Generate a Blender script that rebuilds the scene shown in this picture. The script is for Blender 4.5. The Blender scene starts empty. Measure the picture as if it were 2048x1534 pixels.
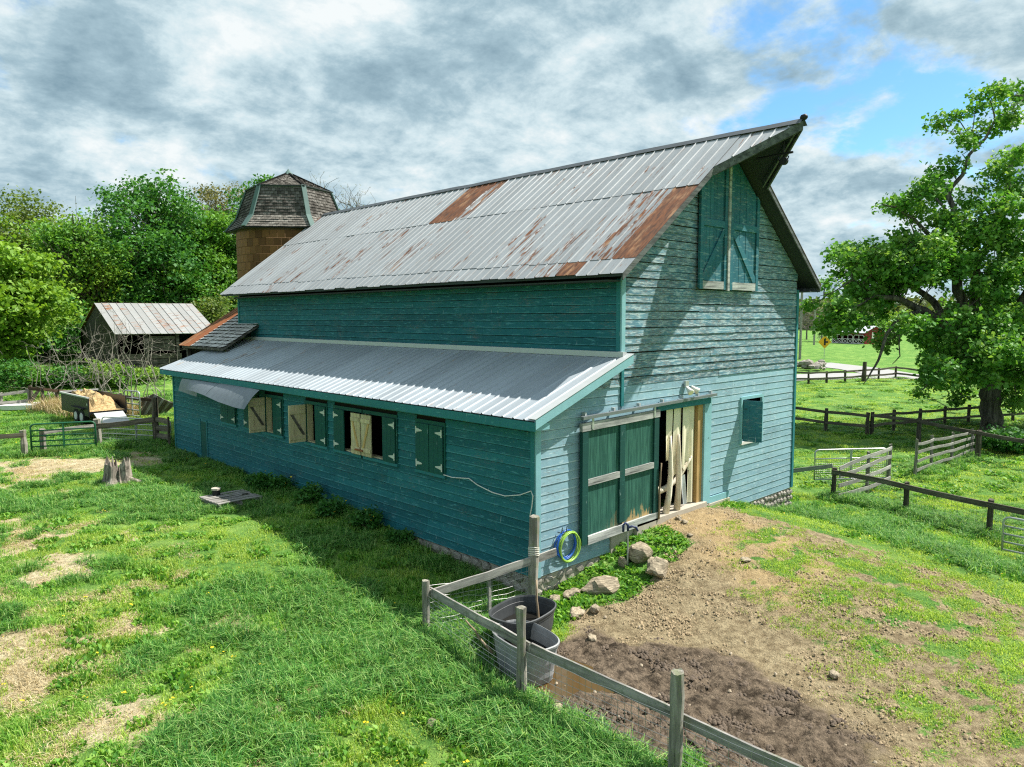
import bpy, math, random
import numpy as np
from mathutils import Matrix, Vector
random.seed(7); RNG = np.random.default_rng(11)
scene = bpy.context.scene
COL = scene.collection

# ------------------------------------------------------------------ camera
F_PX, YAW, PIT, ROL = 1466.24, 0.770, 0.0910, -0.002
CAM = np.array([-10.044, -9.705, 5.102])
FW = np.array([math.sin(YAW)*math.cos(PIT), math.cos(YAW)*math.cos(PIT), -math.sin(PIT)])
RT0 = np.array([math.cos(YAW), -math.sin(YAW), 0.0]); UP0 = np.cross(RT0, FW)
RT = math.cos(ROL)*RT0 + math.sin(ROL)*UP0; UP = -math.sin(ROL)*RT0 + math.cos(ROL)*UP0
cam_d = bpy.data.cameras.new('camera'); cam = bpy.data.objects.new('camera', cam_d); COL.objects.link(cam)
cam_d.sensor_width = 36.0; cam_d.lens = F_PX*36.0/2048.0; cam_d.clip_start = 0.1; cam_d.clip_end = 9000
cam.matrix_world = Matrix(((RT[0], UP[0], -FW[0], CAM[0]), (RT[1], UP[1], -FW[1], CAM[1]), (RT[2], UP[2], -FW[2], CAM[2]), (0, 0, 0, 1)))
scene.camera = cam

# ------------------------------------------------------------------ light
SUN = np.array([0.645, -0.31, 1.0]); SUN = SUN/np.linalg.norm(SUN)      # direction towards the sun
SUN_EL = math.asin(SUN[2]); SUN_AZ = math.atan2(SUN[0], SUN[1])
sun_d = bpy.data.lights.new('sun', 'SUN'); sun = bpy.data.objects.new('sun', sun_d); COL.objects.link(sun)
sun_d.energy = 5.0; sun_d.angle = math.radians(0.53); sun_d.color = (1.0, 0.955, 0.88)
sun.rotation_euler = Vector((-SUN[0], -SUN[1], -SUN[2])).to_track_quat('-Z', 'Y').to_euler(); sun.location = (30, -20, 50)

world = bpy.data.worlds.new('World'); scene.world = world; world.use_nodes = True
wt = world.node_tree; wt.nodes.clear()
def WN(t, **kw):
    n = wt.nodes.new(t)
    for k, v in kw.items(): setattr(n, k, v)
    return n
def wl(a, b): wt.links.new(a, b)
def wmath(op, a, b=None, clamp=False):
    n = WN('ShaderNodeMath', operation=op); n.use_clamp = clamp
    for i, v in enumerate((a, b)):
        if v is None: continue
        if isinstance(v, (int, float)): n.inputs[i].default_value = v
        else: wl(v, n.inputs[i])
    return n.outputs[0]
sky = WN('ShaderNodeTexSky', sky_type='NISHITA', sun_disc=False, sun_elevation=SUN_EL, sun_rotation=SUN_AZ, air_density=1.0, dust_density=0.3, ozone_density=2.0, altitude=100)
tc = WN('ShaderNodeTexCoord'); sep = WN('ShaderNodeSeparateXYZ'); wl(tc.outputs['Generated'], sep.inputs[0])
zz = wmath('MAXIMUM', sep.outputs[2], 0.0)
den = wmath('ADD', zz, 0.34)
cmb = WN('ShaderNodeCombineXYZ'); wl(wmath('DIVIDE', sep.outputs[0], den), cmb.inputs[0]); wl(wmath('DIVIDE', sep.outputs[1], den), cmb.inputs[1])
def wnoise(scale, detail, rough, off, dist=0.0):
    mp = WN('ShaderNodeMapping'); mp.inputs['Location'].default_value = off; wl(cmb.outputs[0], mp.inputs[0])
    nz = WN('ShaderNodeTexNoise'); nz.inputs['Scale'].default_value = scale; nz.inputs['Detail'].default_value = detail
    nz.inputs['Roughness'].default_value = rough; nz.inputs['Distortion'].default_value = dist; wl(mp.outputs[0], nz.inputs['Vector']); return nz.outputs[0]
def wramp(v, stops, interp='EASE'):
    r = WN('ShaderNodeValToRGB'); r.color_ramp.interpolation = interp
    while len(r.color_ramp.elements) < len(stops): r.color_ramp.elements.new(0.5)
    for e, (p, c) in zip(r.color_ramp.elements, stops):
        e.position = p; e.color = (c, c, c, 1) if isinstance(c, (int, float)) else (*c, 1)
    wl(v, r.inputs[0]); return r.outputs[0]
CLOUD_OFF = (4.9, 9.7, 0.0)
big = wnoise(1.15, 3.0, 0.5, CLOUD_OFF); fine = wnoise(4.2, 12.0, 0.62, (CLOUD_OFF[0]+5, CLOUD_OFF[1]+2, 0), 0.12)
cov = wmath('ADD', wmath('MULTIPLY', big, 0.55), wmath('MULTIPLY', fine, 0.45))
cover = wramp(cov, [(0.385, 0.0), (0.475, 1.0)])
shade_n = wnoise(4.2, 12.0, 0.64, (CLOUD_OFF[0]+5.05, CLOUD_OFF[1]+1.95, 0), 0.12)
shade_b = wnoise(1.5, 4.0, 0.5, (CLOUD_OFF[0]+9.0, CLOUD_OFF[1]+4.0, 0))
sh = wmath('ADD', wmath('MULTIPLY', shade_n, 0.74), wmath('MULTIPLY', shade_b, 0.26))
ccol = wramp(sh, [(0.39, (0.98, 1.04, 1.05)), (0.475, (0.70, 0.86, 0.92)), (0.555, (0.43, 0.60, 0.69)), (0.66, (0.25, 0.39, 0.48))], 'LINEAR')
skys = WN('ShaderNodeMixRGB', blend_type='MULTIPLY'); skys.inputs[0].default_value = 1; wl(sky.outputs[0], skys.inputs[1]); skys.inputs[2].default_value = (0.66, 0.98, 1.10, 1)
bg1 = WN('ShaderNodeBackground'); wl(skys.outputs[0], bg1.inputs[0]); bg1.inputs[1].default_value = 0.092
bg2 = WN('ShaderNodeBackground'); wl(ccol, bg2.inputs[0]); bg2.inputs[1].default_value = 0.50
hz = wmath('SUBTRACT', 1.0, wmath('MULTIPLY', zz, 0.0))
mixw = WN('ShaderNodeMixShader'); wl(cover, mixw.inputs[0]); wl(bg1.outputs[0], mixw.inputs[1]); wl(bg2.outputs[0], mixw.inputs[2])
wo = WN('ShaderNodeOutputWorld'); wl(mixw.outputs[0], wo.inputs[0])

vs = scene.view_settings; vs.view_transform = 'Standard'; vs.look = 'None'; vs.exposure = 0.90; vs.gamma = 1.0; vs.use_curve_mapping = False
scene.render.engine = 'CYCLES'; cy = scene.cycles
cy.max_bounces = 6; cy.diffuse_bounces = 3; cy.glossy_bounces = 3; cy.transmission_bounces = 4; cy.transparent_max_bounces = 6
cy.use_denoising = False; cy.pixel_filter_type = 'BLACKMAN_HARRIS'; cy.filter_width = 1.2; cy.caustics_reflective = False; cy.caustics_refractive = False

# ------------------------------------------------------------------ pixel helpers
def ray(px, py):
    return FW + RT*((px-1024.0)/F_PX) - UP*((py-767.0)/F_PX)
def project(P):
    d = np.asarray(P, float) - CAM; z = d @ FW
    return 1024+F_PX*(d @ RT)/z, 767-F_PX*(d @ UP)/z, z
def on_y(px, py, y):
    d = ray(px, py); return CAM + d*((y-CAM[1])/d[1])
def on_x(px, py, x):
    d = ray(px, py); return CAM + d*((x-CAM[0])/d[0])
def on_z(px, py, z):
    d = ray(px, py); return CAM + d*((z-CAM[2])/d[2])
def dep(px, py, depth): return CAM + ray(px, py)*depth

# ------------------------------------------------------------------ noise
def _hash(ix, iy, s):
    h = (ix.astype(np.int64)*374761393 + iy.astype(np.int64)*668265263 + s*974711) & 0xffffffff
    h = ((h ^ (h >> 13))*1274126177) & 0xffffffff
    return ((h ^ (h >> 16)) & 0xffff)/65535.0
def vnoise(x, y, s=0):
    x = np.asarray(x, float); y = np.asarray(y, float); ix = np.floor(x); iy = np.floor(y); fx = x-ix; fy = y-iy
    fx = fx*fx*(3-2*fx); fy = fy*fy*(3-2*fy)
    a = _hash(ix, iy, s); b = _hash(ix+1, iy, s); c = _hash(ix, iy+1, s); d = _hash(ix+1, iy+1, s)
    return (a*(1-fx)+b*fx)*(1-fy) + (c*(1-fx)+d*fx)*fy
def fbm(x, y, s=0, o=4):
    t = 0; a = 0.5; n = 0
    for i in range(o):
        t = t + a*vnoise(x*2**i+i*17.3, y*2**i-i*9.1, s+i); n += a; a *= 0.5
    return t/n
def ss(t):
    t = np.clip(t, 0, 1); return t*t*(3-2*t)

# ------------------------------------------------------------------ terrain
def H(x, y):
    x = np.asarray(x, float); y = np.asarray(y, float)
    h = -0.42 + 0.50*ss((y-0.5)/7)*(1-ss((x-9)/4)) - 0.36*ss((x-6)/9)
    fy = np.where(y < 0, np.exp(-(y/6.0)**2), np.exp(-(y/4.0)**2))
    h = h + 0.78*np.exp(-(np.abs(x-5.2)/3.3)**3)*fy
    h = h + 1.7*ss((y-35)/12)*(1-ss((x-25)/20)) + 0.8*ss((x-45)/110)
    h = h + (fbm(x/9, y/9, 3, 2)-0.5)*0.14*ss((np.hypot(x-5, y-5)-12)/10)
    return h
def Hs(x, y): return float(H(np.array([x]), np.array([y]))[0])
def at(px, py):
    """where the pixel's ray meets the ground"""
    d = ray(px, py); t = 2.0
    for i in range(4000):
        P = CAM + d*t
        g = P[2]-Hs(P[0], P[1])
        if g <= 0.002: break
        t += max(0.02, g*1.5)*0.8 if d[2] < 0 else 1.0
    lo, hi = t-max(0.05, t*0.03), t
    for i in range(30):
        m = (lo+hi)/2; P = CAM+d*m
        if P[2] > Hs(P[0], P[1]): lo = m
        else: hi = m
    return CAM + d*hi
def z_for(x, y, py):
    """height above (x, y) that shows at picture row py"""
    lo, hi = -3.0, 40.0
    for i in range(50):
        m = (lo+hi)/2
        if project((x, y, m))[1] > py: lo = m
        else: hi = m
    return (lo+hi)/2

# ------------------------------------------------------------------ object helpers
WM = {}
def link(o, mw, parent=None):
    COL.objects.link(o); WM[o.name] = mw.copy()
    if parent is not None:
        o.parent = parent; o.matrix_parent_inverse = WM[parent.name].inverted()
    o.matrix_basis = mw
    return o
def tag(o, label=None, cat=None, group=None, kind=None):
    for k, v in (('label', label), ('category', cat), ('group', group), ('kind', kind)):
        if v: o[k] = v
    return o
def empty(name, loc, label, cat, group=None):
    o = bpy.data.objects.new(name, None); o.empty_display_size = 0.2
    link(o, Matrix.Translation(Vector([float(v) for v in loc]))); return tag(o, label, cat, group)
class MB:
    def __init__(s): s.v = []; s.f = []; s.mi = []
    def add(s, vs, fs, m=0):
        b = len(s.v); s.v += [tuple(map(float, p)) for p in vs]; s.f += [tuple(b+i for i in f) for f in fs]; s.mi += [m]*len(fs); return s
    def box(s, x0, y0, z0, x1, y1, z1, m=0):
        v = [(x0,y0,z0),(x1,y0,z0),(x1,y1,z0),(x0,y1,z0),(x0,y0,z1),(x1,y0,z1),(x1,y1,z1),(x0,y1,z1)]
        return s.add(v, [(0,3,2,1),(4,5,6,7),(0,1,5,4),(1,2,6,5),(2,3,7,6),(3,0,4,7)], m)
    def hexa(s, v, m=0):
        return s.add(v, [(0,3,2,1),(4,5,6,7),(0,1,5,4),(1,2,6,5),(2,3,7,6),(3,0,4,7)], m)
    def prism(s, poly, vec, m=0):
        n = len(poly); vec = np.asarray(vec, float); p2 = [np.asarray(p, float)+vec for p in poly]
        return s.add(list(poly)+p2, [tuple(range(n-1, -1, -1)), tuple(range(n, 2*n))]+[(i, (i+1) % n, n+(i+1) % n, n+i) for i in range(n)], m)
    def tube(s, pts, r, n=8, caps=True, m=0):
        pts = [np.asarray(p, float) for p in pts]; k = len(pts); rs = [r]*k if isinstance(r, (int, float)) else list(r)
        rings = []; prev = None
        for i in range(k):
            t = pts[min(i+1, k-1)]-pts[max(i-1, 0)]; t = t/(np.linalg.norm(t)+1e-9)
            a = prev if prev is not None else np.array([1.0, 0, 0]) if abs(t[0]) < 0.8 else np.array([0, 1.0, 0])
            u = a-t*(a @ t); u = u/(np.linalg.norm(u)+1e-9); w = np.cross(t, u); prev = u
            rings += [pts[i]+rs[i]*(math.cos(2*math.pi*j/n)*u+math.sin(2*math.pi*j/n)*w) for j in range(n)]
        fs = [(i*n+j, i*n+(j+1) % n, (i+1)*n+(j+1) % n, (i+1)*n+j) for i in range(k-1) for j in range(n)]
        if caps: fs += [tuple(range(n-1, -1, -1)), tuple(range((k-1)*n, k*n))]
        return s.add(rings, fs, m)
    def build(s, name, mats, parent=None, smooth=False, mw=None, local=False, **tg):
        me = bpy.data.meshes.new(name); me.from_pydata(s.v, [], s.f)
        mats = mats if isinstance(mats, (list, tuple)) else [mats]
        for m in mats: me.materials.append(m)
        if len(mats) > 1: me.polygons.foreach_set('material_index', s.mi)
        if smooth: me.polygons.foreach_set('use_smooth', [True]*len(me.polygons))
        me.update()
        o = bpy.data.objects.new(name, me)
        if mw is None:
            # origin at the mesh's own centre of base
            a = np.array(s.v); c = Vector(((a[:,0].min()+a[:,0].max())/2, (a[:,1].min()+a[:,1].max())/2, a[:,2].min()))
            me.transform(Matrix.Translation(-c)); mw = Matrix.Translation(c)
        link(o, mw, parent); return tag(o, **tg)
def dup(o, mw, parent=None, **tg):
    c = o.copy(); link(c, mw, parent)
    for k in list(c.keys()):
        if k in ('label', 'category', 'group', 'kind'): del c[k]
    return tag(c, **tg)
def np_mesh(name, V, quads, mats, rnd=None, mat_idx=None, smooth=False):
    me = bpy.data.meshes.new(name); V = np.asarray(V, np.float32); quads = np.asarray(quads, np.int32); n = quads.shape[1]
    me.vertices.add(len(V)); me.vertices.foreach_set('co', V.ravel())
    me.loops.add(quads.size); me.loops.foreach_set('vertex_index', quads.ravel())
    me.polygons.add(len(quads)); me.polygons.foreach_set('loop_start', np.arange(len(quads), dtype=np.int32)*n)
    for m in (mats if isinstance(mats, (list, tuple)) else [mats]): me.materials.append(m)
    if mat_idx is not None: me.polygons.foreach_set('material_index', np.asarray(mat_idx, np.int32))
    if smooth: me.polygons.foreach_set('use_smooth', np.ones(len(quads), bool))
    me.update(calc_edges=True)
    if rnd is not None:
        a = me.attributes.new('rnd', 'FLOAT', 'FACE'); a.data.foreach_set('value', np.asarray(rnd, np.float32))
    return me
def mesh_obj(name, me, parent=None, mw=None, **tg):
    o = bpy.data.objects.new(name, me); link(o, mw or Matrix.Identity(4), parent); return tag(o, **tg)

# ------------------------------------------------------------------ materials
class Mat:
    def __init__(s, name, rough=0.8, spec=0.3, metal=0.0):
        s.m = bpy.data.materials.new(name); s.m.use_nodes = True; s.t = s.m.node_tree; s.b = s.t.nodes['Principled BSDF']
        s.b.inputs['Roughness'].default_value = rough; s.b.inputs['Specular IOR Level'].default_value = spec; s.b.inputs['Metallic'].default_value = metal
        s._pos = None
    def n(s, t, **kw):
        x = s.t.nodes.new(t)
        for k, v in kw.items(): setattr(x, k, v)
        return x
    def l(s, a, b): s.t.links.new(a, b)
    def put(s, sock, v):
        if isinstance(v, (int, float)): sock.default_value = v
        elif isinstance(v, tuple): sock.default_value = v if len(v) == len(sock.default_value) else (*v, 1)
        else: s.l(v, sock)
    def pos(s):
        if s._pos is None: s._pos = s.n('ShaderNodeNewGeometry').outputs['Position']
        return s._pos
    def local(s): return s.n('ShaderNodeTexCoord').outputs['Object']
    def noise(s, scale=(1, 1, 1), detail=5.0, rough=0.55, co=None, dist=0.0, off=(0, 0, 0), mul=1.0):
        mp = s.n('ShaderNodeMapping'); mp.inputs['Scale'].default_value = tuple(c*mul for c in scale); mp.inputs['Location'].default_value = off
        s.l(co if co is not None else s.pos(), mp.inputs[0])
        z = s.n('ShaderNodeTexNoise'); z.inputs['Scale'].default_value = 1.0; z.inputs['Detail'].default_value = detail; z.inputs['Roughness'].default_value = rough; z.inputs['Distortion'].default_value = dist
        s.l(mp.outputs[0], z.inputs['Vector']); return z.outputs[0]
    def ramp(s, v, a, b, lo=0.0, hi=1.0):
        r = s.n('ShaderNodeMapRange'); r.clamp = True; r.interpolation_type = 'SMOOTHSTEP'
        for i, k in enumerate((a, b, lo, hi)): r.inputs[1+i].default_value = k
        s.l(v, r.inputs[0]); return r.outputs[0]
    def math(s, op, a, b=0.0, c=None):
        x = s.n('ShaderNodeMath', operation=op); s.put(x.inputs[0], a); s.put(x.inputs[1], b)
        if c is not None: s.put(x.inputs[2], c)
        return x.outputs[0]
    def mix(s, f, a, b, mode='MIX'):
        x = s.n('ShaderNodeMixRGB', blend_type=mode); s.put(x.inputs[0], f); s.put(x.inputs[1], a); s.put(x.inputs[2], b); return x.outputs[0]
    def rand(s): return s.n('ShaderNodeObjectInfo').outputs['Random']
    def tint(s, col, f, amt):
        """scale a colour by 1 +/- amt with factor f in 0..1"""
        g = s.math('ADD', s.math('MULTIPLY', f, 2*amt), 1-amt); c = s.n('ShaderNodeCombineXYZ')
        for i in range(3): s.l(g, c.inputs[i])
        return s.mix(1.0, col, c.outputs[0], 'MULTIPLY')
    def bump(s, h, strength=0.4, dist=0.02):
        b = s.n('ShaderNodeBump'); b.inputs['Strength'].default_value = strength; b.inputs['Distance'].default_value = dist; s.l(h, b.inputs['Height']); s.l(b.outputs[0], s.b.inputs['Normal'])
    def col(s, c): s.put(s.b.inputs['Base Color'], c); return s.m

def siding(name, base, base2, worn_highlight, wear, scratch=0.5, grey=(0.16, 0.155, 0.14), lap=None):
    """painted clapboard: tone differs from board to board, paint rubs off along the grain"""
    M = Mat(name, 0.72, 0.25)
    r = M.rand(); c = M.mix(r, base, base2)
    blot = M.noise((0.55, 0.55, 1.6), 4, 0.6); c = M.tint(c, blot, 0.28)
    rub = M.noise((3.0, 3.0, 22), 8, 0.68); c = M.mix(M.math('MULTIPLY', M.ramp(rub, 0.62-wear*0.14, 0.70-wear*0.1), 0.75), c, worn_highlight)
    gr = M.noise((7, 7, 95), 6, 0.7, off=(3, 1, 0)); patch = M.noise((1.1, 1.1, 3.0), 5, 0.65, off=(8, 2, 5))
    gm = M.math('MULTIPLY', M.ramp(gr, 0.56-wear*0.1, 0.66-wear*0.06), M.ramp(patch, 0.60-wear*0.24, 0.74-wear*0.16)); c = M.mix(gm, c, grey)
    drip = M.noise((16, 16, 3.0), 3, 0.5, off=(1, 4, 2)); c = M.mix(M.math('MULTIPLY', M.ramp(drip, 0.69, 0.74), scratch), c, (0.30, 0.42, 0.42))
    streak = M.noise((9, 9, 0.5), 4, 0.55, off=(6, 6, 1)); c = M.tint(c, streak, 0.13)
    knot = M.noise((5, 5, 9), 2, 0.5, off=(2, 7, 1)); c = M.mix(M.math('MULTIPLY', M.ramp(knot, 0.74, 0.78), 0.7), c, (0.02, 0.05, 0.05))
    if lap is not None:      # highlight painted as a pale line along each board's lower edge
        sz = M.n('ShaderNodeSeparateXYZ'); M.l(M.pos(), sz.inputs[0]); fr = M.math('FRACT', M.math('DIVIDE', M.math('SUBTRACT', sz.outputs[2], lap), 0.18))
        ed = M.math('MULTIPLY', M.ramp(fr, 0.05, 0.16, 1.0, 0.0), M.ramp(M.noise((2.2, 2.2, 2.2), 5, 0.65, off=(4, 9, 4)), 0.36, 0.60)); c = M.mix(M.math('MULTIPLY', ed, 0.75), c, worn_highlight)
    M.bump(M.math('ADD', gr, M.math('MULTIPLY', gm, -0.6)), 0.35, 0.006)
    return M.col(c)
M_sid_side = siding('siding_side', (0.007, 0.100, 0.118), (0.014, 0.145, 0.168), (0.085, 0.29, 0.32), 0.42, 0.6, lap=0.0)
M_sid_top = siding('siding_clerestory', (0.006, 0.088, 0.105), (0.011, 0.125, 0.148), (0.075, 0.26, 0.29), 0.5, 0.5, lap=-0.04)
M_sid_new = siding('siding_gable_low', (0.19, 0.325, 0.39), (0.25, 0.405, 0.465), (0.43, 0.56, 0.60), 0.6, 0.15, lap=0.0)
M_sid_old = siding('siding_gable_high', (0.05, 0.155, 0.205), (0.10, 0.235, 0.29), (0.43, 0.54, 0.55), 1.15, 0.3, (0.15, 0.145, 0.135))
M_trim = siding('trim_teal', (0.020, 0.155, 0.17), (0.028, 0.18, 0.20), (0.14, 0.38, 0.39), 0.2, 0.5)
M_trim_lit = siding('trim_teal_lit', (0.20, 0.40, 0.44), (0.22, 0.43, 0.465), (0.34, 0.52, 0.54), 0.1, 0.2)  # teal trim again, with sunlight painted into the colour
M_shut = siding('shutter_green', (0.008, 0.075, 0.062), (0.010, 0.09, 0.075), (0.03, 0.20, 0.17), 0.1, 0.5)
M_stile = siding('sliding_door_stile', (0.006, 0.050, 0.042), (0.008, 0.062, 0.052), (0.03, 0.13, 0.11), 0.3, 0.4)
M_hay = siding('hay_door_teal', (0.018, 0.115, 0.15), (0.028, 0.15, 0.185), (0.20, 0.33, 0.33), 0.55, 0.2, (0.16, 0.17, 0.16))

def wood(name, c1, c2, along=2, sc=1.0, crack=True, moss_or_crevice=None, local=True, rough=0.9):
    M = Mat(name, rough, 0.2); k = [9*sc]*3; k[along] = 0.9*sc
    co = M.local() if local else None
    g = M.noise(tuple(k), 8, 0.7, co=co); b = M.noise((1.7*sc,)*3, 4, 0.6, co=co, off=(4, 4, 4))
    c = M.mix(M.ramp(g, 0.33, 0.68), c1, c2); c = M.tint(c, b, 0.30); c = M.tint(c, M.rand(), 0.16)
    if crack:
        k2 = [26*sc]*3; k2[along] = 1.1*sc
        cr = M.noise(tuple(k2), 5, 0.6, co=co, off=(2, 2, 9)); c = M.mix(M.math('MULTIPLY', M.ramp(cr, 0.60, 0.68), 0.75), c, (0.025, 0.022, 0.02))
    if moss_or_crevice: c = M.mix(M.math('MULTIPLY', M.ramp(M.noise((6, 6, 6), 5, 0.65, off=(7, 1, 1)), 0.50, 0.66), 0.7), c, moss_or_crevice)
    M.bump(g, 0.5, 0.01); return M.col(c)
M_board = wood('weathered_board', (0.115, 0.11, 0.10), (0.36, 0.34, 0.315), 0, moss_or_crevice=(0.14, 0.16, 0.10))
M_post = wood('weathered_post', (0.13, 0.12, 0.10), (0.36, 0.335, 0.29), 2, moss_or_crevice=(0.17, 0.19, 0.10))
M_rail_dark = wood('dark_rail', (0.045, 0.038, 0.03), (0.15, 0.13, 0.105), 0)
M_post_dark = wood('dark_post', (0.04, 0.035, 0.028), (0.15, 0.13, 0.10), 2, moss_or_crevice=(0.05, 0.06, 0.03))
M_rail_brown = wood('brown_rail', (0.035, 0.022, 0.014), (0.11, 0.07, 0.045), 0)
M_rail_pale = wood('pale_rail', (0.17, 0.16, 0.145), (0.40, 0.385, 0.35), 0)
M_rail_mid = wood('grey_brown_rail', (0.055, 0.047, 0.036), (0.19, 0.168, 0.13), 0)
M_doorrail = wood('door_rail_bleached', (0.19, 0.20, 0.19), (0.50, 0.51, 0.48), 0, crack=True)
M_tan = wood('raw_pine', (0.40, 0.25, 0.095), (0.56, 0.385, 0.17), 2, crack=False)
M_shut_in = wood('shutter_inside_pine', (0.42, 0.34, 0.20), (0.60, 0.52, 0.34), 2, crack=False)
M_log = wood('peeled_log', (0.58, 0.49, 0.35), (0.85, 0.79, 0.66), 2, crack=False)
M_stick = wood('stick_bark', (0.15, 0.11, 0.07), (0.34, 0.26, 0.17), 2, crack=False)
M_stump = wood('stump_wood', (0.10, 0.085, 0.07), (0.42, 0.37, 0.31), 2, moss_or_crevice=(0.05, 0.045, 0.035))  # dark patches stand for shaded crevices, painted into the wood
M_oldplank = wood('old_barn_plank', (0.03, 0.027, 0.023), (0.16, 0.145, 0.125), 0)
M_bark = wood('tree_bark', (0.035, 0.031, 0.026), (0.20, 0.18, 0.15), 2, sc=0.6, local=False)
M_bark_pale = wood('pale_twig_bark', (0.16, 0.145, 0.12), (0.36, 0.33, 0.28), 2, crack=False)
M_bark_grey = wood('grey_branch_bark', (0.10, 0.09, 0.08), (0.24, 0.215, 0.19), 2, crack=False)

def flat(name, c, rough=0.6, metal=0.0, spec=0.4, var=0.12, sc=4.0, bump=0.0):
    M = Mat(name, rough, spec, metal); z = M.noise((sc,)*3, 6, 0.6); k = M.tint(c, z, var)
    if bump: M.bump(z, bump, 0.01)
    return M.col(k)
M_dark = flat('barn_inside', (0.02, 0.018, 0.015), 0.95, spec=0.05)
M_floor = flat('barn_floor', (0.06, 0.048, 0.036), 0.95, spec=0.1, var=0.4, bump=0.6)
M_white = flat('white_hinge_paint', (0.52, 0.55, 0.50), 0.5)
M_flash = flat('white_flashing', (0.46, 0.48, 0.48), 0.45, 0.2)
M_conc = flat('concrete', (0.40, 0.36, 0.29), 0.9, var=0.25, sc=7, bump=0.3)
M_gal = flat('galvanised_tube', (0.50, 0.51, 0.50), 0.42, 0.6)
M_track = flat('door_track_steel', (0.20, 0.22, 0.235), 0.45, 0.5, var=0.3)
M_greengate = flat('green_gate_paint', (0.012, 0.10, 0.045), 0.45)
M_wire = flat('fence_wire', (0.34, 0.34, 0.33), 0.5, 0.6)
M_iron = flat('dark_iron', (0.025, 0.025, 0.027), 0.6, 0.5)
M_black = flat('black_paint', (0.012, 0.012, 0.013), 0.45, spec=0.4)
M_tire = flat('tyre_rubber', (0.015, 0.015, 0.015), 0.85)
M_rim = flat('wheel_rim_white', (0.62, 0.62, 0.60), 0.45)
M_alu = flat('pale_aluminium', (0.48, 0.48, 0.46), 0.5, 0.3)
M_lampw = flat('white_lamp_housing', (0.74, 0.73, 0.68), 0.5)
M_glass = flat('lamp_glass', (0.85, 0.82, 0.66), 0.25)
M_blue = flat('blue_hose', (0.015, 0.10, 0.42), 0.35)
M_lime = flat('lime_hose', (0.28, 0.48, 0.07), 0.35)
M_navy = flat('navy_handle', (0.015, 0.03, 0.10), 0.45)
M_red = flat('red_siding', (0.22, 0.014, 0.016), 0.7)
M_yellow = flat('yellow_sign', (0.80, 0.40, 0.012), 0.5)
M_signblack = flat('sign_black', (0.012, 0.012, 0.012), 0.5)
M_shedwhite = flat('white_gate_paint', (0.72, 0.66, 0.64), 0.5)
M_shedroof = flat('pale_shed_roof', (0.52, 0.54, 0.56), 0.5, 0.2)
M_asph = flat('old_asphalt', (0.30, 0.295, 0.285), 0.9, var=0.15, sc=0.8)
M_canvas = flat('curtain_canvas', (0.72, 0.67, 0.49), 0.8, var=0.22, sc=3)
M_plastic = flat('clear_plastic_strip', (0.50, 0.54, 0.55), 0.35, var=0.25)
M_tubwhite = flat('white_tub', (0.66, 0.66, 0.63), 0.6)
M_rope = flat('pale_rope', (0.60, 0.57, 0.50), 0.8)
M_cordw = flat('white_cord', (0.66, 0.66, 0.62), 0.6)
M_hay = M_hay
def metal_roof(name, base, dirt, rust_base, streak_axis='x'):
    """galvanised sheet; rust comes from object colour R (amount) and noise drawn out down the slope"""
    M = Mat(name, 0.5, 0.4, 0.25)
    oi = M.n('ShaderNodeObjectInfo'); sc = M.n('ShaderNodeSeparateColor'); M.l(oi.outputs['Color'], sc.inputs[0]); amt = sc.outputs[0]
    c = M.tint(base, M.noise((1.3, 6.0, 1.3), 5, 0.6), 0.16); c = M.tint(c, oi.outputs['Random'], 0.10)
    c = M.mix(M.math('MULTIPLY', M.ramp(M.noise((2.2, 20, 2.2), 7, 0.7, off=(3, 3, 3)), 0.50, 0.72), 0.45), c, dirt)
    streak = M.noise((1.25, 10.5, 1.25), 8, 0.66, off=(5, 0, 0)); big = M.noise((0.35, 0.55, 0.35), 3, 0.5, off=(2, 9, 0))
    v = M.math('ADD', M.math('MULTIPLY', streak, 0.72), M.math('MULTIPLY', big, 0.28)); v = M.math('ADD', v, M.math('MULTIPLY', amt, 0.42))
    rm = M.ramp(v, 0.585, 0.645); rc = M.mix(M.ramp(M.noise((3.0, 14, 3.0), 6, 0.65, off=(1, 1, 8)), 0.35, 0.68), rust_base, (0.065, 0.028, 0.016))
    rc = M.mix(M.ramp(M.noise((1.2, 4, 1.2), 5, 0.6, off=(9, 1, 3)), 0.52, 0.72), rc, (0.34, 0.19, 0.10))
    c = M.mix(rm, c, rc); M.put(M.b.inputs['Metallic'], M.math('MULTIPLY', M.math('SUBTRACT', 1.0, rm), 0.25)); M.put(M.b.inputs['Roughness'], M.math('ADD', M.math('MULTIPLY', rm, 0.35), 0.5))
    M.bump(M.noise((4, 8, 4), 5, 0.6), 0.12, 0.01)
    return M.col(c)
M_roof = metal_roof('old_metal_roof', (0.32, 0.335, 0.345), (0.20, 0.185, 0.165), (0.185, 0.068, 0.026))
M_roof_new = metal_roof('lean_to_metal_roof', (0.345, 0.385, 0.415), (0.27, 0.30, 0.32), (0.4, 0.3, 0.2))
M_cap = flat('ridge_cap_metal', (0.09, 0.10, 0.11), 0.6, 0.3, var=0.3)
M_shedtin = metal_roof('shed_tin_roof', (0.33, 0.33, 0.32), (0.24, 0.22, 0.19), (0.33, 0.13, 0.045))
M_rust = flat('rusty_sheet', (0.25, 0.085, 0.03), 0.9, var=0.45, sc=5)
M_awn = flat('bent_sheet_metal', (0.15, 0.175, 0.195), 0.45, 0.35, var=0.35, sc=6)
M_soffit = flat('dark_soffit', (0.035, 0.045, 0.045), 0.9, var=0.3)
M_rake = wood('rake_board_grey', (0.05, 0.055, 0.055), (0.16, 0.17, 0.165), 0, local=False)

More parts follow.
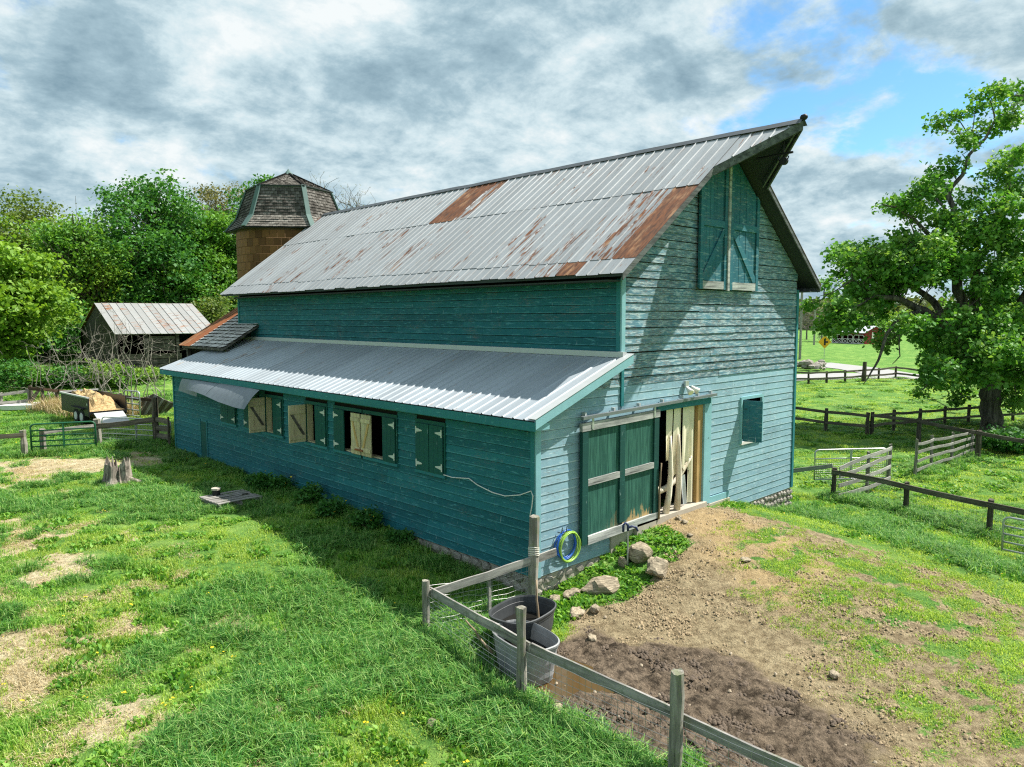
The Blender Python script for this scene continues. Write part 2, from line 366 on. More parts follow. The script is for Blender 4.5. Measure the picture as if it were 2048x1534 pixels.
def shingle(name, c1, c2, c3, cw, ch):
    """weathered wood shingles: fine joints on real stepped courses"""
    M = Mat(name, 0.95, 0.1); co = M.n('ShaderNodeUVMap').outputs[0]
    br = M.n('ShaderNodeTexBrick'); M.l(co, br.inputs['Vector']); br.offset = 0.5
    for k, v in (('Scale', 1.0), ('Mortar Size', 0.006), ('Brick Width', cw), ('Row Height', ch), ('Bias', 0.0)): br.inputs[k].default_value = v
    br.inputs['Color1'].default_value = (*c1, 1); br.inputs['Color2'].default_value = (*c2, 1); br.inputs['Mortar'].default_value = (0.008, 0.008, 0.007, 1)
    c = M.mix(M.math('MULTIPLY', M.ramp(M.noise((1.6, 1.6, 1.6), 6, 0.7), 0.50, 0.70), 0.8), br.outputs[0], c3)
    c = M.tint(c, M.noise((10, 10, 10), 4, 0.6), 0.3); return M.col(c)
M_shin_dark = shingle('silo_shingle_dark', (0.055, 0.05, 0.043), (0.16, 0.15, 0.135), (0.025, 0.023, 0.02), 0.16, 0.13)
M_shin_grey = shingle('silo_shingle_grey', (0.14, 0.128, 0.11), (0.27, 0.25, 0.22), (0.09, 0.08, 0.07), 0.16, 0.13)
M_shin_shed = shingle('shed_shingle', (0.40, 0.38, 0.35), (0.66, 0.64, 0.60), (0.28, 0.26, 0.24), 0.2, 0.16)
M_verdi = flat('verdigris_trim', (0.075, 0.135, 0.12), 0.7, var=0.25)
def tile_mat():
    M = Mat('glazed_silo_tile', 0.6, 0.2); c = M.mix(M.rand(), (0.095, 0.040, 0.012), (0.20, 0.092, 0.030))
    c = M.tint(c, M.noise((3, 3, 3), 5, 0.6), 0.3); return M.col(c)
M_tile = tile_mat(); M_mortar = flat('silo_mortar', (0.19, 0.115, 0.055), 0.9)
def rock_mat(name, a, b, c3):
    M = Mat(name, 0.92, 0.2); co = M.local(); st = M.noise((2, 2, 9), 7, 0.7, co=co); c = M.mix(M.ramp(st, 0.34, 0.66), a, b)
    c = M.mix(M.math('MULTIPLY', M.ramp(M.noise((5, 5, 5), 6, 0.7, co=co), 0.55, 0.7), 0.6), c, c3); c = M.tint(c, M.rand(), 0.12); M.bump(st, 0.6, 0.03); return M.col(c)
M_rock = rock_mat('field_rock', (0.16, 0.13, 0.09), (0.43, 0.36, 0.255), (0.09, 0.08, 0.06))
M_stone = rock_mat('foundation_stone', (0.17, 0.155, 0.13), (0.42, 0.39, 0.335), (0.10, 0.095, 0.08))
M_tank = flat('black_stock_tank', (0.055, 0.06, 0.062), 0.55, var=0.5, sc=5)
M_tank2 = flat('grey_worn_stock_tank', (0.27, 0.275, 0.275), 0.65, var=0.5, sc=6)
def water_mat(name, c):
    M = Mat(name, 0.06, 0.5); M.bump(M.noise((4, 4, 4), 3, 0.5), 0.05, 0.01); return M.col(c)
M_tankwater = water_mat('tank_water', (0.012, 0.011, 0.009)); M_puddle = water_mat('muddy_water', (0.085, 0.052, 0.020))
def hay_mat():
    M = Mat('hay', 0.95, 0.1); z = M.noise((9, 9, 9), 8, 0.75); c = M.mix(M.ramp(z, 0.3, 0.7), (0.22, 0.14, 0.055), (0.62, 0.46, 0.24)); M.bump(z, 1.0, 0.06); return M.col(c)
M_haypile = hay_mat()

def leaf_mat(name, cols, trans=0.35, patch=0.0, sc=0.5):
    """leaf faces: each face has its own tone (face attribute rnd)"""
    M = Mat(name, 0.55, 0.25); at_ = M.n('ShaderNodeAttribute', attribute_name='rnd').outputs['Fac']
    r = M.n('ShaderNodeValToRGB'); e = r.color_ramp.elements
    while len(e) < len(cols): e.new(0.5)
    for i, c in enumerate(cols): e[i].position = i/(len(cols)-1); e[i].color = (*c, 1)
    M.l(at_, r.inputs[0]); c = r.outputs[0]
    c = M.tint(c, M.noise((sc,)*3, 3, 0.5), 0.30)
    M.put(M.b.inputs['Base Color'], c)
    tr = M.n('ShaderNodeBsdfTranslucent'); M.l(M.mix(1.0, c, (1.25, 1.2, 0.55), 'MULTIPLY'), tr.inputs[0])
    mx = M.n('ShaderNodeMixShader'); mx.inputs[0].default_value = trans; M.l(M.b.outputs[0], mx.inputs[1]); M.l(tr.outputs[0], mx.inputs[2])
    M.l(mx.outputs[0], M.t.nodes['Material Output'].inputs[0]); return M.m
L_maple = leaf_mat('maple_leaf', [(0.055, 0.175, 0.034), (0.095, 0.26, 0.044), (0.165, 0.35, 0.062), (0.32, 0.47, 0.13)])
L_dark = leaf_mat('dark_green_leaf', [(0.036, 0.13, 0.030), (0.066, 0.21, 0.040), (0.12, 0.29, 0.055)])
L_mid = leaf_mat('mid_green_leaf', [(0.075, 0.20, 0.030), (0.13, 0.30, 0.044), (0.21, 0.38, 0.065)])
L_lime = leaf_mat('spring_green_leaf', [(0.12, 0.25, 0.025), (0.19, 0.345, 0.04), (0.29, 0.43, 0.065)])
L_olive = leaf_mat('olive_leaf', [(0.085, 0.145, 0.030), (0.145, 0.215, 0.045), (0.215, 0.275, 0.075)])
L_pale = leaf_mat('pale_bud_leaf', [(0.14, 0.15, 0.065), (0.20, 0.20, 0.09), (0.27, 0.255, 0.13)])
L_weed = leaf_mat('weed_leaf', [(0.07, 0.21, 0.028), (0.13, 0.32, 0.042), (0.25, 0.43, 0.07)])
L_shrub = leaf_mat('dark_shrub_leaf', [(0.024, 0.10, 0.020), (0.045, 0.16, 0.028), (0.10, 0.26, 0.045)])
L_yellow = leaf_mat('yellow_flower', [(0.70, 0.50, 0.02), (0.80, 0.60, 0.03)], 0.1)
L_grass = leaf_mat('grass_blade', [(0.075, 0.215, 0.034), (0.155, 0.36, 0.048), (0.28, 0.50, 0.075), (0.54, 0.66, 0.22)], 0.45, sc=0.35)
L_grassy = leaf_mat('yellow_green_grass', [(0.20, 0.36, 0.05), (0.34, 0.49, 0.08), (0.54, 0.62, 0.19)], 0.45, sc=0.35)
L_grasslong = leaf_mat('tall_dark_grass', [(0.034, 0.14, 0.028), (0.075, 0.24, 0.042), (0.155, 0.36, 0.065), (0.42, 0.56, 0.20)], 0.40, sc=0.5)
L_straw = leaf_mat('dry_straw', [(0.34, 0.25, 0.12), (0.50, 0.40, 0.22), (0.62, 0.52, 0.33)], 0.2)
L_distant = leaf_mat('far_woods_leaf', [(0.075, 0.11, 0.03), (0.11, 0.15, 0.04), (0.15, 0.17, 0.065)], 0.3, sc=0.08)
L_woods = leaf_mat('woods_leaf', [(0.030, 0.10, 0.022), (0.058, 0.155, 0.030), (0.10, 0.21, 0.045)], 0.35, sc=0.12)
# ------------------------------------------------------------------ ground masks (world space polygons on the ground)
def wpoly(pxs): return np.array([at(a, b)[:2] for a, b in pxs])
def sdist(x, y, poly):
    """signed distance, negative inside"""
    x = np.asarray(x, float); y = np.asarray(y, float); d = np.full(x.shape, 1e9); ins = np.zeros(x.shape, bool); n = len(poly)
    for i in range(n):
        ax, ay = poly[i]; bx, by = poly[(i+1) % n]; ex, ey = bx-ax, by-ay
        t = np.clip(((x-ax)*ex+(y-ay)*ey)/(ex*ex+ey*ey+1e-12), 0, 1); d = np.minimum(d, np.hypot(x-ax-t*ex, y-ay-t*ey))
        c = ((ay > y) != (by > y)); xi = ax+(y-ay)/(by-ay+1e-12)*ex; ins ^= c & (x < xi)
    return np.where(ins, -d, d)
P_yard = wpoly([(1315,1052),(1400,1018),(1445,1012),(1540,1040),(1700,1088),(1850,1132),(2070,1215),(2250,1330),(2250,1560),(1900,1680),(1600,1660),(1420,1570),(1290,1520),(1180,1450),(1080,1395),(1030,1345),(1000,1300),(1010,1255),(1100,1290),(1180,1230),(1255,1185),(1345,1135),(1375,1090)])
P_mud = wpoly([(1050,1330),(1110,1275),(1300,1270),(1440,1300),(1560,1380),(1700,1470),(1850,1560),(1950,1680),(1500,1660),(1330,1560),(1180,1460)])
P_sand = wpoly([(1330,1052),(1440,1015),(1560,1065),(1680,1140),(1560,1200),(1420,1120)])
P_sparse = wpoly([(1500,1030),(1640,1075),(1800,1110),(2060,1200),(2200,1400),(2200,1680),(1950,1640),(1780,1440),(1600,1260),(1480,1160),(1440,1060)])
P_straw = [wpoly(q) for q in ([(0,925),(180,915),(330,900),(320,925),(230,935),(120,960),(0,985)], [(0,1040),(70,1050),(90,1100),(0,1130)], [(0,1230),(90,1235),(140,1270),(80,1310),(0,1320)], [(245,1225),(290,1235),(270,1270),(240,1260)], [(0,1360),(60,1350),(50,1390),(0,1400)], [(150,1440),(260,1430),(300,1500),(180,1500)], [(60,1130),(190,1110),(200,1150),(70,1170)])]
P_weed = wpoly([(1085,1260),(1180,1205),(1260,1190),(1350,1130),(1385,1100),(1330,1050),(1300,1055),(1150,1140),(1075,1195)])
def masks(x, y):
    n1 = (fbm(x/1.3, y/1.3, 21, 4)-0.5); n2 = fbm(x/0.55, y/0.55, 31, 3)-0.5; n3 = fbm(x/3.0, y/3.0, 41, 3)
    dirt = ss(0.5-(sdist(x, y, P_yard)+n1*1.0)/0.5)
    sp = ss(0.5-(sdist(x, y, P_sparse)+n1*1.5)/2.2)
    n5 = fbm(x/0.22, y/0.22, 35, 2)-0.5; dirt = dirt*(1-sp*ss((n2*1.2+n1*0.5+n5*0.8+0.24)/0.5)*0.85)
    mud = ss(0.5-(sdist(x, y, P_mud)+n1*1.6)/0.9)*ss(0.5-sdist(x, y, P_yard)/0.3)
    sand = ss(0.5-(sdist(x, y, P_sand)+n1*1.4)/1.2)*dirt
    straw = np.zeros(x.shape)
    for q in P_straw: straw = np.maximum(straw, ss(0.45-(sdist(x, y, q)+n1*1.7)/1.0))
    left = ss((2-x)/3)*ss((24-y)/4)
    straw = np.maximum(straw, ss((fbm(x/0.8, y/0.8, 55, 4)+0.22*n3-0.745)/0.10)*left*0.75*ss((-3.2-x)/1.5))
    return dirt, mud, sand, np.clip(straw, 0, 1)*(1-dirt)

def axis(lo, fine0, fine1, hi, step, grow):
    a = list(np.arange(fine0, fine1+1e-6, step)); s = step; v = fine1
    while v < hi: s *= grow; v += s; a.append(v)
    s = step; v = fine0; b = []
    while v > lo: s *= grow; v -= s; b.append(v)
    return np.array(b[::-1]+a)
gx = axis(-3200, -11, 13.0, 3800, 0.06, 1.055); gy = axis(-3000, -11, 5, 4200, 0.06, 1.05)
GX, GY = np.meshgrid(gx, gy, indexing='ij'); GZ = H(GX, GY)
m_dirt, m_mud, m_sand, m_straw = masks(GX, GY)
near = ss((26-np.hypot(GX-0, GY+2))/8)
clod = (fbm(GX/0.34, GY/0.34, 61, 3)-0.5)*0.11*m_dirt + (fbm(GX/0.17, GY/0.17, 71, 2)-0.5)*0.16*m_mud + np.maximum(fbm(GX/0.5, GY/0.5, 81, 3)-0.52, 0)*0.35*m_mud
P_pud = wpoly([(1062,1335),(1110,1310),(1180,1335),(1230,1375),(1200,1392),(1150,1385),(1110,1400),(1075,1375)])
pud = ss(0.5-(sdist(GX, GY, P_pud))/0.5)
GZ = GZ + clod*near*(1-pud) - 0.035*pud + (fbm(GX/0.9, GY/0.9, 91, 3)-0.5)*0.10*(1-m_dirt)*near
nx, ny = GX.shape
idx = np.arange(nx*ny).reshape(nx, ny)
quads = np.stack([idx[:-1, :-1], idx[1:, :-1], idx[1:, 1:], idx[:-1, 1:]], -1).reshape(-1, 4)
def ground_mat():
    M = Mat('ground', 0.95, 0.15)
    A = lambda k: M.n('ShaderNodeAttribute', attribute_name=k).outputs['Fac']
    n1 = M.noise((0.9,)*3, 6, 0.65); n2 = M.noise((6,)*3, 6, 0.7, off=(3, 3, 3)); n3 = M.noise((0.06,)*3, 4, 0.6, off=(1, 5, 1)); n4 = M.noise((22,)*3, 5, 0.7)
    g = M.mix(M.ramp(n2, 0.3, 0.7), (0.055, 0.15, 0.028), (0.14, 0.29, 0.050)); g = M.mix(M.ramp(n1, 0.42, 0.70), g, (0.22, 0.35, 0.075)); g = M.tint(g, n3, 0.18)
    d = M.mix(M.ramp(n2, 0.30, 0.70), (0.175, 0.13, 0.072), (0.42, 0.34, 0.205)); d = M.mix(M.math('MULTIPLY', M.ramp(n4, 0.55, 0.72), 0.6), d, (0.06, 0.045, 0.03)); d = M.tint(d, n1, 0.22)
    d = M.mix(M.math('MULTIPLY', A('sand'), 0.75), d, M.tint((0.46, 0.33, 0.165), n2, 0.35))
    mu = M.mix(M.ramp(n2, 0.32, 0.66), (0.045, 0.033, 0.022), (0.23, 0.175, 0.122)); mu = M.tint(mu, n4, 0.35)
    mud_f = M.ramp(M.math('ADD', A('mud'), M.math('MULTIPLY', M.math('SUBTRACT', n2, 0.5), 1.0)), 0.3, 0.7); d = M.mix(mud_f, d, mu)
    s = M.mix(M.ramp(n2, 0.3, 0.7), (0.34, 0.27, 0.14), (0.64, 0.55, 0.36))
    rag = M.math('ADD', M.math('MULTIPLY', M.math('SUBTRACT', n2, 0.5), 1.1), M.math('MULTIPLY', M.math('SUBTRACT', n4, 0.5), 0.9))
    c = M.mix(M.ramp(M.math('ADD', A('straw'), rag), 0.38, 0.62), g, s); c = M.mix(M.ramp(M.math('ADD', A('dirt'), rag), 0.36, 0.60), c, d)
    M.put(M.b.inputs['Roughness'], M.math('SUBTRACT', 0.97, M.math('MULTIPLY', A('mud'), M.ramp(n1, 0.45, 0.7, 0.0, 0.35))))
    M.bump(M.math('ADD', n2, M.math('MULTIPLY', n4, 1.4)), 1.0, 0.06); return M.col(c)
M_ground = ground_mat()
gm = np_mesh('ground', np.stack([GX, GY, GZ], -1).reshape(-1, 3), quads, M_ground, smooth=True)
for k, a in (('dirt', m_dirt), ('mud', m_mud), ('sand', m_sand), ('straw', m_straw)):
    t = gm.attributes.new(k, 'FLOAT', 'POINT'); t.data.foreach_set('value', a.ravel().astype(np.float32))
mesh_obj('ground', gm, kind='structure')
# puddle sheet lying in its hollow
pc = P_pud.mean(0); pb = MB(); pz = Hs(*pc)-0.012
pb.add([(*(pc+(p-pc)*1.12), pz) for p in P_pud], [tuple(range(len(P_pud)))])
pb.build('puddle', M_puddle, kind='structure')
# road beyond the paddock
def road(name, centre, w, dz):
    b = MB(); n = len(centre)
    for i, c in enumerate(centre):
        t = np.array(centre[min(i+1, n-1)])-np.array(centre[max(i-1, 0)]); t = t/np.linalg.norm(t); q = np.array([-t[1], t[0]])
        for s in (-1, 1):
            p = np.array(c)+q*s*w/2; b.v.append((p[0], p[1], Hs(*p)+dz))
    b.f = [(2*i, 2*i+1, 2*i+3, 2*i+2) for i in range(n-1)]; b.mi = [0]*len(b.f)
    return b.build(name, M_asph, kind='structure')
def resample(pts, step):
    out = []
    for a, b in zip(pts[:-1], pts[1:]):
        k = max(1, int(np.linalg.norm(np.array(b)-np.array(a))/step)); out += [np.array(a)+(np.array(b)-np.array(a))*i/k for i in range(k)]
    return out+[np.array(pts[-1])]
r0, r1, r2 = at(1560, 757)[:2], at(1700, 752)[:2], at(1845, 754)[:2]
dirr = (r2-r1)/np.linalg.norm(r2-r1)
road('road', resample([r0-dirr*60, r0, r1, r2, r2+dirr*70], 4), 6.0, 0.05)
b0, b1, b2 = at(1640, 729)[:2], at(1720, 738)[:2], at(1790, 750)[:2]
road('driveway', resample([b0-(b1-b0)*0.2, b0, b1, b2], 3), 5.0, 0.045)

# ------------------------------------------------------------------ barn
L_, A_, WT, XM, XE, ZE, ZR = 19.04, 2.631, 11.034, 6.832, 2.071, 5.976, 9.551
SL = (ZR-ZE)/(XM-XE); XER = 2*XM-XE
barn = empty('barn', (5.5, 9.5, 0.0), 'large weathered teal clapboard barn with ribbed metal roof and side lean-to', 'barn')
def bbox(name, mat, parent, *c, **k): return MB().box(*c).build(name, mat, parent, **k)
STEP = 0.18
def cuts(a, b, holes):
    seg = [(a, b)]
    for h0, h1 in holes:
        new = []
        for s0, s1 in seg:
            if h1 <= s0 or h0 >= s1: new.append((s0, s1)); continue
            if h0 > s0: new.append((s0, h0))
            if h1 < s1: new.append((h1, s1))
        seg = new
    return [s for s in seg if s[1]-s[0] > 0.03]
def pieces(a, b, lo, hi):
    out = []; c = a
    while b-c > hi*1.15:
        n = c+random.uniform(lo, hi); out.append((c, n)); c = n
    out.append((c, b)); return out
# --- gable wall
gw = MB(); T0, T1 = 0.004, 0.12
for x0, x1, z0, z1 in ((0.02, A_, -0.02, 3.02), (A_, 3.9, -0.02, 5.85), (3.9, 6.27, 3.1, 5.85), (3.9, 6.27, -0.02, 0.28), (6.27, 7.88, -0.02, 5.85), (7.88, 8.95, -0.02, 1.74), (7.88, 8.95, 2.88, 5.85), (8.95, WT-0.02, -0.02, 5.85)):
    gw.box(x0, T0, z0, x1, T1, z1)
gw.prism([(0.02, T0, 3.021), (A_, T0, 3.021), (A_, T0, 4.05)], (0, T1-T0, 0))
gw.prism([(A_, T0, 5.851), (WT-0.02, T0, 5.851), (WT-0.02, T0, 6.2), (XM, T0, ZR-0.14), (A_, T0, 6.2)], (0, T1-T0, 0))
gable = gw.build('gable_wall', M_dark, barn)
def gx_lo(z):
    if z < 3.05: return 0.10
    if z < 4.14: return min(A_+0.1, max(0.10, (z-2.98)/0.3695-0.32))
    return A_+0.09 if z < 6.25 else XE+(z-ZE+0.13)/SL
def gx_hi(z): return WT-0.09 if z < 6.25 else XER-(z-ZE+0.13)/SL
nb = 0
for k in range(0, 53):
    z0, z1 = k*STEP, (k+1)*STEP-(0.013 if k > 19 else 0.007); zm = (z0+z1)/2
    if gx_hi(z1)-gx_lo(z1) < 0.3: break
    holes = []
    if 0.05 < zm < 3.12: holes.append((3.9, 6.27))
    if zm < 0.36: holes.append((2.75, 7.25))
    if 1.72 < zm < 2.88: holes.append((7.88, 8.95))
    if 3.15 < zm < 4.0: holes.append((A_-0.03, A_+0.08))
    a = min(gx_lo(z0), gx_lo(z1)); b = max(gx_hi(z0), gx_hi(z1))
    for s0, s1 in cuts(a, b, holes):
        for p0, p1 in pieces(s0, s1, 2.6, 5.2):
            lo0, lo1, hi0, hi1 = max(p0, gx_lo(z0)), max(p0, gx_lo(z1)), min(p1, gx_hi(z0)), min(p1, gx_hi(z1))
            if hi1-lo1 < 0.05: continue
            old = z0 > 3.5
            w = random.uniform(-0.006, 0.006)*(1.6 if old else 0.6); w2 = random.uniform(-0.006, 0.006)*(1.6 if old else 0.6)
            yb, yt = -0.0155-random.random()*(0.016 if old else 0.003), -0.006
            g = 0.0015
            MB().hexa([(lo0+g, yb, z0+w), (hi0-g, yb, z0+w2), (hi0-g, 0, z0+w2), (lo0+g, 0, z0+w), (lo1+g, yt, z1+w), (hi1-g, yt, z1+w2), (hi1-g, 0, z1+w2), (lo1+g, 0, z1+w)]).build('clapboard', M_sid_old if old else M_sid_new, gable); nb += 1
# --- lean-to long wall with its window openings (y0, y1)
WINS = [(13.50, 14.62), (11.88, 12.82), (10.28, 11.40), (7.78, 8.90), (6.04, 7.35), (4.57, 5.98), (2.77, 3.75)]
WZ0, WZ1 = 1.62, 2.70
lw = MB(); ycur = 0.02
for y0, y1 in sorted(WINS)+[(15.97, 16.52)]:
    zl, zh = (WZ0, WZ1) if y1 < 15 else (0.10, 1.46)
    lw.box(T0, ycur, -0.02, T1, y0, 3.0); lw.box(T0, y0, -0.02, T1, y1, zl); lw.box(T0, y0, zh, T1, y1, 3.0); ycur = y1
lw.box(T0, ycur, -0.02, T1, L_-0.02, 3.0)
side = lw.build('long_wall', M_dark, barn)
for k in range(0, 17):
    z0, z1 = k*STEP, (k+1)*STEP-0.011; zm = (z0+z1)/2; holes = []
    if WZ0-0.05 < zm < WZ1+0.1: holes += [(a-0.03, b+0.03) for a, b in WINS]
    if zm < 1.5: holes.append((15.93, 16.56))
    for s0, s1 in cuts(0.10, L_-0.08, holes):
        for p0, p1 in pieces(s0, s1, 3.2, 5.5):
            w, w2 = random.uniform(-0.004, 0.004), random.uniform(-0.004, 0.004); xb, xt = -0.024-random.random()*0.005, -0.006; g = 0.0015
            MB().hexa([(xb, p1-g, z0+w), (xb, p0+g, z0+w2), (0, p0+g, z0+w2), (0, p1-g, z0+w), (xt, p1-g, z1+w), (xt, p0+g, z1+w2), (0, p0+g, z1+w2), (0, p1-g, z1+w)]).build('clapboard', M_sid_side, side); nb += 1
# --- main long wall above the lean-to roof
up = MB().box(A_+T0, 0.02, 0.0, A_+T1, L_-0.02, 5.95).build('upper_wall', M_dark, barn)
for k in range(24, 33):
    z0, z1 = k*STEP-0.04, (k+1)*STEP-0.052
    for p0, p1 in pieces(0.09, L_-0.09, 3.2, 5.6):
        w, w2 = random.uniform(-0.004, 0.004), random.uniform(-0.004, 0.004); xb, xt = A_-0.026-random.random()*0.006, A_-0.006; g = 0.0015
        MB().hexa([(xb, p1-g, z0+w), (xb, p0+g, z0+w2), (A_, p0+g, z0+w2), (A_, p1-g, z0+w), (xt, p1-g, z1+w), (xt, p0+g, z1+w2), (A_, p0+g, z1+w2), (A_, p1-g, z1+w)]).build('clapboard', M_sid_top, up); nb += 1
# --- far end and right side (turned away)
MB().prism([(0.02, L_-0.02, 0), (WT, L_-0.02, 0), (WT, L_-0.02, 6.2), (XM, L_-0.02, ZR-0.14), (A_, L_-0.02, 6.2), (A_, L_-0.02, 4.05), (0.02, L_-0.02, 3.0)], (0, -0.1, 0)).build('end_wall', M_sid_top, barn)
bbox('right_wall', M_sid_top, barn, WT-0.12, 0.13, -0.3, WT-0.01, L_-0.14, 5.95)
bbox('floor', M_floor, barn, 0.14, 0.14, 0.05, WT-0.14, L_-0.16, 0.29)
# --- corner boards
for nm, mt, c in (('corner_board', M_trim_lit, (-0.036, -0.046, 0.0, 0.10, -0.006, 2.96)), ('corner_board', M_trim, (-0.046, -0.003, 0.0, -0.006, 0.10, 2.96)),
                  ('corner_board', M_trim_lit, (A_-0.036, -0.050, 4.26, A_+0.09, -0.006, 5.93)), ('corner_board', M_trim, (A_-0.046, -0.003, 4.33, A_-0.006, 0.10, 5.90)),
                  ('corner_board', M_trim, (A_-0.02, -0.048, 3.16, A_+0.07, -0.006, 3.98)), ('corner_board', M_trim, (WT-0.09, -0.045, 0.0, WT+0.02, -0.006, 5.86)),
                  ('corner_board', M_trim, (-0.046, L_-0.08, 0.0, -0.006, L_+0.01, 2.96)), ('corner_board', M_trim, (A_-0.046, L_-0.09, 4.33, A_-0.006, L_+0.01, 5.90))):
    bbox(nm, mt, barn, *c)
# --- main roof
mroof = empty('x', (XM, 9.5, ZE), None, None); mroof.name = 'main_roof'; WM['main_roof'] = WM['x']
mroof.parent = barn; mroof.matrix_parent_inverse = WM['barn'].inverted()
th = math.atan(SL); CS, SN = math.cos(th), math.sin(th)
def rib_panel(width, length, ribs, h, w, seg=1):
    """sheet in local x (across), y (up the slope), z (out); trapezoid ribs"""
    prof = [(0, 0)]
    for r in ribs: prof += [(r-w, 0), (r-w*0.45, h), (r+w*0.45, h), (r+w, 0)]
    prof += [(width, 0)]; v = []; f = []; n = len(prof)
    for j in range(seg+1):
        for i, (x, z) in enumerate(prof): v.append((x, length*j/seg, z))
    for j in range(seg):
        for i in range(n-1): a = j*n+i; f.append((a, a+1, a+n+1, a+n))
    b = MB(); b.add(v, f); return b
def slope_frame(y, xs, zs, cs, sn, off, left=True):
    """local x -> world y (towards the front), local y -> up the slope, z -> outwards"""
    ex = Vector((0, -1, 0)); ey = Vector((cs, 0, sn)); ez = ex.cross(ey)
    o = Vector((xs, y, zs))+ez*off
    return Matrix(((ex[0], ey[0], ez[0], o[0]), (ex[1], ey[1], ez[1], o[1]), (ex[2], ey[2], ez[2], o[2]), (0, 0, 0, 1)))
PW = 19.9/32
tiers = [(XE, 2.56, 0.016), (2.50, 4.91, 0.026), (4.85, XM-0.01, 0.036)]
for ti, (xa, xb, off) in enumerate(tiers):
    base = rib_panel(PW+0.02, (xb-xa)/CS, (0.03, 0.03+PW/2), 0.024, 0.019); proto = None
    for i in range(32):
        y = -0.45+PW*(i+1); xs = xa + (random.uniform(-0.035, 0.02) if ti == 0 else random.uniform(-0.02, 0.03) if ti == 1 else 0)
        mw = slope_frame(y, xs, ZE+SL*(xs-XE), CS, SN, off+random.uniform(0, 0.006)+(i % 2)*0.002) @ Matrix.Rotation(random.uniform(-0.003, 0.003), 4, 'X')
        if proto is None: proto = base.build('roof_panel', M_roof, mroof, mw=mw); o = proto
        else: o = dup(proto, mw, mroof)
        r = random.choice((0.03, 0.05, 0.07, 0.10, 0.12, 0.15)) if ti == 1 else random.choice((0.0, 0.0, 0.02, 0.04, 0.07)) if ti == 2 else random.choice((0, 0, 0.02))
        if ti == 2 and i in (13, 14, 15): r = (0.3, 0.75, 0.65)[i-13]
        if ti == 1 and i in (13, 14): r = 0.2
        if ti == 1 and i == 0: r = 0.62
        if ti == 1 and i in (1, 2, 3): r = (0.18, 0.14, 0.12)[i-1]
        if ti == 0 and i in (2, 3): r = (0.62, 0.26)[i-2]
        if ti == 1 and i == 25: r = 0.18
        o.color = (r, 0, 0, 1)
HS, HT = 5.50, -1.93                       # hay hood: starts at x = HS on the rake, tip at y = HT
def zl(x): return ZE+SL*(x-XE)
def P_l(x, y, off): return (x-SN*off, y, zl(x)+CS*off)
def P_r(x, y, off): q = P_l(x, y, off); return (2*XM-q[0], q[1], q[2])
for PF, nm in ((P_l, 'hood_panel'), (P_r, 'hood_panel')):
    hb = MB(); hb.add([PF(HS-0.05, -0.44, 0.022), PF(XM, -0.44, 0.022), PF(XM, HT, 0.022)], [(0, 1, 2)])
    y = -0.75
    while y > HT+0.12:
        xs = HS+(y+0.44)/(HT+0.44)*(XM-HS)+0.02
        hb.hexa([PF(xs, y-0.025, 0.02), PF(xs, y+0.025, 0.02), PF(XM, y+0.025, 0.02), PF(XM, y-0.025, 0.02), PF(xs, y-0.012, 0.046), PF(xs, y+0.012, 0.046), PF(XM, y+0.012, 0.046), PF(XM, y-0.012, 0.046)]); y -= 0.31
    o = hb.build(nm, M_roof, mroof); o.color = (0.06, 0, 0, 1)
for s in (0, 1):
    PF = P_l if s == 0 else P_r
    poly = [PF(XE+0.03, -0.40, 0.0), PF(XE+0.03, 19.42, 0.0), PF(XM-0.001, 19.42, 0.0), PF(XM-0.001, HT+0.06, 0.0), PF(HS+0.02, -0.40, 0.0)]
    MB().prism(poly, (0, 0, -0.075)).build('roof_deck', M_soffit, mroof)
o = MB().prism([P_r(XE, -0.45, 0.012), P_r(XE, 19.45, 0.012), P_r(XM-0.01, 19.45, 0.012), P_r(XM-0.01, -0.45, 0.012)], (0, 0, 0.015)).build('right_slope', M_roof, mroof)
cap = MB(); n = 24
for i in range(n+1):
    y = HT-0.02+(19.47-HT)*i/n; dz = random.uniform(-0.010, 0.012)
    for x, z in ((-0.19, -0.082), (-0.02, 0.052), (0.02, 0.052), (0.19, -0.082)): cap.v.append((XM+x, y, ZR+z+dz+0.03))
cap.f = [(i*4+j, (i+1)*4+j, (i+1)*4+j+1, i*4+j+1) for i in range(n) for j in range(3)]; cap.mi = [0]*len(cap.f)
cap.build('ridge_cap', M_cap, mroof)
MB().tube([(XM, HT-0.10, ZR+0.09), (XM, HT-0.05, ZR+0.10), (XM, HT+0.02, ZR+0.09), (XM, HT+0.06, ZR+0.08)], [0.03, 0.075, 0.075, 0.04], 8).build('ridge_knob', M_iron, mroof, smooth=True)
def strip(name, mat, parent, pts, drop, thick, yd=0.0):
    """board that follows pts, hanging down by drop, thick in y"""
    b = MB()
    for a, c in zip(pts[:-1], pts[1:]):
        a, c = np.array(a), np.array(c); d = c-a; q = np.cross(d, (0, 0, 1.0)); q = q/np.linalg.norm(q)*thick
        dn = np.array([0, 0, -drop]); b.hexa([a+dn, c+dn, c+dn+q, a+dn+q, a, c, c+q, a+q])
    return b.build(name, mat, parent)
for PF in (P_l, P_r):
    strip('rake_board', M_rake, mroof, [PF(XE, -0.44, 0.015), PF(HS, -0.44, 0.015)], 0.15, 0.035)
    strip('rake_board', M_rake, mroof, [PF(HS, -0.45, 0.02), PF(XM, HT, 0.02)], 0.20, 0.04)
    strip('rake_board', M_rake, mroof, [PF(HS+0.1, -0.40, -0.07), PF(XM, HT+0.12, -0.07)], 0.17, 0.04)
bbox('soffit', M_soffit, barn, WT, -0.36, 5.80, XER-0.02, L_, 5.83)
bbox('eave_fascia', M_rake, barn, XER-0.02, -0.42, 5.80, XER+0.01, L_+0.2, 5.96)
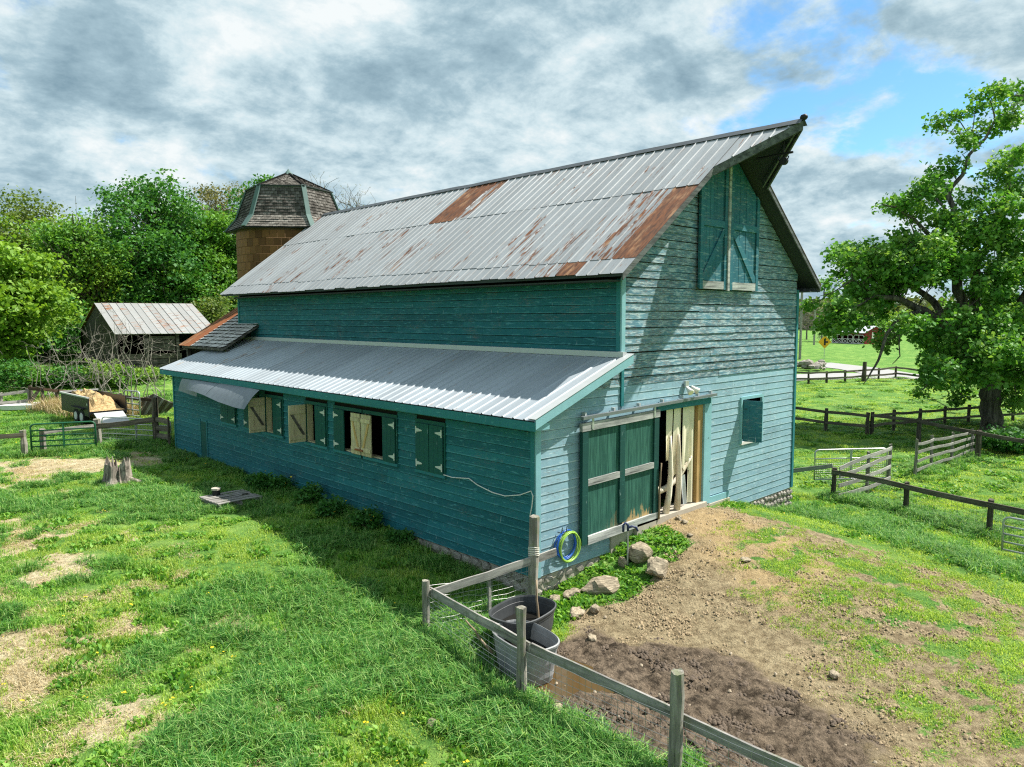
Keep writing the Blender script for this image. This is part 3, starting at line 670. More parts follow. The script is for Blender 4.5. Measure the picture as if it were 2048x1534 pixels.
bbox('soffit', M_soffit, barn, XE+0.1, 0.0, 5.84, A_-0.04, L_, 5.87)
# --- hay hoist under the hood
q0, q1 = on_x(1553, 311, XM), on_x(1586, 304, XM); tr = MB(); tr.tube([q0+(0, 0.5, 0), q1], 0.028, 6)
hoist = tr.build('hoist_beam', M_iron, barn)
pc_ = on_x(1567, 306, XM)
MB().tube([pc_+(0, 0, 0.55), pc_], 0.015, 6).build('hanger', M_iron, hoist)
hk = MB(); hk.tube([pc_+np.array([0, 0.13*math.cos(a), -0.08+0.12*math.sin(a)]) for a in np.linspace(math.pi, 2*math.pi, 8)], 0.014, 6); hk.build('hook', M_iron, hoist)
pl = on_x(1568, 322, XM); MB().tube([pl+(-0.05, 0, 0), pl+(0.05, 0, 0)], 0.09, 10).build('pulley', M_iron, hoist)
# --- lean-to roof
lroof = empty('y', (1.2, 9.5, 3.6), None, None); lroof.name = 'lean_to_roof'; WM['lean_to_roof'] = WM['y']
lroof.parent = barn; lroof.matrix_parent_inverse = WM['barn'].inverted()
LX0, LZ0, LX1, LZ1 = -0.34, 3.15, 2.60, 4.235; lth = math.atan((LZ1-LZ0)/(LX1-LX0)); LC, LS = math.cos(lth), math.sin(lth)
LPW = 19.78/22; base = rib_panel(LPW+0.015, (LX1-LX0)/LC, (0.03, 0.03+LPW/3, 0.03+2*LPW/3), 0.024, 0.028); proto = None
for i in range(22):
    mw = slope_frame(-0.30+LPW*(i+1), LX0, LZ0, LC, LS, 0.012+(i % 2)*0.003)
    if proto is None: proto = base.build('roof_panel', M_roof_new, lroof, mw=mw); o = proto
    else: o = dup(proto, mw, lroof)
    o.color = (0, 0, 0, 1)
def lz(x): return LZ0+(x-LX0)*LS/LC
MB().prism([(LX0+0.03, -0.26, lz(LX0+0.03)), (LX0+0.03, 19.45, lz(LX0+0.03)), (LX1, 19.45, lz(LX1)), (LX1, -0.26, lz(LX1))], (0, 0, -0.05)).build('roof_deck', M_soffit, lroof)
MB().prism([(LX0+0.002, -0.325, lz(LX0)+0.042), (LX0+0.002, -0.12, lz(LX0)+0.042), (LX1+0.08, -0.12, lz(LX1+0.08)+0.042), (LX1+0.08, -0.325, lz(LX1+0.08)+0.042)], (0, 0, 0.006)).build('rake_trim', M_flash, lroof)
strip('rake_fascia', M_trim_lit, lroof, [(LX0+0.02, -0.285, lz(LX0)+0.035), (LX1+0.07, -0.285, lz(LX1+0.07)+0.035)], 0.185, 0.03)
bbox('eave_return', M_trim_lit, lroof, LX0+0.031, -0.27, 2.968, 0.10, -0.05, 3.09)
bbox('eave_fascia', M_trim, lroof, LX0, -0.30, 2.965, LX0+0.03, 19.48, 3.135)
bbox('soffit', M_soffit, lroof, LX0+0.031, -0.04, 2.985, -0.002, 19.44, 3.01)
bbox('flashing', M_flash, lroof, LX1-0.10, -0.16, 4.225, LX1+0.027, 19.30, 4.345)
# --- shutters and window frames
def shutter(y0, y1, x, z0, z1, outside=True, hinge=None, tilt=None, par=None):
    """plank leaf lying in x; green outside, pine inside with a brace"""
    mt = M_shut if outside else M_shut_in; b = MB(); n = 3; w = (y1-y0)/n
    for i in range(n): b.box(x-0.03, y0+i*w+0.003, z0, x, y0+(i+1)*w-0.003, z1)
    s = b.build('shutter', mt, par)
    if hinge:
        for zc in (z0+0.16, z1-0.16):
            h = MB(); yh = y0 if hinge == 'lo' else y1; d = 1 if hinge == 'lo' else -1; xf = x-0.036
            h.box(xf-0.006, min(yh+d*0.01, yh+d*0.05), zc-0.085, xf, max(yh+d*0.01, yh+d*0.05), zc+0.085)
            h.prism([(xf-0.006, yh+d*0.05, zc-0.045), (xf-0.006, yh+d*0.05, zc+0.045), (xf-0.006, yh+d*0.25, zc+0.012), (xf-0.006, yh+d*0.25, zc-0.012)], (0.006, 0, 0)); h.build('hinge', M_white, s)
    if not outside:
        for zc in (z0+0.10, z1-0.20): bbox('batten', M_shut_in, s, x-0.052, y0+0.02, zc, x-0.031, y1-0.02, zc+0.10)
        ya, yb = (y1-0.06, y0+0.06) if tilt else (y0+0.06, y1-0.06)
        MB().prism([(x-0.048, ya, z0+0.2), (x-0.048, ya+(0.07 if tilt is None else -0.07), z0+0.2), (x-0.048, yb, z1-0.21), (x-0.048, yb-(0.07 if tilt is None else -0.07), z1-0.21)], (0.016, 0, 0)).build('brace', M_tan, s)
    return s
def window(y0, y1):
    w = MB(); w.box(-0.045, y0-0.05, WZ1, 0.10, y1+0.05, WZ1+0.09); w.box(-0.045, y0-0.05, WZ0, 0.10, y0, WZ1); w.box(-0.045, y1, WZ0, 0.10, y1+0.05, WZ1)
    o = w.build('window', M_shut, barn)
    bbox('sill', M_trim, o, -0.075, y0-0.06, WZ0-0.07, 0.10, y1+0.06, WZ0-0.001)
    j = MB(); j.box(0.0, y0+0.002, WZ0+0.002, 0.16, y0+0.05, WZ1-0.002); j.box(0.0, y1-0.05, WZ0+0.002, 0.16, y1-0.002, WZ1-0.002); j.box(0.0, y0+0.052, WZ0+0.001, 0.16, y1-0.052, WZ0+0.03); j.build('jamb', M_shut_in, o)
    return o
SX = -0.05
def sidewall_open(y, par):
    """leaf swung out square to the wall, hinged at y; pine face to the front"""
    b = MB()
    for i in range(3): b.box(-0.05-0.17*(i+1), y, WZ0+0.02, -0.05-0.17*i-0.006, y+0.03, WZ1-0.02)
    s = b.build('shutter', M_shut_in, par)
    bbox('batten', M_shut_in, s, -0.54, y-0.022, WZ0+0.10, -0.07, y-0.001, WZ0+0.20); bbox('batten', M_shut_in, s, -0.54, y-0.022, WZ1-0.26, -0.07, y-0.001, WZ1-0.16)
    MB().prism([(-0.52, y-0.018, WZ1-0.28), (-0.44, y-0.018, WZ1-0.28), (-0.09, y-0.018, WZ0+0.22), (-0.17, y-0.018, WZ0+0.22)], (0, 0.016, 0)).build('brace', M_oldplank, s)
    return s
o = window(*WINS[0]); m = 14.05; shutter(m+0.01, WINS[0][1], SX, WZ0, WZ1, True, 'hi', par=o); shutter(WINS[0][0], m-0.01, SX, WZ0, WZ1, True, 'lo', par=o)
o = window(*WINS[1]); m = 12.35; shutter(m+0.01, WINS[1][1], SX, WZ0, WZ1, True, 'hi', par=o); shutter(WINS[1][0], m-0.01, SX, WZ0, WZ1, True, 'lo', par=o)
for wi in (2, 3):
    y0, y1 = WINS[wi]; o = window(y0, y1); shutter(y0, y0+0.55, SX, WZ0, WZ1, True, 'lo', par=o); sidewall_open(y1-0.03, o)
o = window(*WINS[4]); shutter(6.84, 7.35, SX, WZ0, WZ1, True, 'hi', par=o); shutter(6.02, 6.44, SX-0.035, WZ0+0.02, WZ1-0.02, False, par=o)
o = window(*WINS[5]); shutter(4.57, 5.09, SX, WZ0, WZ1, True, 'lo', par=o); shutter(5.53, 5.97, SX-0.035, WZ0+0.02, WZ1-0.02, False, tilt=1, par=o)
o = window(*WINS[6]); shutter(3.27, 3.75, SX, WZ0, WZ1, True, 'hi', par=o); shutter(2.77, 3.25, SX, WZ0, WZ1, True, 'lo', par=o)
# latch across the two pine leaves
bbox('latch', M_rust, barn, SX-0.12, 5.85, WZ0+0.13, SX-0.092, 6.20, WZ0+0.17)
# small plank door
sd = MB(); sd.box(-0.03, 15.99, 0.14, 0.02, 16.50, 1.44); sdo = sd.build('small_door', M_shut, barn)
bbox('door_frame', M_trim, sdo, -0.045, 16.502, 0.12, 0.05, 16.56, 1.50); bbox('door_frame', M_trim, sdo, -0.045, 15.93, 0.12, 0.05, 15.988, 1.50)
bbox('door_step', M_conc, barn, -0.35, 15.9, -0.1, 0.0, 16.5, 0.10)
# bent sheet-metal awning hanging under the eave
def sheet(name, ys, tops, bots, mat, par, sag=0.06):
    b = MB(); n = 6; k = len(ys)
    for i in range(k):
        for j in range(n+1):
            t = j/n; p = np.array(tops[i])*(1-t)+np.array(bots[i])*t; p = p+np.array([-0.0, 0, sag*math.sin(math.pi*t)]); b.v.append((p[0], ys[i][0]*(1-t)+ys[i][1]*t, p[1+1]))
    b.f = [(i*(n+1)+j, (i+1)*(n+1)+j, (i+1)*(n+1)+j+1, i*(n+1)+j+1) for i in range(k-1) for j in range(n)]; b.mi = [0]*len(b.f)
    return b.build(name, mat, par, smooth=True)
aw = sheet('awning', [(17.15, 17.3), (16.4, 16.5), (15.6, 15.65)], [(-0.36, 0, 2.93), (-0.36, 0, 2.93), (-0.36, 0, 2.93)], [(-0.46, 0, 2.50), (-0.46, 0, 2.45), (-0.46, 0, 2.40)], M_awn, barn)
sheet('awning_sheet', [(16.2, 16.2), (15.0, 15.0), (14.0, 14.0), (13.92, 13.92)], [(-0.355, 0, 2.95), (-0.355, 0, 2.95), (-0.355, 0, 2.96), (-0.355, 0, 2.96)], [(-0.60, 0, 2.62), (-0.80, 0, 2.66), (-0.85, 0, 2.61), (-0.85, 0, 2.60)], M_awn, aw, 0.05)
sheet('awning_sheet', [(13.88, 13.88), (12.8, 12.8), (11.6, 11.6), (11.05, 11.15)], [(-0.355, 0, 2.965), (-0.355, 0, 2.965), (-0.355, 0, 2.96), (-0.355, 0, 2.95)], [(-0.86, 0, 2.60), (-0.90, 0, 2.50), (-0.88, 0, 2.42), (-0.80, 0, 2.40)], M_awn, aw, 0.05)
# orange leaf-like patch where old paint burnt off the wall, a nailed shred
# --- sliding door on the gable
sdr = empty('z', (2.57, -0.12, 0.41), None, None); sdr.name = 'sliding_door'; WM['sliding_door'] = WM['z']
sdr.parent = barn; sdr.matrix_parent_inverse = WM['barn'].inverted()
def door_panel_mat():
    M = Mat('door_plywood_green', 0.75, 0.25); g = M.noise((20, 20, 1.2), 8, 0.7); c = M.mix(M.ramp(g, 0.36, 0.66), (0.008, 0.060, 0.046), (0.040, 0.145, 0.105))
    c = M.tint(c, M.noise((2, 2, 2), 4, 0.6), 0.25); lo = M.noise((7, 7, 2.2), 5, 0.6); z = M.n('ShaderNodeSeparateXYZ'); M.l(M.pos(), z.inputs[0])
    k = M.math('SUBTRACT', lo, M.math('MULTIPLY', M.math('SUBTRACT', z.outputs[2], 0.60), 0.75)); xx = M.ramp(z.outputs[0], 1.8, 3.2)
    c = M.mix(M.math('MULTIPLY', M.ramp(k, 0.38, 0.50), xx), c, (0.42, 0.29, 0.13)); M.bump(g, 0.3, 0.005); return M.col(c)
M_ply = door_panel_mat()
def slant(x): return 0.018*(x-1.2)
def sbox(nm, mt, x0, x1, z0, z1, y0, y1):
    a, c = slant(x0), slant(x1)
    return MB().hexa([(x0, y0, z0+a), (x1, y0, z0+c), (x1, y1, z0+c), (x0, y1, z0+a), (x0, y0, z1+a), (x1, y0, z1+c), (x1, y1, z1+c), (x0, y1, z1+a)]).build(nm, mt, sdr)
for x0, x1 in ((1.37, 2.48), (2.62, 3.72)):
    for z0, z1 in ((0.58, 1.63), (1.75, 2.78)): sbox('panel', M_ply, x0, x1, z0-0.02, z1+0.02, -0.105, -0.085)
sbox('stile', M_stile, 1.22, 1.40, 0.40, 2.77, -0.150, -0.075); sbox('stile', M_stile, 2.46, 2.64, 0.61, 2.77, -0.150, -0.075); sbox('stile', M_stile, 3.72, 3.90, 0.56, 2.77, -0.150, -0.075)
sbox('rail', M_doorrail, 1.20, 3.92, 2.772, 2.94, -0.158, -0.075); sbox('rail', M_doorrail, 1.402, 3.90, 0.38, 0.56, -0.160, -0.070)
sbox('rail', M_doorrail, 1.402, 2.458, 1.62, 1.755, -0.150, -0.108); sbox('rail', M_doorrail, 2.642, 3.718, 1.62, 1.755, -0.150, -0.108)
for x in (1.52, 3.70): sbox('door_hanger', M_gal, x-0.03, x+0.03, 2.80, 3.06, -0.172, -0.160)
trk = MB(); trk.hexa([(1.18, -0.20, 3.02), (6.32, -0.20, 3.12), (6.32, -0.12, 3.12), (1.18, -0.12, 3.02), (1.18, -0.20, 3.085), (6.32, -0.20, 3.185), (6.32, -0.12, 3.185), (1.18, -0.12, 3.085)])
tko = trk.build('door_track', M_track, barn)
for x in (1.35, 2.3, 3.2, 4.1, 4.9, 5.6, 6.2): z = 3.08+(x-1.18)*0.0195; bbox('bracket', M_flash, tko, x-0.025, -0.115, z, x+0.025, -0.035, z+0.07)
bbox('door_header', M_trim, barn, 3.9, -0.10, 2.94, 6.20, 0.10, 3.08)
bbox('jamb', M_tan, barn, 5.74, -0.02, 0.46, 5.96, 0.16, 2.935); bbox('casing', M_trim_lit, barn, 5.965, -0.075, 0.38, 6.28, -0.006, 3.10)
bbox('jamb', M_oldplank, barn, 3.86, -0.02, 0.40, 3.95, 0.16, 2.935)
bbox('sill', M_conc, barn, 3.1, -0.16, 0.02, 6.02, 0.35, 0.47); bbox('sill', M_conc, barn, 6.03, -0.10, -0.1, 7.25, 0.02, 0.355); bbox('sill', M_conc, barn, 2.3, -0.055, -0.3, 3.09, 0.1, 0.355)
bbox('skirt_board', M_trim_lit, barn, 6.29, -0.062, 0.36, 7.26, -0.032, 0.52)
# --- gable window with its leaf ajar
gwn = MB(); gwn.box(7.80, -0.06, 1.70, 7.88, 0.1, 2.95); gwn.box(8.95, -0.06, 1.70, 9.02, 0.1, 2.95); gwn.box(7.88, -0.06, 2.88, 8.95, 0.1, 2.96); gwo = gwn.build('gable_window', M_trim_lit, barn)
bbox('sill', M_shedwhite, gwo, 7.882, -0.05, 1.66, 8.948, 0.1, 1.735)
a = math.radians(69.4); hx, hy = 7.90, -0.062; lf = MB()
for i in range(3):
    r0, r1 = 0.165*i, 0.165*(i+1)-0.005; c0, s0 = math.cos(a), math.sin(a); u = np.array([c0, -s0]); w = np.array([s0, c0])*0.03
    p = np.array([hx, hy]); A, B = p+u*r0, p+u*r1; lf.hexa([(*A, 1.76), (*B, 1.76), (*(B+w), 1.76), (*(A+w), 1.76), (*A, 2.86), (*B, 2.86), (*(B+w), 2.86), (*(A+w), 2.86)])
lf.build('shutter', M_hay, gwo)
# --- hay doors
def top_z(x): return zl(x)-0.28 if x < XM else zl(2*XM-x)-0.28
for x0, x1, inner in ((5.50, 6.74, 'r'), (6.90, 8.36, 'l')):
    hd = empty('w', ((x0+x1)/2, -0.08, 5.78), None, None); hd.name = 'hay_door'; nm = hd.name; WM[nm] = WM['w']; hd.parent = barn; hd.matrix_parent_inverse = WM['barn'].inverted()
    n = 8 if inner == 'r' else 9; w = (x1-x0)/n
    for i in range(n):
        a0, a1 = x0+i*w+0.004, x0+(i+1)*w-0.004; j = random.uniform(-0.004, 0.004)
        MB().hexa([(a0, -0.10+j, 5.80), (a1, -0.10+j, 5.80), (a1, -0.075, 5.80), (a0, -0.075, 5.80), (a0, -0.10+j, top_z(a0)), (a1, -0.10+j, top_z(a1)), (a1, -0.075, top_z(a1)), (a0, -0.075, top_z(a0))]).build('plank', M_hay, hd)
    bbox('rail', M_hay, hd, x0+0.13, -0.135, 7.28, x1-0.10, -0.106, 7.44); bbox('rail', M_doorrail, hd, x0+0.13, -0.137, 5.77, x1-0.10, -0.106, 5.96)
    for s0 in (x0, x1-0.13): MB().hexa([(s0, -0.14, 5.76), (s0+0.13, -0.14, 5.76), (s0+0.13, -0.106, 5.76), (s0, -0.106, 5.76), (s0, -0.14, top_z(s0)), (s0+0.13, -0.14, top_z(s0+0.13)), (s0+0.13, -0.106, top_z(s0+0.13)), (s0, -0.106, top_z(s0))]).build('stile', M_hay, hd)
    xa, xb = (x0+0.14, x1-0.14) if inner == 'r' else (x1-0.14, x0+0.14); d = 0.13 if inner == 'r' else -0.13
    MB().prism([(xa, -0.132, 5.98), (xa+d, -0.132, 5.98), (xb, -0.132, 7.12), (xb, -0.132, 7.27), (xb-d*0.3, -0.132, 7.27), (xa, -0.132, 6.12)], (0, 0.024, 0)).build('brace', M_hay, hd)
MB().hexa([(6.745, -0.17, 5.74), (6.84, -0.17, 5.74), (6.84, -0.10, 5.74), (6.745, -0.10, 5.74), (6.745, -0.17, 9.0), (6.84, -0.17, 9.0), (6.84, -0.10, 9.0), (6.745, -0.10, 9.0)]).build('door_post', M_doorrail, barn)
# --- floodlight over the door
fl = MB().box(5.05, -0.09, 3.42, 5.19, -0.03, 3.56).build('floodlight', M_gal, barn)
for dx in (-0.07, 0.12):
    c = np.array([5.12+dx, -0.12, 3.42]); d = np.array([dx*1.2, -0.26, -0.20]); d = d/np.linalg.norm(d)
    MB().tube([c, c+d*0.08, c+d*0.2], [0.035, 0.05, 0.085], 10).build('lamp_head', M_lampw, fl, smooth=True)
    MB().tube([c+d*0.201, c+d*0.212], [0.075, 0.06], 10).build('lens', M_glass, fl)
# --- foundation
fo = MB(); fo.box(0.06, 0.02, -0.9, WT-0.05, 0.10, -0.025); fo.box(0.05, 0.101, -0.9, 0.12, L_, -0.025)
found = fo.build('foundation', M_conc, barn)
def rock_mesh(name, sub, rough, mat, seed, squash=(1, 1, 1)):
    import bmesh
    bm = bmesh.new(); bmesh.ops.create_icosphere(bm, subdivisions=sub, radius=1.0); r = np.random.default_rng(seed)
    pl = [(v/np.linalg.norm(v), r.uniform(0.62, 0.95)) for v in r.normal(size=(11, 3))]
    for v in bm.verts:
        p = np.array(v.co)
        for n_, d in pl:
            e = p @ n_
            if e > d: p = p-n_*(e-d)*0.92
        k = 1+rough*(fbm(np.array([p[0]*2+p[2]*1.3+9]), np.array([p[1]*2-p[2]+5]), seed, 3)[0]-0.5); v.co = Vector(p*k*np.array(squash))
    me = bpy.data.meshes.new(name); bm.to_mesh(me); bm.free(); me.materials.append(mat); return me
ST = [rock_mesh('stone', 1, 0.5, M_stone, 100+i) for i in range(5)]
def put_rock(name, me, c, s, rz, parent=None, **tg):
    mw = Matrix.Translation(Vector([float(v) for v in c])) @ Matrix.Rotation(rz, 4, 'Z') @ Matrix.Diagonal((s[0], s[1], s[2], 1))
    o = bpy.data.objects.new(name, me); link(o, mw, parent); return tag(o, **tg)
for x in np.arange(8.6, 11.0, 0.20):
    for z in (-0.12, -0.30, -0.48): put_rock('stone', random.choice(ST), (x+random.uniform(-0.04, 0.04), 0.0, z+random.uniform(-0.03, 0.03)), (0.125, 0.07, 0.095), random.uniform(-0.2, 0.2), found)
for x in np.arange(0.12, 2.3, 0.3):
    for z in (-0.13, -0.36): put_rock('stone', random.choice(ST), (x+random.uniform(-0.04, 0.04), 0.02, z), (0.18, 0.05, 0.12), random.uniform(-0.1, 0.1), found)
for y in np.arange(0.15, 6.5, 0.33):
    for z in ((-0.13, -0.36) if y < 3 else (-0.12,)): put_rock('stone', random.choice(ST), (0.03, y+random.uniform(-0.04, 0.04), z), (0.06, 0.19, 0.12), random.uniform(-0.1, 0.1), found)
# cord tacked along the long wall
cpx = [(882, 948), (905, 955), (938, 957), (955, 970), (985, 985), (1010, 992), (1040, 990), (1062, 982), (1066, 992), (1064, 1012), (1060, 1032)]
cd = MB(); cd.tube([on_x(a_, b_, -0.055) for a_, b_ in cpx], 0.011, 5); tag(cd.build('cord', M_cordw), 'thin white cord tacked along the dark teal side wall', 'cord')
print('clapboards', nb)
# ------------------------------------------------------------------ silo behind the barn
SC = np.array([6.48, 22.0]); SR = 2.34; SZ = 9.1
silo = empty('silo', (SC[0], SC[1], Hs(*SC)), 'round brown glazed-tile silo with shingled hexagonal roof behind the barn', 'silo')
core = MB(); core.tube([(SC[0], SC[1], -0.3), (SC[0], SC[1], SZ)], SR-0.025, 44); sw = core.build('silo_wall', M_mortar, silo, smooth=True)
NT = 44; TH = 0.335; cam_az = math.atan2(CAM[1]-SC[1], CAM[0]-SC[0]); rest = MB()
def tile_v(a0, a1, z0, z1, r):
    return [(SC[0]+r_*math.cos(a), SC[1]+r_*math.sin(a), z) for z in (z0, z1) for (r_, a) in ((r, a0), (r, a1), (SR-0.04, a1), (SR-0.04, a0))]
nt = 0
for row in range(int((SZ+0.2)/TH)):
    z0 = -0.2+row*TH; z1 = z0+TH-0.014; off = 0.5*(row % 2)
    for k in range(NT):
        a = 2*math.pi*(k+off)/NT; dlt = (a-cam_az+math.pi) % (2*math.pi)-math.pi; ga = 0.007/SR
        v = tile_v(a+ga, a+2*math.pi/NT-ga, z0, z1, SR+random.uniform(-0.004, 0.006))
        # the tiles that show: facing the camera, above the barn roof line
        vis = -1.62 < -dlt < 0.9 and z0 > 4.9 and nt < 296
        if vis: MB().hexa(v).build('tile', M_tile, sw); nt += 1
        else: rest.hexa(v)
rest.build('tile_courses', M_tile, silo, kind='stuff')
HEXA = cam_az+math.radians(19)
def hexpt(i, r, z): a = HEXA+i*math.pi/3; return np.array([SC[0]+r*math.cos(a), SC[1]+r*math.sin(a), z])
rings = [(2.86, 8.96), (2.38, 9.50), (1.86, 10.84), (0.0, 11.64)]
def course_face(i, r0, z0, r1, z1, ncourse, mat, name):
    """stepped shingle courses on one hexagon face"""
    v = []; f = []; uv = []
    a0, b0, a1, b1 = hexpt(i, r0, z0), hexpt(i+1, r0, z0), hexpt(i, r1, z1), hexpt(i+1, r1, z1)
    nrm = np.cross(b0-a0, a1-a0); nrm = nrm/np.linalg.norm(nrm); mid = (a0+b0)/2-np.array([*SC, (z0+z1)/2-1.0])
    if nrm @ mid < 0: nrm = -nrm
    for k in range(ncourse):
        t0, t1 = k/ncourse, (k+1)/ncourse; n_ = 14
        L0, R0, L1, R1 = a0+(a1-a0)*t0, b0+(b1-b0)*t0, a0+(a1-a0)*t1, b0+(b1-b0)*t1
        for j in range(n_):
            s0, s1 = j/n_, (j+1)/n_; up_ = random.uniform(0.015, 0.040); dl = random.uniform(-0.02, 0.012)
            p = [L0+(R0-L0)*s0+nrm*up_+(L0-L1)*(-dl), L0+(R0-L0)*s1+nrm*up_+(L0-L1)*(-dl), L1+(R1-L1)*s1+nrm*0.004, L1+(R1-L1)*s0+nrm*0.004]
            q = [L0+(R0-L0)*s0-nrm*0.01, L0+(R0-L0)*s1-nrm*0.01]
            b = len(v); v += [tuple(x) for x in p+q]; f += [(b, b+1, b+2, b+3), (b+4, b+5, b+1, b)]
            w = np.linalg.norm(R0-L0); u0 = (s0-0.5)*w
            for _ in range(1): uv += [(u0, k*0.13+0.005), (u0+w/n_, k*0.13+0.005), (u0+w/n_, k*0.13+0.125), (u0, k*0.13+0.125)]+[(u0, k*0.13)]*4
    m = MB(); m.add(v, f); o = m.build(name, mat, silo); l = o.data.uv_layers.new(name='UVMap')
    l.data.foreach_set('uv', np.array(uv, np.float32).ravel()); return o
under = MB()
for (ra, za), (rb, zb) in zip(rings[:-1], rings[1:]):
    for i in range(6): under.add([hexpt(i, ra, za-0.03), hexpt(i+1, ra, za-0.03), hexpt(i+1, max(rb, 0.01), zb-0.03), hexpt(i, max(rb, 0.01), zb-0.03)], [(0, 1, 2, 3)])
under.add([hexpt(i, 2.86, 8.93) for i in range(6)], [tuple(range(6))])
under.build('roof_sheathing', M_soffit, silo)
for i in range(6):
    course_face(i, *rings[0], *rings[1], 5, M_shin_grey, 'roof_skirt'); course_face(i, *rings[1], *rings[2], 10, M_shin_dark, 'roof_side'); course_face(i, *rings[2], rings[3][0]+0.02, rings[3][1], 12, M_shin_grey, 'roof_cap')
    def hipstrip(r0, z0, r1, z1, w, mat, nm):
        a, b = hexpt(i, r0, z0), hexpt(i, r1, z1); e = hexpt(i+1, r0, z0)-hexpt(i-1, r0, z0); e = e/np.linalg.norm(e)*w; out = (a-np.array([*SC, a[2]])); out = out/(np.linalg.norm(out)+1e-9)*0.055+np.array([0, 0, 0.03])
        MB().hexa([a-e, a+e, a+e+out, a-e+out, b-e, b+e, b+e+out, b-e+out]).build(nm, mat, silo)
    hipstrip(*rings[0], *rings[1], 0.11, M_verdi, 'hip_trim'); hipstrip(*rings[1], *rings[2], 0.10, M_verdi, 'hip_trim'); hipstrip(rings[2][0], rings[2][1], 0.05, rings[3][1], 0.05, M_shin_grey, 'hip_cap')
    a, b = hexpt(i, 1.90, 10.80), hexpt(i+1, 1.90, 10.80); strip('curb_trim', M_verdi, silo, [a+(0, 0, 0.0), b+(0, 0, 0.0)], 0.13, -0.05)
    a, b = hexpt(i, 1.98, 10.85), hexpt(i+1, 1.98, 10.85); strip('curb_lip', M_soffit, silo, [a, b], 0.05, -0.10)
MB().tube([(SC[0], SC[1], 11.58), (SC[0], SC[1], 11.78), (SC[0], SC[1], 11.85)], [0.24, 0.05, 0.01], 8).build('finial', M_verdi, silo)
# dormer over the chute, on the barn side
d0 = hexpt(0, 2.5, 9.55); d1 = hexpt(1, 2.5, 9.55)
dm = dep(630, 437, 33.4); du = np.array([0.72, -0.69, 0.0])
MB().hexa([dm+du*-0.9+(0, 0, -0.06), dm+du*0.9+(0, 0, -0.30), dm+du*0.9+(0.8, 0.8, 0.1), dm+du*-0.9+(0.8, 0.8, 0.34), dm+du*-0.9, dm+du*0.9+(0, 0, -0.24), dm+du*0.9+(0.8, 0.8, 0.16), dm+du*-0.9+(0.8, 0.8, 0.4)]).build('dormer_roof', M_soffit, silo)

# ------------------------------------------------------------------ shingled addition beyond the barn's far end
ad = empty('shingled_addition', (4.2, 25.5, Hs(4.2, 25.5)), 'low grey shingled shed with a rusty metal roof strip beyond the barn end', 'shed')
ex0 = on_x(446, 697, 1.2); ex1 = on_x(364, 690, 1.2); eY0, eY1, eZ = ex0[1], ex1[1], (ex0[2]+ex1[2])/2; S2 = 0.62
XT = 3.9
def adz(x): return eZ+(x-1.2)*S2
yn = eY0; print('addition', eY0, eY1)
nrow, ncol = 14, 18; v = []; f = []; uv = []
for r in range(nrow):
    xa, xb = 1.2+(XT-1.2)*r/nrow, 1.2+(XT-1.2)*(r+1)/nrow
    for c in range(ncol):
        ya, yb = yn+(eY1-0.9-yn)*c/ncol, yn+(eY1-0.9-yn)*(c+1)/ncol; l = random.uniform(0.015, 0.045); b = len(v)
        v += [(xa-0.02, ya, adz(xa)+l), (xa-0.02, yb, adz(xa)+l), (xb, yb, adz(xb)), (xb, ya, adz(xb))]; f.append((b, b+3, b+2, b+1)); uv += [(ya, r*0.16+0.01), (ya, r*0.16+0.15), (yb, r*0.16+0.15), (yb, r*0.16+0.01)]
m = MB(); m.add(v, f); o = m.build('shingle_roof', M_shin_shed, ad); o.data.uv_layers.new(name='UVMap').data.foreach_set('uv', np.array(uv, np.float32).ravel())
for k in range(2):
    ya = eY1-0.95+k*0.55; rp = rib_panel(0.56, (XT-1.2)*math.hypot(1, S2), (0.03, 0.3), 0.02, 0.02)
    t2 = math.atan(S2); rp.build('rusty_panel', M_rust if k == 0 else M_shedtin, ad, mw=slope_frame(ya+0.56, 1.15, adz(1.15), math.cos(t2), math.sin(t2), 0.03+0.01*k))
MB().prism([(1.2, yn, adz(1.2)-0.02), (1.2, eY1, adz(1.2)-0.02), (XT, eY1, adz(XT)-0.02), (XT, yn, adz(XT)-0.02)], (0, 0, -0.08)).build('roof_deck', M_oldplank, ad)
for k in range(7): bbox('wall_plank', M_oldplank, ad, 1.45, yn+0.2, 0.0+k*0.42, 1.50, eY1-0.2, 0.40+k*0.42)
for y in (yn+0.1, (yn+eY1)/2, eY1-0.12): bbox('post', M_oldplank, ad, 1.35, y-0.06, Hs(1.4, y)-0.1, 1.47, y+0.06, adz(1.3)-0.1)
bbox('back_wall', M_dark, ad, XT-0.1, yn, -0.2, XT, eY1, adz(XT)-0.12); bbox('end_wall', M_oldplank, ad, 1.5, eY1-0.1, -0.2, XT-0.1, eY1-0.02, adz(1.5)-0.12)

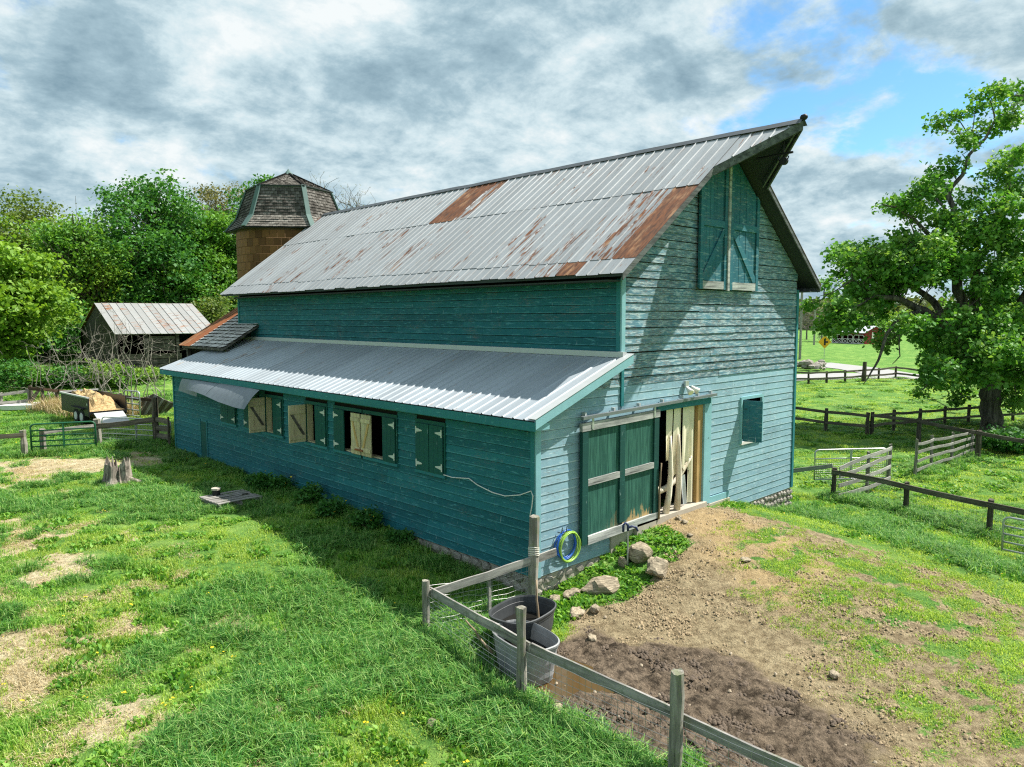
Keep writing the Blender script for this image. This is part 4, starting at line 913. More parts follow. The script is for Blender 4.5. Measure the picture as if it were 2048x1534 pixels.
# ------------------------------------------------------------------ grey tin-roofed shed at the wood's edge
shed = None
r0 = dep(188, 606, 50.5); r1 = dep(384, 608.5, 53.5); e0 = dep(229, 667, 47.6); e1 = dep(438, 668.5, 50.4)
r0[2] = r1[2] = (r0[2]+r1[2])/2; e0[2] = e1[2] = (e0[2]+e1[2])/2
gz = Hs(*((e0+e1)/2)[:2])
shed = empty('old_shed', (*((r0+r1)/2)[:2], gz), 'old open shed with streaked pale tin roof at the edge of the woods', 'shed')
npan = 14; al = (r1-r0)
for i in range(npan):
    a, b = i/npan, (i+1)/npan; A0, A1, B0, B1 = e0+(e1-e0)*a, e0+(e1-e0)*b, r0+(r1-r0)*a, r0+(r1-r0)*b; nn = np.cross(A1-A0, B0-A0); nn = nn/np.linalg.norm(nn)
    if nn[2] < 0: nn = -nn
    pb_ = MB(); up_ = nn*random.uniform(0.02, 0.035)
    pb_.hexa([A0, A1, B1, B0, A0+up_, A1+up_, B1+up_, B0+up_])
    w = (A1-A0); pb_.hexa([A0+up_, A0+w*0.09+up_, B0+w*0.09+up_, B0+up_, A0+up_+nn*0.03, A0+w*0.05+up_+nn*0.03, B0+w*0.05+up_+nn*0.03, B0+up_+nn*0.03])
    o = pb_.build('roof_panel', M_shedtin, shed); o.color = (random.choice((0.02, 0.07, 0.11, 0.15)), 0, 0, 1)
bk = (r0-e0); bk0, bk1 = r0+np.array([bk[0], bk[1], -bk[2]])*0.9, r1+np.array([bk[0], bk[1], -bk[2]])*0.9
MB().prism([r0, r1, bk1, bk0], (0, 0, 0.04)).build('back_slope', M_shedtin, shed)
inn = 0.06
for nm_, P0, P1, P2 in (('gable_end', e0, r0, bk0), ('gable_end', e1, r1, bk1)):
    s = 1 if nm_ and P0 is e0 else -1; sh_ = (e1-e0)*0.02*s
    MB().prism([P0+sh_-(0, 0, 0.05), P1+sh_-(0, 0, 0.06), P2+sh_-(0, 0, 0.05), np.array([*P2[:2], gz-0.3])+sh_, np.array([*P0[:2], gz-0.3])+sh_], (e1-e0)*0.006*s).build('gable_end', M_oldplank, shed)
back = MB(); back.prism([np.array([*bk0[:2], gz-0.3]), np.array([*bk1[:2], gz-0.3]), bk1-(0, 0, 0.1), bk0-(0, 0, 0.1)], (0.03, 0.03, 0)); back.build('back_wall', M_dark, shed)
fr = (r0-e0); fr = np.array([fr[0], fr[1], 0]); fr = fr/np.linalg.norm(fr)
def on_front(t, z, ins=0.35): p = e0+(e1-e0)*t+fr*ins; return np.array([p[0], p[1], z])
hgt = e0[2]-gz
for k in range(5):
    z0_ = gz-0.1+hgt*0.12*k; MB().prism([on_front(0.0, z0_), on_front(0.64, z0_), on_front(0.64, z0_+hgt*0.11), on_front(0.0, z0_+hgt*0.11)], fr*0.04).build('wall_plank', M_oldplank if k < 4 else M_rail_mid, shed)
for k in range(4):
    z0_ = gz+hgt*0.62+hgt*0.085*k; MB().prism([on_front(0.30, z0_), on_front(0.58, z0_), on_front(0.58, z0_+hgt*0.075), on_front(0.30, z0_+hgt*0.075)], fr*0.04).build('wall_plank', M_oldplank, shed)
for t in (0.02, 0.30, 0.60, 0.78, 0.985):
    p = on_front(t, gz-0.2, 0.28); MB().box(p[0]-0.09, p[1]-0.09, gz-0.2, p[0]+0.09, p[1]+0.09, e0[2]-0.02).build('post', M_oldplank, shed)

# ------------------------------------------------------------------ fences and gates
def beam(name, mat, p0, p1, w, t, parent, seg=5, jit=0.006, roll=0.0):
    """board with its long axis local x, width local z; slightly bowed"""
    p0, p1 = np.asarray(p0, float), np.asarray(p1, float); d = p1-p0; L = np.linalg.norm(d); ex = Vector(d/L); ez = Vector((0, 0, 1)); ez = (ez-ex*ez.dot(ex)).normalized(); ey = ez.cross(ex)
    if roll: R = Matrix.Rotation(roll, 3, ex); ez = R @ ez; ey = R @ ey
    b = MB(); ring = []
    bow = random.uniform(-1, 1)*jit*2
    for i in range(seg+1):
        x = L*i/seg; o = random.uniform(-jit, jit)+bow*math.sin(math.pi*i/seg)*2; q = random.uniform(-jit, jit)
        b.v += [(x, -t/2+q, -w/2+o), (x, t/2+q, -w/2+o), (x, t/2+q, w/2+o), (x, -t/2+q, w/2+o)]
    for i in range(seg):
        for j in range(4): a = i*4+j; c = i*4+(j+1) % 4; b.f.append((a, c, c+4, a+4))
    k = seg*4; b.f += [(3, 2, 1, 0), (k, k+1, k+2, k+3)]; b.mi = [0]*len(b.f)
    mw = Matrix(((ex[0], ey[0], ez[0], p0[0]), (ex[1], ey[1], ez[1], p0[1]), (ex[2], ey[2], ez[2], p0[2]), (0, 0, 0, 1)))
    return b.build(name, mat, parent, mw=mw)
def post(parent, mat, base, top_z, r=0.07, lean=(0, 0), name='post', n=8, sink=0.25, **tg):
    base = np.asarray(base, float); h = top_z-base[2]; b = MB(); k = 5; pts = []; rs = []
    for i in range(k+1):
        t = i/k; pts.append((lean[0]*t+random.uniform(-.006, .006), lean[1]*t+random.uniform(-.006, .006), -sink+(h+sink)*t)); rs.append(r*random.uniform(0.88, 1.10)*(1.05-0.12*t))
    b.tube(pts, rs, n); b.v = [(x_+random.uniform(-.07, .07)*r, y_+random.uniform(-.07, .07)*r, z_+(random.uniform(-.02, .02) if i_ >= k*n else 0)) for i_, (x_, y_, z_) in enumerate(b.v)]; return b.build(name, mat, parent, smooth=False, mw=Matrix.Translation(Vector(base)), **tg)
def wires(parent, p0, p1, zlo, zhi, nh, nv, r=0.0035, wav=0.02):
    """woven wire between two posts, one part"""
    p0, p1 = np.asarray(p0, float), np.asarray(p1, float); b = MB()
    for i in range(nh):
        z = zlo+(zhi-zlo)*i/(nh-1); pts = []
        for k in range(9):
            t = k/8; pts.append([*(p0[:2]+(p1[:2]-p0[:2])*t), (p0[2]+(p1[2]-p0[2])*t)+z-wav*math.sin(math.pi*t)*random.uniform(0, 1.5)])
        b.tube(pts, r, 4, False)
    for k in range(1, nv):
        t = k/nv; q = p0+(p1-p0)*t; b.tube([(q[0], q[1], q[2]+zlo-0.01), (q[0]+random.uniform(-.008, .008), q[1], q[2]+(zlo+zhi)/2), (q[0], q[1], q[2]+zhi+0.01)], r*0.8, 4, False)
    return b.build('wire_mesh', M_wire, parent, kind='stuff')
# near fence round the muddy yard
nf = None
A = at(852, 1262); B = at(1044, 1402); 
zA = z_for(A[0], A[1], 1160); zB = z_for(B[0], B[1], 1214)
Cc = at(1349, 1556); zC = z_for(Cc[0], Cc[1], 1342)
dirBC = (Cc-B)[:2]/np.linalg.norm((Cc-B)[:2]); Dd = Cc[:2]+dirBC*3.3; Dz = Hs(*Dd)
nf = empty('yard_fence', B, 'weathered grey board and woven wire fence along the muddy yard', 'fence')
for base, zt, r, sd_ in ((A, zA, 0.075, 0), (B, zB, 0.075, 1), (Cc, zC, 0.085, 2)): post(nf, M_post, base, zt, r, (random.uniform(-.02, .02), random.uniform(-.02, .02)), n=10)
post(nf, M_post, (*Dd, Dz), Dz+(zC-Cc[2])*0.97, 0.08, n=10)
side2 = np.array([-0.10*dirBC[1], 0.10*dirBC[0], 0])      # boards sit on the yard side
def brd(p, q, za, zb, w=0.15): return beam('board', M_board, np.array([p[0], p[1], za])+side2, np.array([q[0], q[1], zb])+side2, w, 0.032, nf, 7, 0.008)
zb1 = z_for(A[0]+side2[0], A[1]+side2[1], 1183); zb2 = z_for(B[0]+side2[0], B[1]+side2[1], 1290); zb3 = z_for(Cc[0]+side2[0], Cc[1]+side2[1], 1432)
brd(A+(B-A)*-0.04, B+(B-A)*0.03, zb1, zb2, 0.15); brd(B+(Cc-B)*0.035, Cc+(Cc-B)*-0.01, zb2-0.02, zb3, 0.15); brd(Cc+(Cc-B)*0.012, np.array([*Dd, Dz]), zb3-0.03, zb3-0.05+(Dz-Cc[2]), 0.15)
wires(nf, A, B, 0.08, zb1-A[2]-0.02, 8, 20); wires(nf, B, Cc, 0.08, zb2-B[2]-0.04, 8, 24); wires(nf, Cc, (*Dd, Dz), 0.08, zb3-Cc[2]+0.02, 8, 24)
# return fence from the corner post to the barn corner
cpo = at(1052, 1200); cpo = np.array([-0.35, -0.25, Hs(-0.35, -0.25)]); 
pj = project(cpo)
zt = z_for(cpo[0], cpo[1], 1034)
rf = empty('corner_fence', cpo, 'short board fence with tall leaning post tied to the barn corner', 'fence')
post(rf, M_post, cpo, zt, 0.105, (0.07, 0.02), n=7)
p1_ = np.array([A[0]+0.05, A[1]-0.08, z_for(A[0]+0.05, A[1]-0.08, 1188)]); p2_ = np.array([0.18, -0.38, z_for(0.18, -0.38, 1104)])
beam('board', M_rail_pale, p1_, p2_, 0.15, 0.035, rf, 7, 0.008)
wires(rf, A, cpo, 0.10, 0.82, 8, 18, wav=0.05)
stk = (A+(cpo-A)*0.58); stk[2] = Hs(*stk[:2]); MB().box(stk[0]-0.03, stk[1]-0.02, stk[2]-0.1, stk[0]+0.03, stk[1]+0.02, stk[2]+0.80).build('stake', M_rail_pale, rf)
rp_ = MB()
for k in range(5): rp_.tube([cpo+np.array([0.05+0.10*math.cos(a), 0.10*math.sin(a)+0.01, 1.02+0.035*k+0.02*math.sin(a*2)]) for a in np.linspace(0, 2*math.pi, 13)], 0.011, 5)
rp_.build('rope_wrap', M_rope, rf)
def rail_fence(name, label, pts, rails, pm, rm, rw=0.14, rt=0.05, pr=0.075, group=None, wire=None, skip=(), over=0.03, posts=True):
    """pts: (px, py_base, py_top or height)"""
    W = []
    for q in pts:
        if len(q) == 4: b = np.array([q[0], q[1], Hs(q[0], q[1])]); W.append((b, q[3]))
        else:
            b = at(q[0], q[1]); W.append((b, (z_for(b[0], b[1], q[2])-b[2])))
    e = empty(name, W[0][0], label, 'fence', group)
    if posts:
        for i, (b, h) in enumerate(W):
            if i not in skip: post(e, pm, b, b[2]+h+over, pr, (random.uniform(-.03, .03), random.uniform(-.03, .03)))
    for (b0, h0), (b1, h1) in zip(W[:-1], W[1:]):
        for fr_ in rails:
            n_ = np.cross(b1-b0, (0, 0, 1)); n_ = n_/np.linalg.norm(n_)*-(pr+rt/2)
            if n_ @ (CAM-b0) < 0: n_ = -n_
            beam('rail', rm, b0+n_+(0, 0, h0*fr_), b1+n_+(0, 0, h1*fr_), rw, rt, e, 4, 0.01)
        if wire: wires(e, b0, b1, 0.08, min(h0, h1)*wire, 6, 14, 0.003)
    return e
# fences right of the barn
rail_fence('wire_fence', 'dark single-rail fence with woven wire crossing the grass right of the yard', [(1666, 996, 938), (1810, 1026, 966), (1977, 1072, 1001), (2150, 1120, 1042)], (0.90,), M_post_dark, M_rail_dark, 0.15, 0.05, 0.08, wire=0.8)
rail_fence('barn_corner_rail', 'single pale rail from the barn corner to a dark post', [(1584, 985, 938), (1664, 996, 926)], (0.93,), M_post_dark, M_rail_pale, 0.13, 0.04, 0.05, skip=(0, 1))
rail_fence('board_gate', 'pale bowed four-board fence panel beside the silver tube gate', [(1672, 1000, 932), (1733, 985, 905), (1776, 965, 890)], (0.93, 0.70, 0.44, 0.14), M_post, M_rail_pale, 0.12, 0.03, 0.06, wire=0.9, skip=(0,))
rail_fence('leaning_fence_panel', 'leaning grey fence panel of four warped boards under the maple', [(1829, 952, 880), (1862, 938, 872), (1902, 925, 866), (1944, 906, 858)], (0.90, 0.66, 0.42, 0.16), M_post, M_board, 0.10, 0.03, 0.055)
rail_fence('paddock_fence', 'dark two-rail paddock fence running from the barn to a double post', [(1560, 852, 806), (1651, 862, 818), (1734, 869, 826)], (0.88, 0.40), M_post_dark, M_rail_dark, 0.14, 0.05, 0.10)
rail_fence('paddock_back_fence', 'dark two-rail fence passing behind the maple trunk', [(1743, 869, 825), (1787, 862, 821), (1838, 857, 818), (1889, 850, 814), (1936, 847, 811), (2025, 842, 806), (2110, 836, 800)], (0.88, 0.40), M_post_dark, M_rail_mid, 0.13, 0.05, 0.09)
rail_fence('lane_fence', 'long single dark rail sloping past the maple from the double post', [(1747, 870, 828), (1836, 888, 838), (1955, 915, 862), (2070, 938, 882)], (0.95,), M_post_dark, M_rail_dark, 0.15, 0.06, 0.11, skip=(0,))
rail_fence('road_fence', 'long two-rail roadside fence across the pasture edge', [(1580, 769, 742), (1617, 768, 744), (1653, 766, 743), (1690, 765, 741), (1757, 759, 737), (1791, 756, 733), (1840, 762, 739), (1900, 768, 744), (1965, 774, 749), (2040, 780, 755)], (0.92, 0.42), M_post_dark, M_rail_mid, 0.16, 0.06, 0.10)
gp = at(1727, 763); post(None, M_post_dark, gp, z_for(gp[0], gp[1], 724), 0.20, (0.15, 0.0), 'stub_pole', label='thick dark stub pole leaning at the roadside fence', cat='pole')
pb0, pb1 = at(1762, 758), at(1791, 756); beam('brace_rail', M_rail_mid, pb0+(0, 0, 0.2), pb1+(0, 0, 1.0), 0.14, 0.05, None, label='slanting brace rail set against the roadside fence corner', cat='rail') if False else None
def tube_gate(name, label, b0, b1, h, nb_, mat, r=0.024, mid=True, mesh=None, z0=0.12, group=None):
    b0, b1 = np.asarray(b0, float), np.asarray(b1, float); e = empty(name, (b0+b1)/2, label, 'gate', group); d = b1-b0
    f_ = MB(); cr = 0.14; u = d/np.linalg.norm(d); Z = np.array([0, 0, 1.0])
    pts = [b0+Z*z0, b0+Z*(h-cr)]+[b0+u*cr*(1-math.cos(t))+Z*(h-cr+cr*math.sin(t)) for t in (0.5, 1.05)]+[b0+u*cr+Z*h, b1-u*cr+Z*h]+[b1-u*cr*(1-math.cos(t))+Z*(h-cr+cr*math.sin(t)) for t in (1.05, 0.5)]+[b1+Z*(h-cr), b1+Z*z0]
    f_.tube(pts, r*1.15, 7); f_.build('frame', mat, e, smooth=True)
    for k in range(nb_):
        z = z0+(h-z0)*k/nb_*(0.96); o = MB(); o.tube([b0+Z*z, b1+Z*z], r, 6); o.build('bar', mat, e, smooth=True)
    if mid:
        q = (b0+b1)/2; MB().box(q[0]-0.03, q[1]-0.03, q[2]+z0, q[0]+0.03, q[1]+0.03, q[2]+h-0.02).build('upright', mat, e)
    if mesh:
        w = MB()
        for k in range(1, mesh): q = b0+d*k/mesh; w.tube([q+Z*z0, q+Z*h*0.72], 0.004, 4, False)
        for k in range(1, 9): w.tube([b0+Z*(z0+(h*0.72-z0)*k/9), b1+Z*(z0+(h*0.72-z0)*k/9)], 0.004, 4, False)
        w.build('wire_mesh', M_wire, e, kind='stuff')
    return e
g0, g1 = at(1628, 966), at(1772, 962); tube_gate('tube_gate', 'silver tube gate with wire lower half beside the pale board panel', g0, g1, z_for(g0[0], g0[1], 900)-g0[2], 1, M_gal, mid=True, mesh=34); e_ = bpy.data.objects['tube_gate']
o = MB(); o.tube([g0+(0, 0, 0.86), g1+(0, 0, 0.86)], 0.022, 6); o.build('bar', M_gal, e_, smooth=True)
g0 = at(2003, 1108); g1 = at(2190, 1150); tube_gate('tube_gate', 'grey five-bar tube gate at the end of the dark wire fence', g0, g1, z_for(g0[0], g0[1], 1033)-g0[2], 4, M_gal)
# left: gate and fence closing the field
gl0, gl1 = at(64, 911), at(193, 903)
rail_fence('field_fence', 'grey-brown field fence rail left of the green gate', [(-90, 925, 868), (50, 914, 862)], (0.86,), M_post, M_rail_mid, 0.16, 0.05, 0.11)
tube_gate('green_gate', 'green painted six-bar tube gate standing in the field fence', gl0, gl1, z_for(gl0[0], gl0[1], 849)-gl0[2], 5, M_greengate, r=0.028)
rail_fence('gate_fence', 'weathered fence of one rail between the green gate and a tall post', [(197, 897, 838), (313, 890, 795)], (0.80,), M_post, M_rail_mid, 0.17, 0.05, 0.12) if False else None
gf = empty('gate_fence', at(197, 897), 'weathered one-rail fence between the green gate and a tall post', 'fence')
w0, w1, w2 = at(197, 897), at(313, 890), np.array([-0.15, 19.3, Hs(-0.15, 19.3)])
post(gf, M_post, w0, z_for(w0[0], w0[1], 838), 0.13); post(gf, M_post_dark, w1, z_for(w1[0], w1[1], 795), 0.12)
beam('rail', M_rail_mid, np.array([*w0[:2], z_for(w0[0], w0[1], 852)])-(0.1, 0.12, 0), np.array([*w1[:2], z_for(w1[0], w1[1], 838)])-(0.1, 0.12, 0), 0.2, 0.05, gf, 4, 0.01)
bf_ = empty('barn_board_fence', w2, 'three-board dark fence joining the tall post to the barn corner', 'fence')
for py0, py1 in ((838, 843), (854, 858), (871, 875)):
    beam('board', M_rail_mid, np.array([*w1[:2], z_for(w1[0], w1[1], py0)])-(0, 0.1, 0), np.array([*w2[:2], z_for(w2[0], w2[1], py1)]), 0.19, 0.05, bf_, 4, 0.01)
post(bf_, M_post_dark, w2-(0.02, 0, 0), w2[2]+1.25, 0.05)
wires(gf, w0, w1, 0.1, 0.9, 6, 22, 0.004)
gg0, gg1 = at(206, 882), np.array([0.25, 20.3, Hs(0.25, 20.3)]); tube_gate('tube_gate', 'grey tube gate standing behind the one-rail fence near the barn', gg0, gg1, z_for(gg0[0], gg0[1], 846)-gg0[2]+0.25, 4, M_gal, r=0.02)
rail_fence('inner_fence', 'low grey rail fence seen through the green gate', [(87, 908, 860), (195, 893, 846)], (0.90,), M_post, M_board, 0.13, 0.05, 0.11, skip=(1,))
rail_fence('back_fence', 'brown single-rail fence with many posts behind the trailer', [(62, 816, 772), (87, 818, 775), (115, 815, 779), (145, 806, 781), (175, 806, 784), (210, 814, 786), (243, 828, 788), (314, 834, 797)], (0.93,), M_post_dark, M_rail_brown, 0.16, 0.06, 0.09)
rail_fence('old_grey_fence', 'broken grey rail fence by the white slab at the field edge', [(-40, 822, 790), (3, 818, 786), (60, 814, 778)], (0.9, 0.4), M_post, M_board, 0.16, 0.06, 0.08)
q0, q1 = at(62, 816), at(85, 800); beam('brace_pole', M_post_dark, at(57, 817)+(0, 0, 0.05), at(80, 816)+(0, 0, 1.0), 0.16, 0.12, bpy.data.objects['back_fence'])

# ------------------------------------------------------------------ dump trailer with a hay load
tr_c = at(190, 853); ta = math.radians(0); 
wv = at(150, 853)-at(225, 850)
# side direction: the left side panel runs away from the camera to the upper right
tl0, tl1 = at(147, 852), at(180, 853)
trl = empty('dump_trailer', tr_c, 'black dump trailer loaded with hay, its pale ramp tailgate lowered', 'trailer')
tb = at(181, 853); uy = at(127, 838)-tb; uy[2] = 0; TL = float(np.linalg.norm(uy)); uy = uy/TL; ux = np.array([uy[1], -uy[0], 0.0])
tb = np.array([tb[0], tb[1], tb[2]])
def TP(a, b, c): return tb+ux*a+uy*b+np.array([0, 0, c])
def tbox(nm, mt, a0, b0_, c0, a1, b1_, c1, par=None): return MB().hexa([TP(a0, b0_, c0), TP(a1, b0_, c0), TP(a1, b1_, c0), TP(a0, b1_, c0), TP(a0, b0_, c1), TP(a1, b0_, c1), TP(a1, b1_, c1), TP(a0, b1_, c1)]).build(nm, mt, par or trl)
TW = 1.55; TL = TL*1.0; print('trailer', TL)
tbox('bed', M_black, 0, 0, 0.55, TW, TL, 0.66); tbox('side_panel', M_black, -0.05, 0, 0.45, 0.0, TL, 1.28); tbox('side_panel', M_black, TW, 0, 0.45, TW+0.05, TL, 1.28); tbox('front_panel', M_black, 0.0, TL-0.05, 0.661, TW, TL, 1.30)
tbox('top_rail', M_alu, -0.09, 0, 1.281, 0.02, TL, 1.34); tbox('top_rail', M_alu, -0.09, TL, 1.301, TW+0.09, TL+0.07, 1.37)
for b in (0.95, 1.75):
    for a in (-0.02, TW-0.18):
        w = MB(); w.tube([TP(a-0.05, b, 0.36), TP(a+0.17, b, 0.36)], 0.36, 18); wh = w.build('wheel', M_tire, trl, smooth=False)
        r_ = MB(); r_.tube([TP(a-0.075, b, 0.36), TP(a-0.04, b, 0.36)], [0.18, 0.21], 14); r_.build('rim', M_rim, wh)
tbox('fender', M_black, -0.22, 0.5, 0.74, -0.052, 2.2, 0.80)
MB().hexa([TP(0.15, -1.15, 0.02), TP(TW-0.15, -1.15, 0.02), TP(TW-0.15, -0.05, 0.55), TP(0.15, -0.05, 0.55), TP(0.15, -1.15, 0.07), TP(TW-0.15, -1.15, 0.07), TP(TW-0.15, -0.05, 0.60), TP(0.15, -0.05, 0.60)]).build('ramp_tailgate', M_alu, trl)
tbox('marker_light', M_alu, -0.062, 0.1, 0.95, -0.051, 0.2, 1.05)
hv = []; hn = 22
for i in range(hn+1):
    for j in range(hn+1):
        a, b = 0.02+(TW-0.04)*i/hn, -0.0+(TL-0.1)*j/hn; e = math.sin(math.pi*i/hn)**0.5*ss(j/hn*3.0)*(0.55+0.45*float(vnoise(np.array([i*0.5]), np.array([j*0.5]), 5)[0])); hv.append(TP(a, b, 0.67+0.85*float(e)))
hf = [(i*(hn+1)+j, (i+1)*(hn+1)+j, (i+1)*(hn+1)+j+1, i*(hn+1)+j+1) for i in range(hn) for j in range(hn)]
hm = MB(); hm.add(hv, hf); tag(hm.build('hay_load', M_haypile), 'heap of tan hay filling the black trailer', 'hay')
# white tub lying by the back fence
wt_ = at(30, 818); bb = MB(); bb.hexa([wt_+np.array(q) for q in ((-1.2, 0.2, 0), (0.6, -0.9, 0), (1.2, -0.2, 0), (-0.6, 0.9, 0), (-1.25, 0.2, 0.24), (0.65, -0.95, 0.24), (1.25, -0.2, 0.30), (-0.65, 0.95, 0.30))]); tag(bb.build('white_slab', M_tubwhite), 'flat white slab lying in the grass by the old grey fence', 'slab')
# leaning tube gate and a heap of old fence slats beyond the back fence
l0, l1 = at(251, 834), at(281, 838); tube_gate('tube_gate', 'galvanised tube gate leaning on the slat heap behind the trailer', l0, l1, 1.35, 4, M_gal, r=0.03)
for i in range(16):
    t = i/15; b = at(266+62*t, 826+6*math.sin(t*3)); h = 1.1*(1-abs(t-0.35)*0.8)
    beam('slat', M_rail_mid if i % 3 else M_rail_pale, b, b+np.array([0.45, -0.4, h]), 0.16, 0.03, None, 2, 0.01)
    o = bpy.context.scene.objects[-1]
slats = [o for o in scene.objects if o.name.startswith('slat')]
hp = empty('slat_heap', at(296, 830), 'heap of old dark slats piled behind the back fence', 'wood pile')
for o in slats: o.parent = hp; o.matrix_parent_inverse = WM[hp.name].inverted()

# ------------------------------------------------------------------ things near the barn
# stock tanks
def tank(name, label, c, a, b, h, rz, mat, water, level):
    e = empty(name, c, label, 'water tank'); n = 36; R = Matrix.Rotation(rz, 3, 'Z')
    def ring(s, z):
        out = []
        for k in range(n):
            t = 2*math.pi*k/n; cx, sy = math.cos(t), math.sin(t); p = 0.72
            q = R @ Vector((a*s*math.copysign(abs(cx)**p, cx), b*s*math.copysign(abs(sy)**p, sy), z)); out.append((c[0]+q[0], c[1]+q[1], c[2]+q[2]))
        return out
    prof = [(0.80, 0.0), (0.84, 0.10), (0.86, 0.30), (0.895, 0.31), (0.92, h-0.10), (0.955, h-0.09), (0.965, h-0.03), (1.0, h-0.03), (1.005, h), (0.965, h+0.008), (0.945, h-0.02), (0.90, 0.32), (0.80, 0.05)]
    m_ = MB(); V = []; F = []
    for s_, z_ in prof: V += ring(s_, z_)
    for i in range(len(prof)-1):
        for k in range(n): F.append((i*n+k, i*n+(k+1) % n, (i+1)*n+(k+1) % n, (i+1)*n+k))
    F += [tuple(range(n-1, -1, -1)), tuple(range((len(prof)-1)*n, len(prof)*n))]; m_.add(V, F); m_.build('tank_shell', mat, e, smooth=False)
    w_ = MB(); w_.add(ring(0.80+0.13*level/h, level), [tuple(range(n))]); w_.build('water', water, e); return e
def tank_at(px, py, h):
    z = -0.45
    for i in range(6): P = on_z(px, py, z+h); z = Hs(P[0], P[1])
    return np.array([P[0], P[1], z])
T1 = tank_at(1046, 1217, 0.64); T2 = A+(B-A)*0.80+np.array([side2[0], side2[1], 0])*5.6; T2[2] = Hs(T2[0], T2[1]); print('tanks', T1, T2, 'posts', A, B, Cc, zA, zB, zC)
vr = math.atan2(RT[1], RT[0])
tank('stock_tank', 'black oval stock tank full of dark water at the barn corner', T1, 0.62, 0.46, 0.64, vr+0.95, M_tank, M_tankwater, 0.36)
tank('stock_tank', 'scuffed grey oval stock tank behind the fence board', T2, 0.60, 0.40, 0.60, math.atan2((B-A)[1], (B-A)[0]), M_tank2, M_tankwater, 0.34)
def stick(label, p0, p1, r, bend=0.03):
    p0, p1 = np.asarray(p0, float), np.asarray(p1, float); m_ = MB(); pts = [p0+(p1-p0)*t+np.array([random.uniform(-bend, bend)*math.sin(math.pi*t), 0, 0]) for t in np.linspace(0, 1, 7)]
    m_.tube(pts, [r*(1.1-0.4*t) for t in np.linspace(0, 1, 7)], 7); return tag(m_.build('stick', M_stick, smooth=True), label, 'stick')
s0 = T1+np.array([0.30, -0.06, 0.03]); stick('bare pole standing in the black stock tank', s0, on_y(1073, 1160, s0[1]+0.15), 0.024)
s1 = on_z(985, 1306, T2[2]+0.30); stick('thin stick leaning out of the grey stock tank', s1, on_y(931, 1240, s1[1]+0.35), 0.02)
# hose coil on the gable
hz_ = empty('garden_hose', (0.80, -0.10, 0.2), 'coiled blue and lime garden hose hung on hooks by the barn corner', 'hose')
for mt, c, ry, loops in ((M_blue, (0.78, -0.09, 0.52), 0.28, 3), (M_lime, (0.84, -0.14, 0.47), 0.30, 4)):
    h_ = MB(); pts = []
    for t in np.linspace(0, loops*2*math.pi+1.15*math.pi, loops*24+14): k = t/(loops*2*math.pi); pts.append((c[0]+(0.29+0.02*math.sin(t*0.3))*math.cos(t), c[1]-0.035*math.sin(k*9), c[2]+(ry+0.02*math.cos(t*0.4))*math.sin(t)))
    if mt is M_lime: pts += [(0.62, -0.13, 0.30), (0.55, -0.12, 0.36), (0.53, -0.11, 0.50), (0.54, -0.10, 0.60)]
    h_.tube(pts, 0.013, 6); h_.build('hose_coil', mt, hz_, smooth=True)
for x in (0.60, 0.74): MB().tube([(x, -0.03, 0.80), (x, -0.14, 0.80), (x, -0.16, 0.92)], 0.010, 5).build('hook', M_iron, hz_)
# yard hydrant
hb_ = at(1255, 1132); hyd = empty('yard_hydrant', hb_, 'thin standing yard hydrant with navy handle by the rocks', 'hydrant'); zt_ = z_for(hb_[0], hb_[1], 1060)
MB().tube([hb_-(0, 0, 0.1), (hb_[0], hb_[1], zt_)], 0.019, 7).build('standpipe', M_gal, hyd)
hd_ = MB(); c_ = np.array([hb_[0], hb_[1], zt_]); hd_.tube([c_-(0, 0, 0.02), c_+(0, 0, 0.10), c_+(-0.06, 0.02, 0.16), c_+(-0.12, 0.03, 0.12), c_+(-0.12, 0.03, -0.02)], 0.026, 7); hd_.build('handle', M_navy, hyd, smooth=True)
sp_ = MB(); sp_.tube([c_+(0, 0, 0.05), c_+(0.09, -0.05, 0.07), c_+(0.16, -0.09, 0.04), c_+(0.19, -0.11, -0.04)], 0.024, 7); sp_.build('spout', M_navy, hyd, smooth=True)
